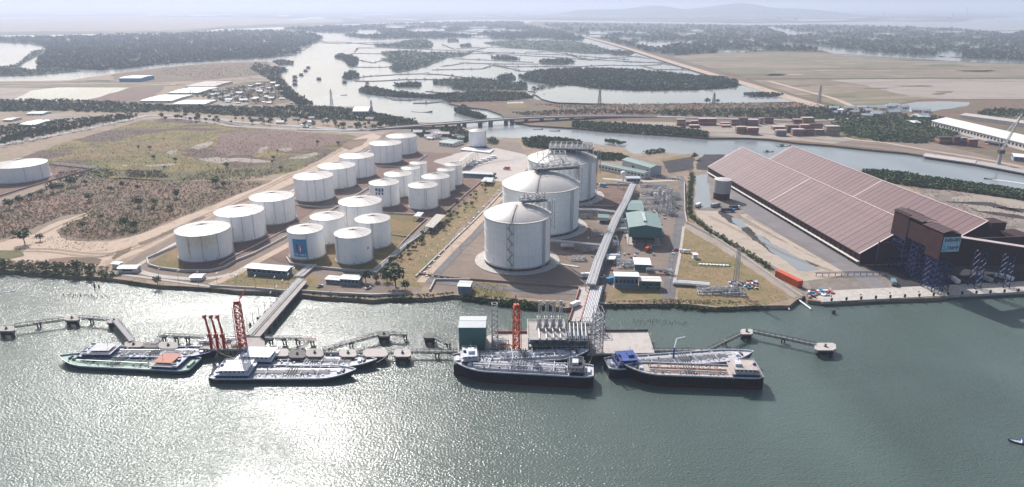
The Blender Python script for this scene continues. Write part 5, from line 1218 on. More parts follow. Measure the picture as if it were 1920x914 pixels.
# approach to the gas jetty: pale road, brown side beams, pipes
slab('gas_trestle', 'wide approach trestle carrying road and pipes to the gas jetty', 'jetty', [(1086,538),(1131,538),(1114,604),(1066,604)], z=ZJ+.2, th=.7, m='pinkdeck', pile=10)
for k in range(2):
    a, b = P([1087,1108][k],541,ZJ+.8), P([1066,1088][k],603,ZJ+.8); wall(['brown side girder left of the pale trestle road','brown side girder right of the pale trestle road'][k], [Vector((a.x,a.y,ZJ+.3)), Vector((b.x,b.y,ZJ+.3))], 1.6, .5, M['pinkpipe'], 'side_girder', 'girder')
t = thing('pipe_bundle', 'bundle of silver pipes on the right side of the gas trestle', 'pipe rack', P(1115,540,ZJ+.5))
for k in range(8):
    a, b = P(1110+k*2.7,538,ZJ+2.0), P(1091+k*3.0,604,ZJ+2.0); part('pipe', MB().rod(a, b, .30+.1*(k % 3), n=8), M['palesteel' if k % 3 else 'white'], t, True)
A, B = P(1119,540,ZJ+.3), P(1102,603,ZJ+.3)
for i in range(11): p = A+(B-A)*(i/10); part('pipe_stand', MB().box((p.x, p.y, ZJ+1.0), (9.5, .5, 1.6), 0), M['steel'], t, True)
frm = skid('white framed pipe bend where the trestle meets the jetty', (1108,612), (16,7), 8, None, 101, 7); frm.location = P(1106,622,ZJ)
lattice_mast('riser_tower', 'grey lattice tower at the right end of the loading platform', P(1119,660,ZJ), 22, 5, 4.6, M['steel'], 'tower', 7, .22)
frm = skid('tall grey stair frame right of the silver pipe bundle', (1124,600), (5,9), 5, None, 103, 9); frm.location = P(1122,606,2); slab('stair_base', 'small low platform under the stair frame beside the trestle', 'platform', [(1117,611),(1131,611),(1131,598),(1119,598)], z=2.0, m='darkconc', kerb=False)
for i in range(6):
    p = P(1128+i*1.5, 575-i*7, 0); solo('fender_frame', MB().box((p.x, p.y, 2.2), (5.5, 2.2, .5)), M['steel'], 'low grey steel frame in the water right of the gas trestle', 'frame', 'low frames beside the gas trestle')
# moorings at the right
dolphin('long pale block between the gas jetty and the sloping catwalk', 1300, 1330, 656, 663, m='pinkdeck')
catwalk('catwalk rising from the pale block to the corner dolphin at right', (1325,657), (1389,626)); pier('dark pier under the rising catwalk at right', 1358, 638, 648)
dolphin('square white-topped dolphin at the corner of the right catwalks', 1388, 1412, 617, 627, m='pinkdeck')
catwalk('long catwalk sloping down to the rightmost dolphin', (1412,621), (1530,646)); pier('dark pier under the long catwalk at right', 1468, 633, 643)
dolphin('rightmost dolphin, a big pale block with a red-brown bollard', 1527, 1568, 643, 657, m='pinkdeck')
catwalk('thin catwalk behind the tanker with the deck crane', (1222,657), (1302,657), 3.8)
# poles, stakes and slips
for i, (a, b) in enumerate((((1469,560),(1480,581)), ((1494,560),(1521,580)))):
    p, q = P(a[0], a[1], 1.6), P(b[0], b[1], .5); solo('slipway_pipe', MB().rod(p, q, .55, n=10), M['white'], ['left white pipe running from the bank into the river','right white pipe running from the bank into the river'][i], 'pipe')
p = P(1562,588,0); solo('channel_marker', MB().box((p.x, p.y, 1.0), (2.0, 1.6, 3.0)), M['pile'], 'dark post standing in the river right of the white pipes', 'marker')
R2 = random.Random(9)
for x0, y0, n_ in ((118,556,26), (1188,604,30)):
    for i in range(n_):
        x = x0+(92 if x0 < 500 else 104)*i/n_; p = P(x+R2.uniform(-1,1), y0+R2.uniform(-2.5,3.5)+(x-x0)*.03, 0); h = R2.uniform(.8, 2.4)
        solo('fishing_stake', MB().beam((p.x, p.y, -.5), (p.x+R2.uniform(-.3,.3), p.y, h), .22), M['pile'], 'thin dark fishing stake in the %s row off the bank' % ('left' if x0 < 500 else 'right'), 'stake', 'fishing stakes in the %s row' % ('left' if x0 < 500 else 'right'))
for x, y, l in ((178,541,3.4), (186,540,2.2)):
    p = P(x, y, 0); solo('river_post', MB().rod((p.x, p.y, -1), (p.x, p.y, l), .5, n=7), M['pile'], '%s dark post in the river off the left bank' % ('taller' if l > 3 else 'shorter'), 'post')

fb = MB(); pts = [P(x, y, .12) for x, y in ((-20,550),(8,549),(25,546),(38,540),(45,533))]; fb.path(smooth(pts, 5), .28, 6); solo('floating_boom', fb, M['white'], 'curved floating boom on the river at the left edge', 'boom')
M['rope'] = mat('mooring_rope', (.55,.50,.40), .9)
for (a, b), (c, d), lb in (((852,684),(862,664),'bow of the dark-hulled tanker'),((1100,690),(1112,664),'stern of the dark-hulled tanker'),((1411,668),(1330,660),'bow of the tanker with the deck crane'),((440,672),(400,655),'stern of the second pair'),((706,680),(728,664),'bow of the second pair'),((154,666),(236,650),'stern of the grey-decked barge')):
    p, q = P(a, b, 5.2), P(c, d, 4.8); m_ = (p+q)/2-Vector((0,0,.7)); solo('mooring_rope', MB().path([p, m_, q], .12, 5), M['rope'], 'pale mooring rope from the %s to the jetty' % lb, 'rope')
# ================================================================== river tankers
M['navy'] = mat('navy_hull_paint', (.007,.008,.022), .45, 0, .2, .3)
M['blackhull'] = mat('black_hull_paint', (.008,.008,.010), .5, 0, .2, .3)
M['boot'] = mat('red_brown_boot_paint', (.045,.010,.014), .6, 0, .25, .3)
M['shipblue'] = mat('ship_blue_paint', (.03,.07,.26), .45, 0, .12, .3)
M['shipgreen'] = mat('green_deck_paint', (.17,.30,.24), .6, 0, .12, .4, (.25,.24,.20), .3)
M['greyd'] = mat('grey_deck_paint', (.34,.35,.40), .6, 0, .14, .4, (.30,.28,.27), .3)
M['whited'] = mat('pale_deck_paint', (.42,.42,.46), .6, 0, .14, .35, (.40,.36,.33), .3)
M['creamd'] = mat('cream_deck_paint', (.42,.37,.34), .6, 0, .14, .3, (.34,.22,.17), .25)
M['orangeroof'] = mat('orange_awning', (.36,.15,.105), .7, 0, .08, .4)
M['darkgreen'] = mat('dark_green_hull', (.008,.03,.03), .5, 0, .2, .3)
M['shipwhite'] = mat('ship_white_paint', (.56,.59,.66), .45, 0, .08, .4, (.38,.30,.24), .5, (1,1,.3))
M['brownpipe'] = mat('rusty_deck_pipe', (.26,.11,.08), .6, 0, .15, .6)
def tanker(label, bow, stern, zd, beam, hull='navy', deckm='greyd', rim='shipwhite', house='shipwhite', lower='shipblue', houseroof='shipwhite', hx=(.03,.24), tiers=2, trunk=False, pipes='steel', crane=False, seed=0, boot=None, block='shipwhite', ends=0.8, canopy='orangeroof'):
    a, b = P(bow[0], bow[1], zd), P(stern[0], stern[1], zd); L = (a-b).length; ang = math.atan2(a.y-b.y, a.x-b.x); c = (a+b)/2
    t = thing('tanker_barge', label, 'tanker', (c.x, c.y, 0), ang); B2 = beam/2; N = 26; R2 = random.Random(seed)
    def hb(s):   # half breadth at deck, s from stern 0 to bow 1
        if s < .06: return B2*(ends+(1-ends)*math.sin(s/.06*pi/2))
        if s < .74: return B2
        q = (s-.74)/.26; return B2*max(0.012, (1-q**2.3))
    def sh(s): return zd + (max(0, (s-.72)/.28)**2)*1.5 + (max(0, (.08-s)/.08))*.3
    def x(s): return (s-.5)*L
    S = [0,.02,.04,.06,.12,.2,.3,.4,.5,.6,.7,.74,.78,.82,.86,.89,.92,.945,.965,.985,1.0]
    def ring(zf, k, bulge=0):   # k narrows towards the bow below the deck
        return [[(x(s)-(k*3.0*max(0,(s-.8)/.2)), sg*hb(s)*(1-k*.35*max(0,(s-.7)/.3)), zf(s)) for s in S] for sg in (-1, 1)]
    def strip(r0, r1, m, name, parent=t):
        mb = MB()
        for j in (0, 1):
            n = len(S); vs = r0[j]+r1[j]; fs = [(i, i+1, i+1+n, i+n) if j == 0 else (i+1, i, i+n, i+1+n) for i in range(n-1)]; mb.add(vs, fs)
        mb.quad(r0[0][0], r1[0][0], r1[1][0], r0[1][0]); return part(name, mb, M[m], parent)
    low, mid, dk, bw = ring(lambda s: -.9, 1.0), ring(lambda s: zd*.32, .6), ring(lambda s: sh(s), 0), ring(lambda s: sh(s)+.75, -.08)
    strip(low, mid, boot or hull, 'hull_bottom'); strip(mid, dk, hull, 'hull'); bwk = strip(dk, bw, rim, 'bulwark')
    mb = MB(); n = len(S); ins = lambda y: y*.97
    mb.add([(p[0], ins(p[1]), p[2]-.02) for p in dk[0]]+[(p[0], ins(p[1]), p[2]-.02) for p in dk[1]], [(i, i+1, i+1+n, i+n) for i in range(n-1)]); part('deck', mb, M[deckm], t)
    mb = MB()
    for j in (0, 1):
        for i in range(n-1): mb.beam(bw[j][i], bw[j][i+1], .28, .14)
    part('rub_rail', mb, M[rim], bwk)
    # fenders of old tyres
    for i in range(9):
        s = .08+.07*i; 
        for sg in (-1, 1):
            mb = MB(); q = [(math.cos(k*pi/5)*.55, math.sin(k*pi/5)*.55) for k in range(11)]
            mb.path([Vector((x(s)+u, sg*(hb(s)+.15), zd*.6+v)) for u, v in q], .2, 5); part('tyre_fender', mb, M['black'], t)
    # cargo deck
    s0, s1 = hx[1]+.03, .86
    zt = zd
    if trunk:
        zt = zd+1.3; mb = MB(); q = [(x(s0), -B2*.62), (x(.80), -B2*.62), (x(.86), -B2*.3), (x(.86), B2*.3), (x(.80), B2*.62), (x(s0), B2*.62)]; mb.prism(q, zd-.05, zt); part('cargo_trunk', mb, M[deckm], t)
        for k in range(5): xx = x(s0+(.80-s0)*(k+.5)/5); part('trunk_beam', MB().box((xx, 0, zt+.12), (.5, B2*1.24, .24)), M[pipes], t)
    for k in range(3):
        y = (k-1)*B2*.16; part('cargo_pipe', MB().rod((x(s0), y, zt+.7), (x(s1-.04), y, zt+.7), .24, n=8), M[pipes], t)
    for k in range(4):
        xx = x(s0+.08+(s1-s0-.2)*k/3); part('cross_pipe', MB().rod((xx, -B2*.8, zt+.85), (xx, B2*.8, zt+.85), .22, n=8), M[pipes], t)
    xm = x((s0+s1)/2-.02)
    for k in range(4): part('manifold', MB().rod((xm+k*1.3-2, -B2*.72, zt+1.1), (xm+k*1.3-2, B2*.72, zt+1.1), .26, n=8), M['darksteel'], t)
    for k in range(6):
        for sg in (-1, 1):
            xx = x(s0+.04+(s1-s0-.12)*k/5); mb = MB(); mb.lathe((xx, sg*B2*.42, zt), [(.5, 0), (.5, .6), (.01, .7)], 12); part('tank_hatch', mb, M[block], t)
    for k in range(30):
        xx, yy = x(R2.uniform(s0, s1-.04)), R2.uniform(-.75, .75)*B2; mb = MB(); h = R2.uniform(.5, 1.5); mb.rod((xx, yy, zd), (xx, yy, zd+h+(zt-zd)), .17, n=6); mb.box((xx, yy, zd+h+(zt-zd)), (.6, .6, .25)); part('deck_valve', mb, M[['darksteel', pipes, 'darksteel'][k % 3]], t)
    part('catwalk_strip', MB().box(((x(s0)+x(s1))/2, B2*.27, zt+1.15), (x(s1)-x(s0), .7, .1)), M['steel'], t)
    # forecastle
    xf = x(.93); part('windlass', MB().rod((xf-1, -1.4, sh(.9)+.6), (xf-1, 1.4, sh(.9)+.6), .55, n=10), M['darksteel'], t)
    part('forecastle_house', MB().box((x(.885), 0, sh(.885)+.5), (1.8, 3, 1.1)), M[block], t); part('fore_mast', MB().rod((x(.895), 0, sh(.9)), (x(.895), 0, sh(.9)+5), .14, .07, 6), M['steel'], t)
    for sg in (-1, 1):
        for s in (.83, .90, .28, .5, .68, .02+.03):
            mb = MB(); mb.rod((x(s)-.4, sg*(hb(s)-.9), sh(s)), (x(s)-.4, sg*(hb(s)-.9), sh(s)+.7), .2, n=6); part('bollard', mb, M['darksteel'], t)
    # superstructure
    xa, xb = x(hx[0]), x(hx[1]); w = beam*.86; z = zd; H1 = 2.1
    for k in range(tiers):
        f = k/max(1, tiers); x0, x1 = xa+(xb-xa)*.25*f, xb-(.8*k); ww = w*(1-.14*k)
        m = lower if k == 0 else house
        th = part('deckhouse', MB().box(((x0+x1)/2, 0, z+H1/2), (x1-x0, ww, H1)), M[m], t)
        part('house_deck', MB().box(((x0+x1)/2+.3, 0, z+H1+.07), (x1-x0+1.6, ww+1.2, .14)), M[houseroof], t)
        kk = max(3, int((x1-x0)/2.0))
        for i in range(kk):
            for sg in (-1, 1):
                part('window', MB().box((x0+(x1-x0)*(i+.5)/kk, sg*(ww/2+.02), z+H1*.58), ((x1-x0)/kk*.45, .1, .8)), M['glass'], th)
        for i in range(5): part('window', MB().box((x1+.02, ww*((i+.5)/5-.5), z+H1*.58), (.1, ww/5*.55, .8)), M['glass'], th)
        mb = MB(); rails(mb, [(x0-.5,-ww/2-.5),(x1+1,-ww/2-.5),(x1+1,ww/2+.5),(x0-.5,ww/2+.5),(x0-.5,-ww/2-.5)], z+H1+.14, 1.0, .07, 2); part('railing', mb, M['shipwhite'], t)
        z += H1+.14
    if tiers == 1: part('roof_canopy', MB().box(((xa+(xb-xa)*.2+xb)/2, 0, z+1.2), ((xb-xa)*.75, w*.8, .18)), M[canopy], t)
    for sg in (-1, 1):
        for i in range(3 if tiers == 1 else 0): part('canopy_post', MB().beam((xa+(xb-xa)*(.28+.32*i), sg*w*.38, z), (xa+(xb-xa)*(.28+.32*i), sg*w*.38, z+1.15), .12), M['shipwhite'], t)
    if zd > 3: part('wheelhouse', MB().box((xb-2.8, 0, z+.7), (3.0, w*.4, 1.4)), M[house], t)
    mb = MB(); mb.lathe((xa+1.8, 0, z-1.6), [(.9, 0), (.8, 2.4), (.7, 2.6), (.01, 2.6)], 12); part('funnel', mb, M[lower], t)
    mb = MB(); mb.rod((xb-3, 0, z+1.8), (xb-3, 0, z+5.4), .14, .06, 6); mb.beam((xb-3, -1.4, z+4), (xb-3, 1.4, z+4), .1); part('radar_mast', mb, M['steel'], t)
    for sg in (-1, 1):
        mb = MB(); mb.lathe((0,0,0), [(.02,-1.6),(.55,-1.0),(.6,0),(.55,1.0),(.02,1.6)], 8); mb.v = [(xa+1.5+v[2], sg*w*.42+v[0], zd+3.2+v[1]) for v in mb.v]; part('lifeboat', mb, M['greyd'], t)
    part('aft_locker', MB().box((x(.025)+.6, 0, zd+.7), (1.6, beam*.4, 1.3)), M[block], t)
    if crane:
        xc = x(.45); part('crane_post', MB().rod((xc, 0, zt), (xc, 0, zt+7), .55, .45, 10), M['shipblue'], t); part('crane_jib', MB().beam((xc, 0, zt+7), (xc+3, 5, zt+9.6), .5), M['shipwhite'], t); part('crane_jib', MB().beam((xc+3, 5, zt+9.6), (xc+8, 6, zt+9.8), .4), M['shipwhite'], t)
    return t
tanker('green-decked barge with an orange cabin roof, leftmost and nearest the viewer', (113,673), (367,685), 2.0, 14.8, 'darkgreen', 'shipgreen', 'shipwhite', 'shipwhite', 'shipblue', 'greyd', (.09,.27), 1, False, 'shipgreen', seed=1, block='shipgreen')
tanker('grey-decked barge with a blue bow moored behind the green-decked one', (409,662), (154,662), 2.6, 12, 'navy', 'greyd', 'shipblue', 'shipwhite', 'shipblue', 'greyd', (.04,.24), 1, False, 'steel', seed=2, canopy='greyd')
tanker('white and blue barge with a white cabin roof, nearest of the second pair', (667,699), (399,700), 2.2, 13.6, 'darkgreen', 'greyd', 'shipwhite', 'shipwhite', 'shipblue', 'shipwhite', (.05,.27), 2, False, 'steel', seed=3)
tanker('white and blue barge moored behind the nearest of the second pair', (706,680), (440,673), 2.2, 13.2, 'darkgreen', 'whited', 'shipwhite', 'shipwhite', 'shipblue', 'shipwhite', (.06,.28), 2, False, 'steel', seed=4)
tanker('dark-hulled tanker with its bow to the left, near the orange tower', (852,684), (1113,698), 6.0, 12.5, 'navy', 'whited', 'shipwhite', 'shipwhite', 'navy', 'navy', (.07,.17), 2, True, 'shipwhite', seed=5, boot='boot')
tanker('dark-hulled tanker behind it with its bow to the right at the gas platform', (1103,663), (850,676), 6.0, 12, 'navy', 'whited', 'shipwhite', 'shipwhite', 'navy', 'shipwhite', (.06,.17), 2, True, 'shipwhite', seed=6, boot='boot')
tanker('blue-housed tanker with a deck crane, behind the cream-decked one', (1411,665), (1137,684), 5.0, 13, 'navy', 'whited', 'shipwhite', 'shipblue', 'shipblue', 'shipblue', (.06,.19), 2, False, 'steel', True, seed=7)
tanker('cream-decked tanker with rusty pipes and its bow to the left, rightmost', (1172,691), (1427,700), 6.0, 12.5, 'blackhull', 'creamd', 'shipwhite', 'shipwhite', 'shipblue', 'creamd', (.03,.22), 2, False, 'brownpipe', seed=8, boot='boot')
# small craft
def small_boat(label, px, L, ang, m='shipblue', cabin=True, z=0, group=None):
    p = P(px[0], px[1], 0); t = thing('small_boat', label, 'boat', p, ang, group); w = L*.26; S = [0,.1,.3,.55,.75,.88,.96,1]
    hb = lambda s: w/2*(.75+.25*min(1, s/.3) if s < .55 else max(.03, 1-((s-.55)/.45)**2)); zz = lambda s: .7+L*.05*max(0, (s-.5)*2)**2
    mb = MB(); n = len(S)
    for sg in (-1, 1):
        lo = [((s-.5)*L*.92, sg*hb(s)*.6, -.3) for s in S]; hi = [((s-.5)*L, sg*hb(s), zz(s)) for s in S]; mb.add(lo+hi, [(i, i+1, i+1+n, i+n) for i in range(n-1)])
    mb.quad((-.5*L*.92, -hb(0)*.6, -.3), (-.5*L*.92, hb(0)*.6, -.3), (-.5*L, hb(0), zz(0)), (-.5*L, -hb(0), zz(0))); part('hull', mb, M[m], t)
    mb = MB(); mb.add([((s-.5)*L*.98, -hb(s)*.92, zz(s)-.18) for s in S]+[((s-.5)*L*.98, hb(s)*.92, zz(s)-.18) for s in S], [(i, i+1, i+1+n, i+n) for i in range(n-1)]); part('deck', mb, M['greyd'], t)
    if cabin:
        cb = part('cabin', MB().box((-L*.18, 0, 1.3), (L*.26, w*.62, 1.5)), M['shipwhite'], t); part('window', MB().box((-L*.18, -w*.31-.03, 1.5), (L*.2, .06, .5)), M['glass'], cb); part('cabin_roof', MB().box((-L*.18, 0, 2.12), (L*.30, w*.72, .12)), M[m], t)
    return t
small_boat('small bright blue boat cut by the right edge of the picture', (1912,831), 9, pi-.35)
small_boat('small dark boat crossing the creek behind the red-roofed warehouse', (1441,285), 14, .1, 'blackhull')
small_boat('larger work boat with a pale cabin moored across the creek', (1470,274), 22, .2, 'darkgreen')
small_boat('low dark boat under the left part of the road bridge', (1009,243), 16, .05, 'blackhull', False)
small_boat('low dark boat in the creek right of the bridge piers', (1040,246), 17, -.05, 'blackhull', False)
small_boat('dark boat close to the mangrove bank of the creek', (1211,253), 15, .0, 'blackhull')
small_boat('long low barge in the wide estuary above the bridge', (792,210), 40, -.25, 'pile', False) 
small_boat('speedboat drawing a white wake at the far right', (1855,336), 12, pi-.1, 'blackhull', False)
small_boat('small boat in the estuary just left of the bridge', (645,179), 14, .3, 'pile', False)
for i, (x, y) in enumerate([(1846,310),(1865,312),(1879,315)]): small_boat('pale ferry boat moored under the quay crane, %s of the three' % ['left','middle','right'][i], (x, y), 16, 0, 'shipwhite')
M['foam'] = mat('wake_foam', (.8,.82,.84), .6, 0, .1, .5)
q = [P(1861,337,.06), P(1878,338.5,.06), P(1900,341.5,.06), P(1920,344.5,.06)]
solo('wake', ribbon(q, 2.2), M['foam'], 'white wake trailing behind the speedboat at the far right', 'wake')
for i, (x, y) in enumerate([(553,146),(553,152.5),(553,160),(565,142),(573,134.5),(578,128.5),(598,150),(646,156)]):
    p = P(x, y, 0); t = thing('fish_house', 'small dark floating fish house in the estuary, %s' % ['top of the stack of three','middle of the stack of three','lowest of the stack of three','first of the slanting chain','second of the slanting chain','last of the slanting chain','alone right of the chain','tiny one farthest right'][i], 'raft house', p, .2, 'floating fish houses in the estuary')
    part('raft', MB().box((0,0,.3), (15,13,.9)), M['pile'], t); part('hut', MB().box((0,0,2.4), (9,8,3.4)), M['darksteel'], t); part('roof', MB().add([(-5.5,-5,4.1),(5.5,-5,4.1),(5.5,5,4.1),(-5.5,5,4.1),(-5.5,0,6.2),(5.5,0,6.2)], [(0,1,5,4),(2,3,4,5),(0,4,3),(1,2,5)]), M['pile'], t)
# ================================================================== the twin-ridged red warehouse and its loading gantry
M['redroof'] = mat('faded_red_roof_sheet', (.118,.062,.068), .62, 0, .07, .05, (.165,.105,.108), .035, None, .11)
M['rooftrim'] = mat('pale_roof_trim', (.48,.40,.39), .5, 0, .06, .3)
M['maroon'] = mat('dark_maroon_sheet', (.034,.011,.014), .7, 0, .15, .2, None, .3, None, .05)
M['seam'] = mat('dark_roof_seam', (.06,.032,.034), .6, 0, .1, .3)
A0 = P(1328,328,ZL); B0 = P(1620.7,504,ZL); WU = (B0-A0).normalized(); WN = Vector((-WU.y, WU.x, 0)); WR = math.atan2(WU.y, WU.x)
def WL(px, py, z):   # local (s, w) of a seen point at height z above the ground
    q = P(px, py, ZL+z)-A0; return q.dot(WU), q.dot(WN)
wh = thing('red_warehouse', 'huge warehouse with two parallel ridges and a faded red roof', 'warehouse', (A0.x, A0.y, ZL), WR)
LW = 284.0; E0, RH = 9.3, 30.0; NP = 44; pw = LW/NP
slopes = [((-1.5, E0-.5), (35.5, RH)), ((65, 13), (35.5, RH)), ((65, 13), (94.5, RH)), ((125, E0-.5), (94.5, RH))]
for k, ((w0, z0), (w1, z1)) in enumerate(slopes):
    d = Vector((0, w1-w0, z1-z0)); nl = Vector((0, -d.z, d.y)).normalized(); nl = nl if nl.z > 0 else -nl
    g = .16; q = [Vector((g, w0, z0)), Vector((pw-g, w0, z0)), Vector((pw-g, w1, z1)), Vector((g, w1, z1))]
    vs = [tuple(p+nl*.02) for p in q]+[tuple(p+nl*.34) for p in q]
    fs = [(0,1,2,3),(4,5,6,7),(0,1,5,4),(1,2,6,5),(2,3,7,6),(3,0,4,7)]
    me = mesh_from('roof_panel', MB().add(vs, fs), M['redroof'])
    rg = random.Random(k)
    for i in range(NP):
        o = part('roof_panel', None, None, wh, me=me); o.location = (i*pw, 0, rg.uniform(0, .07))
    mb = MB(); p = [Vector((0, w0, z0-.1)), Vector((LW, w0, z0-.1)), Vector((LW, w1, z1-.1)), Vector((0, w1, z1-.1))]; mb.add(p, [(0,1,2,3)]); part('roof_underlay', mb, M['seam'], wh)
    for e in (0, LW): part('verge_trim', MB().beam((e, w0, z0+.35), (e, w1, z1+.35), .9, .35), M['rooftrim'], wh)
for w in (35.5, 94.5): part('ridge_cap', MB().box((LW/2, w, RH+.45), (LW+1, 1.3, .3)), M['rooftrim'], wh)
for (a, b), (w0, z0), (w1, z1) in (((1452,379), (-1.5, E0-.3), (35.5, RH+.2)), ((1585,363), (65, 13.2), (94.5, RH+.2))):
    s_ = WL(a, b, z0)[0] if w0 < 0 else None
    if s_ is None:   # place where the valley line passes that column
        s_ = min([i for i in range(int(LW))], key=lambda i: abs(colm(A0+WU*i+WN*62+Vector((0,0,14.5)))-a))
    part('expansion_strip', MB().beam((s_, w0, z0+.42), (s_, w1, z1+.30), .9, .12), M['rooftrim'], wh)
# walls: panels between columns, a ledge and the open base
for i in range(NP):
    part('wall_panel', MB().box(((i+.5)*pw, .25, 6.1), (pw-.5, .3, 5.6)), M['maroon'], wh)
    part('column', MB().box((i*pw+.01, .1, 4.4), (.45, .9, 8.8)), M['maroon'], wh)
    if i % 3: part('base_wall', MB().box(((i+.5)*pw, .35, 1.3), (pw-.5, .4, 2.3)), M['darkconc' if i % 2 else 'maroon'], wh)
part('ledge', MB().box((LW/2, -1.2, 3.0), (LW, 2.4, .2)), M['palewall'], wh)
part('gutter', MB().beam((0, -1.6, E0-.6), (LW, -1.6, E0-.6), .4), M['seam'], wh)
for e, nm in ((.6, 'far'), (LW-.6, 'near')):
    mb = MB(); q = [(e, .3, 0), (e, 123, 0), (e, 123, E0), (e, 94.5, RH-.6), (e, 65, 12.4), (e, 35.5, RH-.6), (e, .3, E0)]; mb.add(q, [(0,1,4), (0,4,6), (1,2,3), (1,3,4), (4,5,6)]); part('gable_wall', mb, M['maroon'], wh)
part('back_wall', MB().box((LW/2, 123.3, 4.6), (LW, .3, 9.2)), M['maroon'], wh)
part('plinth', MB().box((LW/2, 62, -.05), (LW, 124, .3)), M['concrete'], wh)
part('end_lean_to', MB().box((LW-8, 131, 8), (26, 14, 16)), M['maroon'], wh)
part('ridge_house', MB().box((LW-2, 100, RH-3), (12, 12, 6)), M['maroon'], wh)
# loading gantry at the river end
gt = thing('loading_gantry', 'dark maroon gallery and sign tower on blue lattice legs at the quay', 'tower', (A0.x, A0.y, ZL), WR)
HT = 41.0; gw0, gw1 = 17.5, 27.5
far_t = part('far_tower', MB().box((295, (gw0+gw1)/2, 34), (16, gw1-gw0, 14+4)), M['maroon'], gt)
part('gallery', MB().box((313, (gw0+gw1)/2, 33.5), (20, gw1-gw0-.6, 12)), M['maroon'], gt)
front = part('sign_tower', MB().box((330, (gw0+gw1)/2+.8, 31.5), (13, gw1-gw0+2.5, 17)), M['maroon'], gt)
for (x0, x1, y0, y1, z) in ((286, 336.5, gw0-.6, gw1+.8, HT+1.1),):
    for k in range(10):
        xa, xb = x0+(x1-x0)*k/10, x0+(x1-x0)*(k+1)/10
        for s_ in (0, 1):
            ya, yb = (y0, (y0+y1)/2) if s_ == 0 else (y1, (y0+y1)/2); zz = z+(1.0 if k < 6 else -.1)
            mb = MB(); mb.add([(xa+.1, ya, zz-1), (xb-.1, ya, zz-1), (xb-.1, yb, zz+.6), (xa+.1, yb, zz+.6), (xa+.1, ya, zz-.8), (xb-.1, ya, zz-.8), (xb-.1, yb, zz+.8), (xa+.1, yb, zz+.8)], [(0,1,2,3),(4,5,6,7),(0,1,5,4),(1,2,6,5),(2,3,7,6),(3,0,4,7)]); part('gantry_roof_panel', mb, M['redpanel'] if 'redpanel' in M else M['seam'], gt)
# sign: pale blue panel with dark letters, facing the river
sx, sy0, sy1, sz0, sz1 = 336.6, gw0+.2, gw1+2.2, 28.5, 38.5
sg = part('sign_board', MB().box((sx+.15, (sy0+sy1)/2, (sz0+sz1)/2), (.3, sy1-sy0, sz1-sz0)), mat('sign_blue', (.34,.50,.62), .5, 0, .1, .3), gt)
M['signink'] = mat('sign_dark_blue_letters', (.02,.05,.12), .6, 0, .1, 1); M['signcyan'] = mat('sign_cyan', (.10,.38,.60), .5, 0, .1, 1)
part('sign_corner', MB().add([(sx+.34, sy0+.2, sz0+.2), (sx+.34, sy0+4.0, sz0+.2), (sx+.34, sy0+.2, sz0+6)], [(0,1,2)]), M['signcyan'], sg)
for txt, hgt, zb, ya, yb in (('DARWHY', 2.3, sz1-3.2, sy0+.9, sy1-.4), ('CRAMP', 2.3, sz0+1.5, sy0+3.6, sy1-.6)):
    lr, lw = letter_rects(txt, hgt); kx = (yb-ya)/lw
    for a, b, c, d in lr: part('letter_stroke', MB().box((sx+.36, ya+(a+b)/2*kx, zb+(c+d)/2), (.06, (b-a)*kx, d-c)), M['signink'], sg)
# blue lattice legs
def legs(x, y, w, d, h, name='lattice_leg'):
    mb = MB(); n = max(2, int(h/4))
    for a in (-.5, .5):
        for b in (-.5, .5): mb.beam((x+a*d, y+b*w, 0), (x+a*d, y+b*w, h), .5)
    for k in range(n):
        z0, z1 = h*k/n, h*(k+1)/n
        for a in (-.5, .5):
            mb.beam((x+a*d, y-w/2, z0), (x+a*d, y+w/2, z1), .28); mb.beam((x+a*d, y+w/2, z0), (x+a*d, y-w/2, z1), .28); mb.beam((x+a*d, y-w/2, z1), (x+a*d, y+w/2, z1), .28)
        for b in (-.5, .5): mb.beam((x-d/2, y+b*w, z0), (x+d/2, y+b*w, z1), .28); mb.beam((x-d/2, y+b*w, z1), (x+d/2, y+b*w, z1), .28)
    return part(name, mb, M['bluesteel'], gt)
legs(331, 20.5, 6, 10, 24); legs(331, 27, 4, 10, 23); legs(312, 22, 7, 6, 28); legs(297, 22, 9, 12, 26); legs(303, 34, 5, 8, 22)
for k in range(7): part('blue_column', MB().beam((290, 8+k*6.5, 0), (290, 8+k*6.5, 20), .5), M['bluesteel'], gt)
part('front_panel_wall', MB().box((292, 30, 14), (.3, 46, 12)), M['maroon'], gt)
part('side_panel_wall', MB().box((306, 76, 15), (.4, 84, 20)), M['maroon'], gt); part('panel_brace', MB().box((305.5, 76, 25.2), (1.0, 84.4, .5)), M['seam'], gt)
# inclined conveyor gallery leaving to the right
cv = thing('conveyor_gallery', 'inclined maroon conveyor gallery leaving the sign tower to the right', 'conveyor', (A0.x, A0.y, ZL), WR)
a, b = Vector((329, 30, 36)), Vector((333, 118, 21))
part('gallery_box', MB().beam(a+Vector((0,0,-2.6)), b+Vector((0,0,-2.6)), 5, 5.6), M['maroon'], cv); part('gallery_roof', MB().beam(a+Vector((0,0,.5)), b+Vector((0,0,.5)), 5.6, .35), M['rooftrim'], cv)
for w_, h_ in ((52, 28), (73, 24), (98, 19)):
    mb = MB(); n = 6
    for a_ in (-3, 3):
        for b_ in (-2.2, 2.2): mb.beam((331+a_, w_+b_, 0), (331+a_*.8, w_+b_, h_), .45)
        for k in range(n): mb.beam((331+a_, w_-2.2, h_*k/n), (331+a_, w_+2.2, h_*(k+1)/n), .26); mb.beam((331+a_, w_+2.2, h_*k/n), (331+a_, w_-2.2, h_*(k+1)/n), .26)
    part('lattice_leg', mb, M['bluesteel'], cv)
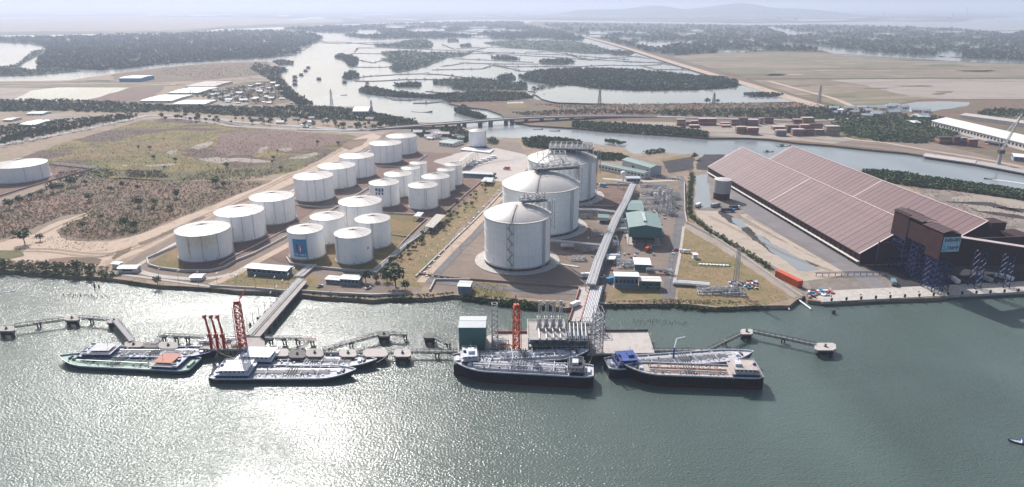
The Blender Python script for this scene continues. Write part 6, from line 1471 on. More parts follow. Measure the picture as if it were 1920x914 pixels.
# second incline inside the gap (its pale end shows as a wedge of light)
# quay
def WG(s_, w_, z=0): return A0+WU*s_+WN*w_+Vector((0,0,z))
qs = thing('quay_wall', 'long straight concrete quay in front of the red warehouse', 'quay', WG(340,20,0))
q = [WG(326,-62), WG(342.5,-62), WG(342.5,230), WG(326,230)]; part('quay_deck', MB().prism([(p.x, p.y) for p in q], ZL-1.2, ZL+.35), M['concrete'], qs, True)
q = [WG(338,-61), WG(341.8,-61), WG(341.8,229), WG(338,229)]; part('quay_face', MB().prism([(p.x, p.y) for p in q], -1.5, ZL-1.19), M['darkconc'], qs, True)
for i in range(28):
    p = WG(342.8, -56+i*10, ZL-.6); part('fender', MB().box(p, (1.0, .8, 2.0), WR+pi/2), M['black'], qs, True)
for i in range(14):
    p = WG(340.5, -55+i*20, ZL+.7); part('bollard', MB().rod(p-Vector((0,0,.4)), p+Vector((0,0,.5)), .35, n=8), M['darksteel'], qs, True)
# silo with a dark skirt at the far corner
c, r, h, dh = tank_fit(1336, 1367.5, 376, 340)
t = thing('silo', 'squat pale silo with a maroon skirt at the warehouse corner', 'silo', c); part('shell', MB().lathe((0,0,0), [(r, h*.32), (r, h)], 40), M['steel'], t); part('skirt', MB().lathe((0,0,0), [(r-.3, 0), (r-.3, h*.32)], 40), M['maroon'], t); part('roof', MB().lathe((0,0,0), [(r+.2, h), (r*.5, h+.9), (.02, h+1.3)], 40), M['roofw'], t)
# orange container and small clutter round the warehouse
def container(label, a, b, h, dep, m, group=None, name='shipping_container', z=ZL+.15):
    A, B = P(a[0], a[1], z), P(b[0], b[1], z); u = (B-A); L = u.length; ang = math.atan2(u.y, u.x); t = thing(name, label, 'container', A, ang, group)
    part('box_body', MB().box((L/2, dep/2, h/2), (L, dep, h)), m, t); n = int(L/1.6)
    for i in range(n): part('corrugation', MB().box((L*(i+.5)/n, -.04, h/2), (L/n*.5, .1, h*.9)), m, t)
    for x in (.1, L-.1): part('corner_post', MB().box((x, -.05, h/2), (.25, .2, h)), m, t)
    part('roof_rim', MB().box((L/2, dep/2, h+.03), (L+.1, dep+.1, .1)), m, t); return t
container('long orange container lying beside the hedge above the river', (1453,519), (1495,540), 4.6, 4.2, M['orange'])
for i, (x, y, w, m) in enumerate([(1362,397,10,'darksteel'),(1375,392,8,'darksteel'),(1340,388,9,'greyd'),(1308,388,8,'white'),(1675,534,7,'greenroof'),(1790,530,8,'white'),(1850,528,7,'greyd'),(1885,525,9,'white')]):
    p = P(x, y, ZL+.15); t = thing('parked_truck', 'parked lorry with a %s body %s' % (['dark','dark','grey','white','pale green','white','grey','white'][i], ['by the silo, left one','by the silo, right one','left of the silo','beside the hedge top','on the quay left of the blue legs','behind the sign tower','under the conveyor','at the right edge of the quay'][i]), 'lorry', p, .3*i)
    part('cargo_body', MB().box((0,0,2.1), (w, 2.6, 2.4)), M[m], t); part('cab', MB().box((w/2+1.2, 0, 1.6), (2.0, 2.4, 2.2)), M['white' if i % 2 else 'mblue'], t); part('chassis', MB().box((.8,0,.8), (w+3, 1.6, .4)), M['darksteel'], t)
    for k in (-.35, -.2, .5):
        for sg_ in (-1, 1): part('wheel', MB().rod((w*k, sg_*1.0, .5), (w*k, sg_*1.3, .5), .5, n=10), M['black'], t)
R2 = random.Random(12)
for i in range(46):
    x = 1512+R2.random()*50; p = P(x, 545+R2.random()*14-(x-1512)*.08, ZL+.4); k = R2.choice(['mblue','white','red','steel','darksteel'])
    solo('debris_piece', MB().box((p.x, p.y, p.z+.4), (R2.uniform(.8,3.2), R2.uniform(.6,1.8), R2.uniform(.4,1.3)), R2.uniform(0,3)), M[k], 'loose %s piece in the clutter at the left end of the quay' % {'mblue':'blue','white':'white','red':'red','steel':'grey','darksteel':'dark'}[k], 'debris', 'clutter at the left end of the quay')
bf = thing('blue_pipe_bridge', 'low blue steel frame bridge between the hedge and the gantry', 'frame', P(1540,530,ZL))
a, b = P(1530,519,ZL), P(1660,517,ZL)
for k in (0, 1): part('beam', MB().beam(a+Vector((0,k*2,2.4)), b+Vector((0,k*2,2.4)), .3), M['bluesteel'], bf, True)
for i in range(12): p = a+(b-a)*(i/11); part('post', MB().beam(p, p+Vector((0,0,2.4)), .3), M['bluesteel'], bf, True)
# ================================================================== bridge, containers, far buildings
t = thing('road_bridge', 'long low concrete road bridge crossing the creek mouth behind the tanks', 'bridge', P(900,236,0))
bp = smooth([P(x, y, z) for x, y, z in ((690,243,ZL+.8),(740,239,4),(800,234.5,6.5),(860,230,8),(910,226,8.5),(960,222.5,8.5),(1030,219.5,8),(1100,218,6.5),(1160,218,4.5),(1230,218.5,ZL+.8))], 5)
part('bridge_deck', ribbon(bp, 15, 1.5), M['tarmac'], t, True)
for s_ in (-1, 1):
    pts = []
    for i, p in enumerate(bp):
        d = (bp[min(i+1, len(bp)-1)]-bp[max(i-1, 0)]); nn = Vector((-d.y, d.x, 0)).normalized(); pts.append(p+nn*7.2*s_+Vector((0,0,.5)))
    mb = MB()
    for a, b in zip(pts, pts[1:]): mb.beam(a, b, .5, 1.2)
    part('parapet', mb, M['concrete'], t, True)
for i, x in enumerate([790,812,835,858,872,904,917,947,958,985,1010,1040,1070,1100]):
    j = min(range(len(bp)), key=lambda k: abs(colm(bp[k])-x)); p = bp[j]; q = bp[min(j+1, len(bp)-1)]; d = (q-p).normalized(); nn = Vector((-d.y, d.x, 0))
    for s_ in (-4.5, 4.5): c = p+nn*s_; part('pier_column', MB().box((c.x, c.y, (p.z-1.5)/2-.5), (3.4, 3.4, p.z-.6)), M['darkconc'], t, True)
    part('pier_cap', MB().beam(p+nn*-7-Vector((0,0,2.2)), p+nn*7-Vector((0,0,2.2)), 3, 1.3), M['darkconc'], t, True)
road('highway', [(1230,218.5),(1320,221),(1420,224),(1520,226),(1600,222),(1640,218)], 12, ZL+.8, M['tarmac'], .8)
road('highway', [(560,242),(620,244),(660,244),(700,242.4)], 12, ZL+.9, M['tarmac'], .8)
CM = [mat('container_'+n, c, .6, 0, .15, .4, (.16,.10,.08), .3) for n, c in (('rust', (.30,.115,.07)), ('maroon', (.17,.06,.06)), ('ochre', (.36,.25,.12)), ('redbrown', (.34,.15,.10)), ('bluegrey', (.15,.18,.25)), ('dark', (.10,.07,.08)))]
CL = ['rust red','maroon','ochre','red-brown','blue-grey','dark']
cmesh = {}
def cstack(x0, x1, yt, yb, k, region):
    A, B = P(x0, yb, ZL+.2), P(x1, yb, ZL+.2); L = B.x-A.x; h = zrow(A.x, A.y, yt)-ZL; n = max(1, int(round(h/2.7))); hh = h/n; R_ = random.Random(int(x0*7))
    for i in range(n):
        m = (k+i*R_.randrange(3)) % len(CM); t = thing('shipping_container', '%s container %s in a stack of %d across the creek' % (CL[m], ['on the ground','second from the ground','third from the ground','on top','on top'][min(i, 4)], n), 'container', (A.x, A.y+R_.uniform(-.4,.4), ZL+.2+i*hh), R_.uniform(-.03,.03), 'containers stacked across the creek')
        d = max(5.5, L*.55); part('box_body', MB().box((L/2, d/2, hh/2-.03), (L, d, hh-.08)), CM[m], t); part('roof_sheet', MB().box((L/2, d/2, hh), (L-.2, d-.2, .08)), M['rooftrim' if m != 5 else 'seam'], t)
        for j in range(6): part('side_rib', MB().box((L*(j+.5)/6, -.05, hh/2), (L/12, .12, hh*.85)), CM[(m+1) % 2 if m < 2 else m], t)
for k, (a, b, c, d) in enumerate([(155,240,185,245),(245,300,205,240),(300,368,200,235),(285,385,243,268),(372,450,178,240),(457,550,178,240),(597,685,218,240),(602,700,243,262),(700,775,188,245),(777,860,172,240),(865,970,188,245),(975,1020,172,230),(1032,1120,168,225),(750,850,258,325),(857,970,268,335),(1117,1245,258,290),(1147,1250,293,350),(1257,1370,248,320),(1312,1430,283,345),(1317,1405,183,225),(1412,1530,168,215),(1387,1480,238,280),(1485,1610,232,280),(1442,1530,288,345),(1535,1620,288,340),(1642,1780,254,345)]):
    cstack(1240+a/5.333, 1240+b/5.333, 190+c/5.333, 190+d/5.333, [0,3,0,0,1,1,0,3,1,2,0,2,5,2,3,3,4,5,0,3,2,3,3,1,3,2][k], 0)
for k, (a, b, c, d) in enumerate([(1760,1786,258,270),(1787,1800,258,272),(1801,1814,259,273),(1815,1832,262,275)]): cstack(a, b, c, d, [1,5,4,0][k], 1)
hall('quay_warehouse', 'very long pale warehouse with rows of windows at the far right bank', 'warehouse', (1746,238), (1960,293), 227, 214, 5, 'x', 'palewall', 'palewall', 0, 34, 0, 1.5)
hall('quay_warehouse', 'second long pale shed lying behind the very long one at far right', 'warehouse', (1800,222), (2040,255), 216, 211, 2, 'x', 'paletanroof' if 'paletanroof' in M else 'concrete', 'palewall', 0, 0, 0, 1.5)
hall('quay_shed', 'low white-roofed shed near the quay crane', 'shed', (1900,302), (1935,305), 294, 288, 1, 'x', 'white', 'bluewall', 0, 4)
hall('quay_shed', 'small dark open shed in front of the very long warehouse', 'shed', (1846,270), (1874,275), 266, 263, 1, 'x', 'darksteel', 'darksteel', .5)
slab('far_quay', 'pale concrete quay slab jutting out at the far right bank', 'quay', [(1730,293),(1828,307),(1832,301),(1734,287)], z=3.2, m='pinkdeck', pile=14)
slab('far_quay', 'second quay deck under the crane at the far right bank', 'quay', [(1828,307.5),(1930,327),(1940,318),(1832,301.5)], z=3.0, m='deck', pile=14)
t = thing('quay_crane', 'tall pale lattice crane on the far right quay', 'crane', P(1872,308,3.2)); h = zrow(t.location.x, t.location.y, 285)-3.2
part('crane_legs', MB().rod((0,0,0), (0,0,h), 2.2, 1.4, 8), M['steel'], t); part('cab', MB().box((0,0,h), (6,5,4)), M['darksteel'], t)
mb = MB(); a, b = Vector((0,0,h+1)), Vector((17,4,h+44)); 
for o in ((-1,-1),(1,-1),(1,1),(-1,1)): mb.beam(a+Vector((o[0]*1.2, o[1]*1.2, 0)), b+Vector((o[0]*.4, o[1]*.4, 0)), .4)
for i in range(18): p, q = a+(b-a)*(i/18), a+(b-a)*((i+1)/18); mb.beam(p+Vector((1.1,0,0)), q-Vector((1.1,0,0)), .25); mb.beam(p-Vector((1.1,0,0)), q+Vector((1.1,0,0)), .25)
part('jib', mb, M['steel'], t); part('backstay', MB().beam((-6,0,h+14), b, .25), M['steel'], t); part('a_frame', MB().beam((-2,0,h+2), (-6,0,h+14), .6), M['steel'], t)
# low long sheds of the left plain
for lb, x0, x1, yf, yb, m in (('pale green long shed on the left plain, nearest the tree belt', 262,322,190,178,'greenroof'),('pale green long shed on the left plain, second row', 316,372,175,164,'greenroof'),('wide white shed on the left plain beside the trees', 325,384,196,188,'paleroof'),('grey long shed on the left plain, farthest row', 348,402,163,153,'concrete'),
    ('white flat-roofed shed among trees at the far left road', 50,80,214,209.5,'paleroof'),('pale shed beside the main road at the far left', 32,66,235,225,'paleroof'),('low white shed left of the highway at the far left', 6,22,226,221,'paleroof'),('white low shed near the dirt road end, across the creek', 1562,1582,207,203.5,'white'),('pale shed in the trees left of the long warehouse', 1722,1744,220,214,'paleroof'),('small white shed in the bushes left of the long warehouse', 1712,1726,231,226,'white')):
    hall('far_shed', lb, 'shed', (x0, yf+2.5), (x1, yf+2.5), yf-.6, yb, 1.2, 'x', m, 'palewall', 0, 0, 2)
t, L_, d_, h_ = hall('pavilion', 'pavilion with a pinkish hipped roof at the estuary bank', 'house', (662,217), (690,217), 209, 203, 5, 'x', 'redsoilroof' if 'redsoilroof' in M else 'rooftrim', 'paleroof', 0, 5)
HR = [M['rooftrim'], M['paleroof'], M['concrete'], M['seam'], M['greenroof']]
hm_ = mesh_from('house_walls', MB().box((0,0,2), (14,9,4)), M['palewall']); rm_ = [mesh_from('house_roof', MB().add([(-8,-5.4,3.8),(8,-5.4,3.8),(8,5.4,3.8),(-8,5.4,3.8),(-8,0,6.6),(8,0,6.6)], [(0,1,5,4),(2,3,4,5),(0,4,3),(1,2,5)]), m) for m in HR]
dm_ = mesh_from('house_door', MB().box((0,-4.55,1.2), (1.6,.15,2.4)), M['darksteel'])
def house(x, y, lb, grp, k, s=1.0):
    lb = lb + [' with a pinkish roof',' with a pale grey roof',' with a grey roof',' with a dark roof',' with a green roof'][k % 5]
    p = P(x, y, ZL); t = thing('small_house', lb, 'house', p, random.uniform(-.4,.4), grp, (s, s, s)); part('walls', None, None, t, me=hm_); part('roof', None, None, t, me=rm_[k % 5]); part('door', None, None, t, me=dm_)
R2 = random.Random(21)
for i in range(46):
    house(R2.uniform(398,548), R2.uniform(158,196), 'small low house in the settlement left of the estuary', 'small houses of the settlement left of the estuary', R2.randrange(5), R2.uniform(.5,.95))
for i in range(26):
    house(R2.uniform(745,865), R2.uniform(247,264), 'small roof among the trees between the tanks and the creek', 'small houses between the tanks and the creek', R2.randrange(5), R2.uniform(.5,.9))
for i in range(12): house(R2.uniform(470,700), R2.uniform(223,240), 'small hut beside the highway behind the meadow', 'huts beside the highway', R2.randrange(5), R2.uniform(.5,.9))
for i in range(34):
    x = R2.uniform(1140,1210) if i < 14 else R2.uniform(1560,1740); y = R2.uniform(62,68) if i < 14 else R2.uniform(200,222)
    house(x, y, 'tiny pale house near the dirt road', 'tiny houses near the dirt road', 1, 1.0 if i >= 14 else 2.2)
# skyline seen through the haze
sky_m = mat('skyline_concrete', (.42,.41,.40), .8, 0, .1, .01)
for i in range(90):
    x = R2.uniform(1240,1900) if i < 62 else R2.uniform(0,1200); y = R2.uniform(22,37) if i < 62 else R2.uniform(18,30); p = P(x, y, FARZ); D = p.y; h = R2.uniform(8, 22)*(1.6 if R2.random() < .2 else 1)
    t = thing('far_block', 'hazy low block near the horizon', 'building', p, R2.uniform(-.3,.3), 'hazy blocks near the horizon'); w = R2.uniform(20, 90)
    part('walls', MB().box((0,0,h/2), (w, 30, h)), sky_m, t); part('roof', MB().box((0,0,h+.6), (w+3, 33, 1.2)), M['paleroof'], t)
for x, y, yt in ((1404,30,13),(1418,30,14),(1494,29,8),(1811,33,4),(1785,36,24),(1655,34,22),(1430,29,16)):
    p = P(x, y, FARZ); h = zrow(p.x, p.y, yt)-FARZ; t = thing('far_chimney', 'thin hazy stack on the skyline, at column %d of the haze' % x if False else 'thin hazy stack rising above the far skyline', 'chimney', p, 0, 'stacks on the far skyline'); part('stack', MB().rod((0,0,0), (0,0,min(h,150)), 9, 6, 10), sky_m, t)
# far hill
mb = MB(); nx, ny = 90, 14; vs = []
for j in range(ny):
    for i in range(nx):
        u = i/(nx-1); v = j/(ny-1); x = 900+u*6800; y = 14800+v*3600
        prof = max(0, math.sin(pi*min(1, max(0, (u-.02)/.96))))**.8*(.72+.28*math.sin(u*9+1)*.6+.16*math.sin(u*23))
        h = 300*prof*math.sin(pi*v)**.8*(.9+.2*noise.noise(Vector((x*.0012, y*.0012, 0))))
        vs.append((x, y, min(320, h) if 0 < j < ny-1 else -1))
mb.add(vs, [(j*nx+i, j*nx+i+1, (j+1)*nx+i+1, (j+1)*nx+i) for j in range(ny-1) for i in range(nx-1)], True); struct('distant_hill', mb, M['canopy'])
for x, yb, yt, lb in ((1124,194,164,'power pylon standing in the lagoon beyond the bridge'),(622,198,168,'thin pylon at the left bank of the estuary'),(697,211,188,'thin pylon right of the pavilion at the estuary'),(1338,194,174,'faint pylon in the right part of the lagoon'),(1535,193,160,'pylon beside the dirt road across the creek')):
    p = P(x, yb, ZL); lattice_mast('power_pylon', lb, p, zrow(p.x, p.y, yt)-ZL, 5.5, 1.2, M['steel'], 'pylon', 6, .45, 'power pylons', 2)
# lamp posts along roads
lm = MB(); lm.rod((0,0,0), (0,0,9), .13, .08, 6); lm.beam((0,0,9), (0,1.8,9.3), .14); lamp_me = mesh_from('lamp_pole', lm, M['steel']); head_me = mesh_from('lamp_head', MB().box((0,2.0,9.28), (.35,.8,.15)), M['white'])
def lamp(x, y, lb, grp, z=ZL):
    t = thing('street_lamp', lb, 'street lamp', P(x, y, z), 0, grp); part('pole', None, None, t, me=lamp_me); part('lamp_head', None, None, t, me=head_me)
for i in range(12): lamp(1256+i*1.6, 548-i*18, 'slim lamp post beside the plant road', 'lamp posts beside the plant road')
for i in range(9): lamp(553-i*11, 528+i*12, 'slim lamp post on the approach bridge of the left jetty', 'lamp posts on the left approach bridge', ZJ+.3)
for i in range(14): lamp(800+i*10.5, 505-i*11, 'slim lamp post beside the road left of the domed tanks', 'lamp posts left of the domed tanks')
for i in range(7): lamp(300+i*36, 530+i*2.6, 'slim lamp post on the river bank of the tank farm', 'lamp posts on the river bank')
# cars and lorries
def car(x, y, ang, m, lb, grp, z=ZL+.25, truck=False):
    t = thing('parked_car', lb, 'car', P(x, y, z), ang, grp)
    if truck:
        part('cargo_body', MB().box((-.8,0,1.9), (6.5,2.4,2.6)), M[m], t); part('cab', MB().box((3.4,0,1.5), (1.7,2.3,2.1)), M['white'], t)
    else:
        part('body', MB().box((0,0,.62), (4.3,1.75,.7)), M[m], t); mb = MB(); mb.add([(-1.6,-.8,.97),(1.1,-.8,.97),(1.1,.8,.97),(-1.6,.8,.97),(-1.1,-.65,1.5),(.5,-.65,1.5),(.5,.65,1.5),(-1.1,.65,1.5)], [(0,1,5,4),(1,2,6,5),(2,3,7,6),(3,0,4,7),(4,5,6,7)]); part('cabin', mb, M['glass'], t)
    for a in (-1.35, 1.35):
        for b in (-.85, .85): part('wheel', MB().rod((a, b-.1, .34), (a, b+.1, .34), .34, n=10), M['black'], t)
for i in range(9): car(1232+i*5, 333+.6*i, .3, ['white','greyd','mblue','red'][i % 4], 'car parked near the tall green hall', 'cars parked near the tall green hall')
for i in range(6): car(880+i*9, 312-i*3, .2, 'white', 'lorry standing on the paved yard behind the slim tanks', 'lorries on the paved yard', truck=True)
for x, y, m, lb in ((1130,520,'white','white car on the road beside the main pipe rack'),(600,538,'greyd','grey car in front of the low tan-roofed office'),(1268,470,'red','red car on the plant road'),(690,541,'white','white car right of the low blue office'),(1078,575,'white','small white truck on the gas trestle')):
    car(x, y, .8, m, lb, None, ZJ+.2 if x == 1078 else ZL+.25, x == 1078)

for i, (x, y, lb) in enumerate([(1100,520,'in the shadow right of the nearest domed tank'),(1146,528,'beside the blue-grey pump building'),(1215,470,'on the bare yard below the green shed'),(1240,440,'behind the green shed by the plant road'),(905,330,'beside the low office of the paved yard'),(1130,350,'on the lawn edge by the far rack'),(950,318,'alone on the paved yard'),(1262,372,'at the end of the process area')]):
    car(x, y, .5*i, ['white','mblue','orange','greyd'][i % 4], 'small lorry parked %s' % lb, None, ZL+.3, True)
R2 = random.Random(77)
for i in range(60):
    x = R2.uniform(1095,1270); y = R2.uniform(350,520); p = P(x, y, ZL+.1); m = R2.choice(['steel','greyd','white','concrete','mblue','orange'])
    solo('yard_crate', MB().box((p.x, p.y, p.z+.6), (R2.uniform(.8,2.6), R2.uniform(.8,1.6), R2.uniform(.6,1.4)), R2.uniform(0,3)), M[m], '%s crate left standing in the plant yard' % {'steel':'grey steel','greyd':'dark grey','white':'white','concrete':'drab','mblue':'blue','orange':'orange'}[m], 'crate', 'crates standing about the plant yard')
# ================================================================== plants
M['leafA'] = leafmat('mangrove_leaves', (.032,.068,.028), (.08,.12,.045))
M['leafB'] = leafmat('tree_leaves', (.04,.085,.03), (.10,.14,.045))
M['leafC'] = leafmat('dry_bush_leaves', (.10,.095,.05), (.17,.14,.08))
M['weed'] = leafmat('dry_weeds', (.235,.14,.10), (.32,.225,.155), .05)
M['weed2'] = leafmat('olive_weeds', (.18,.165,.075), (.28,.24,.11), .05)
M['farleaf'] = leafmat('far_forest_leaves', (.05,.09,.055), (.09,.13,.07), .004)
M['bark'] = mat('bark', (.09,.065,.045), .9)
def clump(n, seed, flat=.75, leaf=.42, lobes=5):
    """unit crown: many small leaf faces on a handful of uneven lobes, with gaps between"""
    g = np.random.default_rng(seed); lc = g.normal(size=(lobes, 3)); lc /= np.linalg.norm(lc, axis=1)[:, None]; lc *= g.uniform(.25, .6, (lobes, 1)); lc[:, 2] = lc[:, 2]*flat
    k = g.integers(0, lobes, n); d = g.normal(size=(n, 3)); d /= np.linalg.norm(d, axis=1)[:, None]; c = lc[k] + d*g.uniform(.3, .55, (n, 1)); c[:, 2] = c[:, 2]*flat+.55
    a = g.normal(size=(n, 3)); a /= np.linalg.norm(a, axis=1)[:, None]; b = np.cross(a, d+g.normal(size=(n,3))*.4); b /= np.linalg.norm(b, axis=1)[:, None]+1e-9
    s = g.uniform(.6, 1.3, (n, 1))*leaf; v = np.stack([c-a*s*.5, c+a*s*.5, c+b*s], 1).reshape(-1, 3); return v, np.arange(3*n).reshape(-1, 3)
def pip(x, y, poly):
    c = np.zeros(len(x), bool); j = len(poly)-1
    for i in range(len(poly)):
        xi, yi = poly[i]; xj, yj = poly[j]; m = ((yi > y) != (yj > y)) & (x < (xj-xi)*(y-yi)/(yj-yi+1e-12)+xi); c ^= m; j = i
    return c
def px_points(poly, n, g):
    p = np.array(poly, float); x0, y0 = p.min(0); x1, y1 = p.max(0); X = []; Y = []; got = 0
    for _ in range(60):
        x = g.uniform(x0, x1, n*2); y = g.uniform(y0, y1, n*2); m = pip(x, y, poly); X.append(x[m]); Y.append(y[m]); got += m.sum()
        if got >= n: break
    return np.concatenate(X)[:n], np.concatenate(Y)[:n]
def to_world(x, y, z):
    u = (x-960)/F; v = (457-y)/F; dy = cp+v*sp; dz = -sp+v*cp; t = (z-H)/dz; return np.stack([u*t, dy*t, np.full(len(x), z, float)], 1)
def scatter(name, pts, rad, m, nleaf=14, seed=0, flat=.75, leaf=.5, kind='stuff', lobes=4, tall=None):
    g = np.random.default_rng(seed); var = [clump(nleaf, seed*10+i, flat, leaf, lobes) for i in range(5)]; N = len(pts); rad = np.broadcast_to(rad, (N,)).astype(float)
    ang = g.uniform(0, 2*pi, N); kk = g.integers(0, 5, N); base_v = np.stack([v for v, f in var]); V = base_v[kk]; c, s = np.cos(ang)[:, None], np.sin(ang)[:, None]
    hz_ = np.ones(N) if tall is None else np.broadcast_to(tall, (N,))
    out = np.empty_like(V); out[..., 0] = V[..., 0]*c-V[..., 1]*s; out[..., 1] = V[..., 0]*s+V[..., 1]*c; out[..., 2] = V[..., 2]*hz_[:, None]; out = out*rad[:, None, None]+pts[:, None, :]
    nv = N*nleaf*3; me = bpy.data.meshes.new(name); me.vertices.add(nv); me.vertices.foreach_set('co', out.reshape(-1).astype(np.float32)); me.loops.add(nv); me.loops.foreach_set('vertex_index', np.arange(nv, dtype=np.int32)); me.polygons.add(nv//3); me.polygons.foreach_set('loop_start', np.arange(0, nv, 3, dtype=np.int32)); me.update(calc_edges=True)
    me.materials.append(m); o = bpy.data.objects.new(name, me); COL.objects.link(o); o['kind'] = kind; OFF[o.name] = Vector((0,0,0)); return o
def belt(name, poly, n, r0, r1, m, z=ZL, seed=1, **kw):
    g = np.random.default_rng(seed+100); x, y = px_points(poly, n, g)
    if name == 'mangrove_forest':
        keep = np.ones(len(x), bool)
        for q in OPEN:
            for dy in (-.4, 0, 1.2, 2.4): keep &= ~pip(x, y-dy, q)
        x, y = x[keep], y[keep]
    return scatter(name, to_world(x, y, z), g.uniform(r0, r1, len(x)), m, seed=seed, **kw)
# far woods
belt('mangrove_forest', FB, 8000, 7, 13, M['farleaf'], 1.8, 1, nleaf=12, leaf=.8, flat=.5)
belt('mangrove_forest', FD, 4200, 9, 17, M['farleaf'], 1.8, 2, nleaf=10, leaf=.8, flat=.4)
belt('mangrove_forest', [q for q in D2], 13000, 9, 17, M['farleaf'], ZL+.5, 3, nleaf=10, leaf=.85, flat=.4)
belt('mangrove_forest', FE, 3600, 4.5, 7.5, M['leafA'], 1.6, 4, nleaf=16, leaf=.6)
for i, q in enumerate(ISL):
    a = np.array(q); w, h = a.max(0)-a.min(0); belt('marsh_bushes', q, int(max(40, min(700, w*h*.55*.6))), 3, 6.5, M['farleaf'], 1.3, 10+i, nleaf=10, leaf=.65)
# tufts along the pond banks
g = np.random.default_rng(5); pts = []
for q, w in DIKES:
    W_ = W(q, 1.2)
    for a, b in zip(W_, W_[1:]):
        k = int((b-a).length/9); 
        for i in range(k):
            if g.random() < .55: p = a+(b-a)*g.random(); pts.append((p.x+g.normal()*2, p.y+g.normal()*2, 1.2))
scatter('bank_tufts', np.array(pts), g.uniform(1.2, 3.6, len(pts)), M['farleaf'], 8, 61, leaf=.7)
# scrub and trees of the distant plains
for i, (poly, n, r0, r1, m) in enumerate([
    ([(0,190),(60,188),(160,190),(260,196),(320,200),(380,200),(470,203),(560,200),(640,204),(700,214),(740,222),(720,228),(640,226),(540,222),(440,218),(380,214),(300,210),(200,212),(100,208),(0,210)], 3000, 2.2, 5.2, 'leafA'),
    ([(0,262),(60,246),(150,232),(240,218),(265,218),(180,234),(120,246),(60,256),(0,270)], 420, 2, 4, 'leafA'), ([(0,238),(80,228),(160,222),(220,216),(250,214),(170,230),(90,240),(0,255)], 420, 2, 4, 'leafA'),
    ([(330,172),(420,168),(530,150),(560,185),(480,195),(400,192)], 500, 2.5, 4.5, 'leafA'),([(480,118),(520,130),(530,150),(560,180),(590,196),(560,200),(530,180),(505,150),(470,130)], 700, 3, 5, 'leafA'),
    ([(820,180),(900,172),(985,176),(1000,184),(940,190),(840,192)], 1400, 2.5, 5, 'leafA'),([(1000,172),(1060,160),(1040,158),(990,165)], 80, 2, 4, 'leafA'),
    ([(1240,207),(1400,206),(1560,200),(1640,214),(1740,216),(1790,225),(1760,232),(1600,228),(1440,222),(1240,217)], 1700, 2, 4.5, 'leafA'),
    ([(1560,232),(1640,222),(1760,230),(1800,250),(1780,262),(1660,262),(1590,258)], 1700, 2, 4.2, 'leafB'),([(1620,252),(1700,254),(1770,264),(1730,270),(1640,266)], 500, 1.5, 3.5, 'leafA'),
    ([(1074,230),(1150,233),(1250,240),(1328,250),(1325,258),(1200,249),(1130,245),(1074,239)], 1500, 2.2, 4.2, 'leafA'),
    ([(1830,212),(1860,206),(1960,208),(1990,222),(1850,220)], 300, 3, 5, 'leafA'),
    ([(960,212),(1100,205),(1240,208),(1240,216),(1100,214),(990,218)], 600, 1.2, 3, 'leafC'),([(1000,196),(1500,193),(1600,206),(1500,206),(1240,206),(1050,203)], 1500, .8, 2.2, 'leafC'),
    ([(980,262),(1020,258),(1060,262),(1092,268),(1085,280),(1030,282),(985,276)], 700, 2, 3.8, 'leafA'),([(1095,285),(1165,292),(1180,300),(1120,302),(1098,298)], 380, 2, 3.4, 'leafA'),
    ([(770,246),(860,238),(880,250),(900,262),(870,268),(830,262),(790,258)], 800, 1.6, 3.4, 'leafA'),([(700,214),(775,226),(790,236),(735,238),(700,228)], 350, 2.5, 4.4, 'leafA'),
    ([(916,262),(925,258),(935,266),(930,272),(914,270)], 60, 2, 3.2, 'leafA'),
    ([(1135,262),(1175,268),(1165,272),(1135,268)], 120, 1.4, 2.8, 'leafA'),([(1205,286),(1240,280),(1250,286),(1215,291)], 90, 1.2, 2.6, 'leafA'),
    ([(1612,322),(1660,322),(1760,338),(1860,351),(1920,361),(2150,388),(2150,404),(1920,376),(1800,359),(1700,349),(1640,336)], 3600, 1.8, 3.6, 'leafA'),
    ([(300,128),(500,117),(510,140),(400,150),(300,140)], 500, 1.0, 2.2, 'leafC')]):
    belt('distant_scrub' if m == 'leafC' else 'tree_belt', poly, n, r0, r1, M[m], ZL+.1, 200+i, nleaf=12, leaf=.6)
# bushes of the river banks
def bank(poly, n, r0, r1, m='leafA', z=.9, seed=0, name='bank_bushes'): return belt(name, poly, n, r0, r1, M[m], z, seed, nleaf=26, leaf=.42, lobes=5)
bank([(-60,495),(60,502),(150,506),(205,512),(240,520),(200,524),(100,518),(0,512),(-60,506)], 430, .9, 2.3, 'leafA', 1.6, 301)
bank([(-60,493),(60,500),(150,504),(205,510),(240,518),(200,522),(100,516),(0,510),(-60,504)], 300, .8, 1.8, 'leafC', 1.6, 311)
bank([(0,488),(90,492),(180,496),(205,505),(100,505),(0,500)], 260, .7, 1.6, 'leafC', 2.3, 302)
bank([(240,526),(330,534),(430,542),(530,547),(540,551),(430,548),(330,541),(240,534)], 420, .6, 1.5, 'leafA', .9, 303)
bank([(580,552),(700,558),(790,556),(850,552),(850,558),(790,564),(700,565),(590,560)], 620, .8, 1.9, 'leafA', .9, 304)
bank([(865,556),(930,561),(1000,570),(1060,574),(1060,580),(980,577),(920,570),(865,561)], 420, 1.0, 2.3, 'leafA', .8, 305)
bank([(955,566),(1010,572),(1010,582),(980,580)], 120, 1.3, 2.6, 'leafA', .6, 306)
bank([(1130,572),(1210,569),(1290,572),(1340,577),(1440,574),(1440,579),(1340,583),(1280,580),(1210,576),(1135,578)], 520, .6, 1.8, 'leafA', .8, 307)
bank([(1140,566),(1260,562),(1440,567),(1340,572),(1200,567)], 300, .3, .9, 'leafC', 2.3, 308)
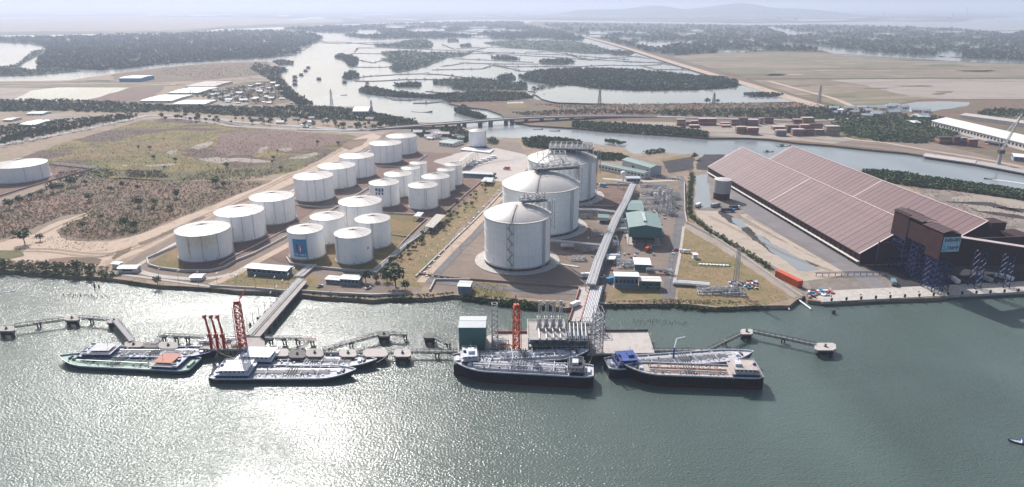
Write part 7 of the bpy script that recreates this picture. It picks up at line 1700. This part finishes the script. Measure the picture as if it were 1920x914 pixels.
# dry weeds over the left field
def weeds(poly, n, r0, r1, m, seed, z=ZL+.12, name='dry_weeds', nl=8): return belt(name, poly, n, r0, r1, M[m], z, seed, nleaf=nl, leaf=.6, flat=.9, lobes=3)
SCR = [(-40,440),(0,388),(100,347),(150,334),(230,335),(330,341),(420,341),(500,343),(430,370),(330,410),(260,438),(200,450),(150,449),(110,439),(122,420),(168,399),(118,405),(60,430),(0,450)]
weeds(SCR, 3600, .35, 1.0, 'weed', 401); weeds(SCR, 2600, .5, 1.5, 'weed2', 402); weeds(SCR, 500, .9, 1.8, 'leafC', 403); weeds(SCR, 350, .8, 1.6, 'leafB', 409, name='low_green_bushes')
MEA = [(20,316),(60,292),(150,262),(265,228),(330,224),(470,241),(650,253),(640,282),(560,320),(420,334),(200,333)]
weeds(MEA, 3800, .5, 1.3, 'weed2', 404, name='meadow_tufts', nl=6); weeds(MEA, 2600, .5, 1.4, 'weed', 405, name='meadow_tufts', nl=6); weeds(MEA, 90, .8, 1.6, 'leafA', 406, name='meadow_tufts')
weeds([(330,338),(400,318),(560,318),(430,346)], 500, .8, 1.8, 'weed2', 407); weeds([(232,320),(300,322),(320,334),(240,334)], 240, 1, 2.2, 'leafC', 408)
weeds([(100,325),(180,316),(232,320),(200,336),(150,334),(110,345)], 400, .8, 1.9, 'leafA', 410, name='low_green_bushes')
weeds([(60,455),(110,442),(170,452),(205,455),(200,470),(90,470)], 160, .3, .8, 'weed', 411)
for i, poly in enumerate([[(1270,350),(1290,400),(1380,480),(1470,555),(1440,568),(1270,562)], [(430,508),(560,505),(600,540),(420,536)], [(712,528),(790,432),(880,346),(940,350),(850,440),(790,535)], [(885,530),(950,535),(950,558),(880,553)]]):
    weeds(poly, 700, .2, .55, 'weed2', 420+i, name='grass_tufts')
weeds([(1700,350),(1790,360),(1920,392),(1900,440),(1800,400)], 500, .4, 1.1, 'weed', 430)
# hedge beside the boundary wall
pts = []; g = np.random.default_rng(9)
for a, b in zip([(1298,326),(1293,372),(1293,405),(1330,436),(1390,470)], [(1293,372),(1293,405),(1330,436),(1390,470),(1446,507)]):
    A, B = P(*a, ZL), P(*b, ZL); k = int((B-A).length/1.1)
    for i in range(k): p = A+(B-A)*(i/k); pts += [(p.x+g.normal()*1.1, p.y+g.normal()*1.1, ZL-.3), (p.x+g.normal()*1.2, p.y+g.normal()*1.2, ZL+g.uniform(.5,2.2))]
hd = scatter('hedge', np.array(pts), g.uniform(1.2, 2.3, len(pts)), M['leafB'], 22, 77, leaf=.4); del hd['kind']; hd['label'] = 'tall green hedge running beside the boundary wall towards the orange container'; hd['category'] = 'hedge'
# single trees and bushes
crowns = []
for k in range(5):
    v, f = clump(170, 900+k, .8, .26, 8); mb = MB(); mb.add([tuple(a) for a in v], [tuple(int(i) for i in q) for q in f]); crowns.append(mb)
def crown_me(k, m): return mesh_from('crown', crowns[k], M[m])
CR = {(k, m): crown_me(k, m) for k in range(5) for m in ('leafA', 'leafB', 'leafC')}
mb = MB(); mb.rod((0,0,-.3), (.02,0,.7), .07, .045, 7); trunk_me = mesh_from('trunk', mb, M['bark'])
mb = MB(); mb.rod((.02,0,.55), (.28,.1,1.05), .035, .015, 6); limb_me = mesh_from('limb', mb, M['bark'])
def tree(x, y, r, k, m, lb, grp=None, z=ZL, lift=1.0, name='tree', cat='tree'):
    p = P(x, y, z); s = r; t = thing(name, lb, cat, p, (x*13.7) % 6.28, grp, (s, s, s))
    o = part('crown', None, None, t, me=CR[(k % 5, m)]); o.location = (0, 0, lift*.55)
    o = part('trunk', None, None, t, me=trunk_me); o.scale = (1, 1, max(.5, lift))
    for j in range(3): o = part('limb', None, None, t, me=limb_me); o.rotation_euler = (0, 0, j*2.1); o.location = (0, 0, (lift-1)*.5)
    return t
for x, y, r, m, lb in [(47,458,7,'leafA','large dark tree on the sandy track near the left edge'),(76,452,3.6,'leafA','small round tree right of the large dark one on the sandy track'),(25,444,3.2,'leafC','thin dry tree left of the large dark one'),
    (236,428,6,'leafB','big green bush clump in the middle of the scrub field'),(252,432,5,'leafA','dark bush joined to the big green clump in the scrub'),(155,430,4,'leafB','green bush at the left tip of the scrub field'),(192,412,3,'leafB','small green bush above the tip of the scrub field'),
    (259,388,5.4,'leafA','round dark bush in the upper scrub field'),(167,378,4.6,'leafA','dark bush right of the tree line by the lone left tank'),(331,372,5,'leafA','dark green bush at the right of the scrub field'),(290,384,3.4,'leafB','small bush left of the dark one at the right of the scrub'),
    (259,357,3.4,'leafA','small dark bush near the top of the scrub field'),(208,360,3.4,'leafA','small dark bush in the top left scrub'),(230,352,4,'leafC','dry bush at the top of the scrub'),(288,398,3,'leafA','little bush in the middle right of the scrub'),(405,350,6,'leafB','broad green bush at the top right of the scrub'),(420,352,4,'leafA','dark bush beside the broad one at the top right'),
    (320,394,3.4,'leafC','dry bush below the dark green one at the right'),(160,347,3.2,'leafA','bush at the upper left corner of the scrub'),(134,350,6.4,'leafA','tall dark bush nearest the corner of the road by the left tank'),
    (100,362,6.6,'leafA','wide dark bush in the tree line by the left tank'),(115,358,4.6,'leafB','green bush between the two dark ones by the left tank'),(38,384,5.2,'leafA','dark bush at the lower end of the tree line by the left tank'),(18,392,5.4,'leafA','dark bush almost at the left edge by the road'),(60,374,4,'leafB','low green bush in the tree line by the left road'),(78,368,3.6,'leafB','second low green bush in the tree line by the left road'),
    (742,538,8.4,'leafA','biggest dark tree beside the jetty offices'),(726,528,4.6,'leafB','lighter tree left of the biggest one by the jetty offices'),(686,530,5,'leafA','dark tree right of the low blue office'),(760,545,4,'leafA','dark bush right of the biggest tree by the offices'),
    (144,512,5.4,'leafA','rounded dark tree on the left river bank'),(88,508,4.4,'leafC','dry tree on the left river bank'),(170,516,4,'leafA','low dark tree right of the rounded one on the left bank'),(296,534,3.4,'leafA','dark bush on the bank below the nearest big tank'),(5,505,4.4,'leafA','dark bush on the bank at the left edge'),
    (1302,300,5,'leafA','lone tree beside the dark heap behind the warehouse'),(1325,196,7,'leafA','small lone tree on the edge of the lagoon'),(1345,194,5,'leafA','second small tree on the edge of the lagoon')]:
    tree(x, y, r, int(x+y), m, lb, None, lift=1.15, name='bush' if r < 4.7 and 'tree' not in lb else 'tree', cat='tree' if 'tree' in lb else 'bush')
R2 = random.Random(33)
for i in range(62):
    f = i/61.; x = 705+225*f+R2.uniform(-9,9); y = 528-190*f+R2.uniform(-6,6)
    tree(x, y, R2.uniform(1.3,3.1), i, ['leafB','leafC','leafB','leafA'][i % 4], '%s in the planted strip left of the domed tanks' % ['low bright leafy tree','low dry thin tree','low bright leafy tree','low dark leafy tree'][i % 4], 'trees planted between the two tank areas', lift=1.3)
for i in range(70):
    f = i/69.; x = 10+250*f+R2.uniform(-3,3); y = 272-50*f+R2.uniform(-3,3)-(8 if i % 2 else 0)
    tree(x, y, R2.uniform(2.6,4.6), i, 'leafA', 'street tree lining the main road at the far left', 'street trees along the main road', lift=1.9)
for i in range(60):
    x = 300+R2.random()*420; y = 222+(x-300)*.045+R2.uniform(-3,5)
    tree(x, y, R2.uniform(3,5), i, 'leafA', 'dark roadside tree behind the marshy meadow', 'roadside trees behind the meadow', lift=1.5)
for i in range(14):
    tree(R2.uniform(110,640), R2.uniform(262,322), R2.uniform(2,3.6), i, 'leafA', 'lone small dark bush standing in the marshy meadow', 'lone bushes of the marshy meadow', lift=.9, name='bush', cat='bush')
for i in range(40):
    tree(R2.uniform(1240,1620), R2.uniform(212,220), R2.uniform(3.2,5.4), i, 'leafA', 'dark tree in the row behind the container yard', 'trees behind the container yard', lift=1.4)
# ------------------------------------------------------------------ the air
mb = MB(); mb.box((0, 35600, 170), (86000, 74000, 344))
hz = part('haze', mb, None, kind='stuff')
hm = bpy.data.materials.new('haze'); hm.use_nodes = True; ht = hm.node_tree; ht.nodes.clear()
pv = ht.nodes.new('ShaderNodeVolumePrincipled'); ou = ht.nodes.new('ShaderNodeOutputMaterial')
pv.inputs['Color'].default_value = (.57,.64,.81,1); pv.inputs['Density'].default_value = 0.00011; pv.inputs['Anisotropy'].default_value = 0.25
ht.links.new(pv.outputs[0], ou.inputs['Volume']); hz.data.materials.append(hm)
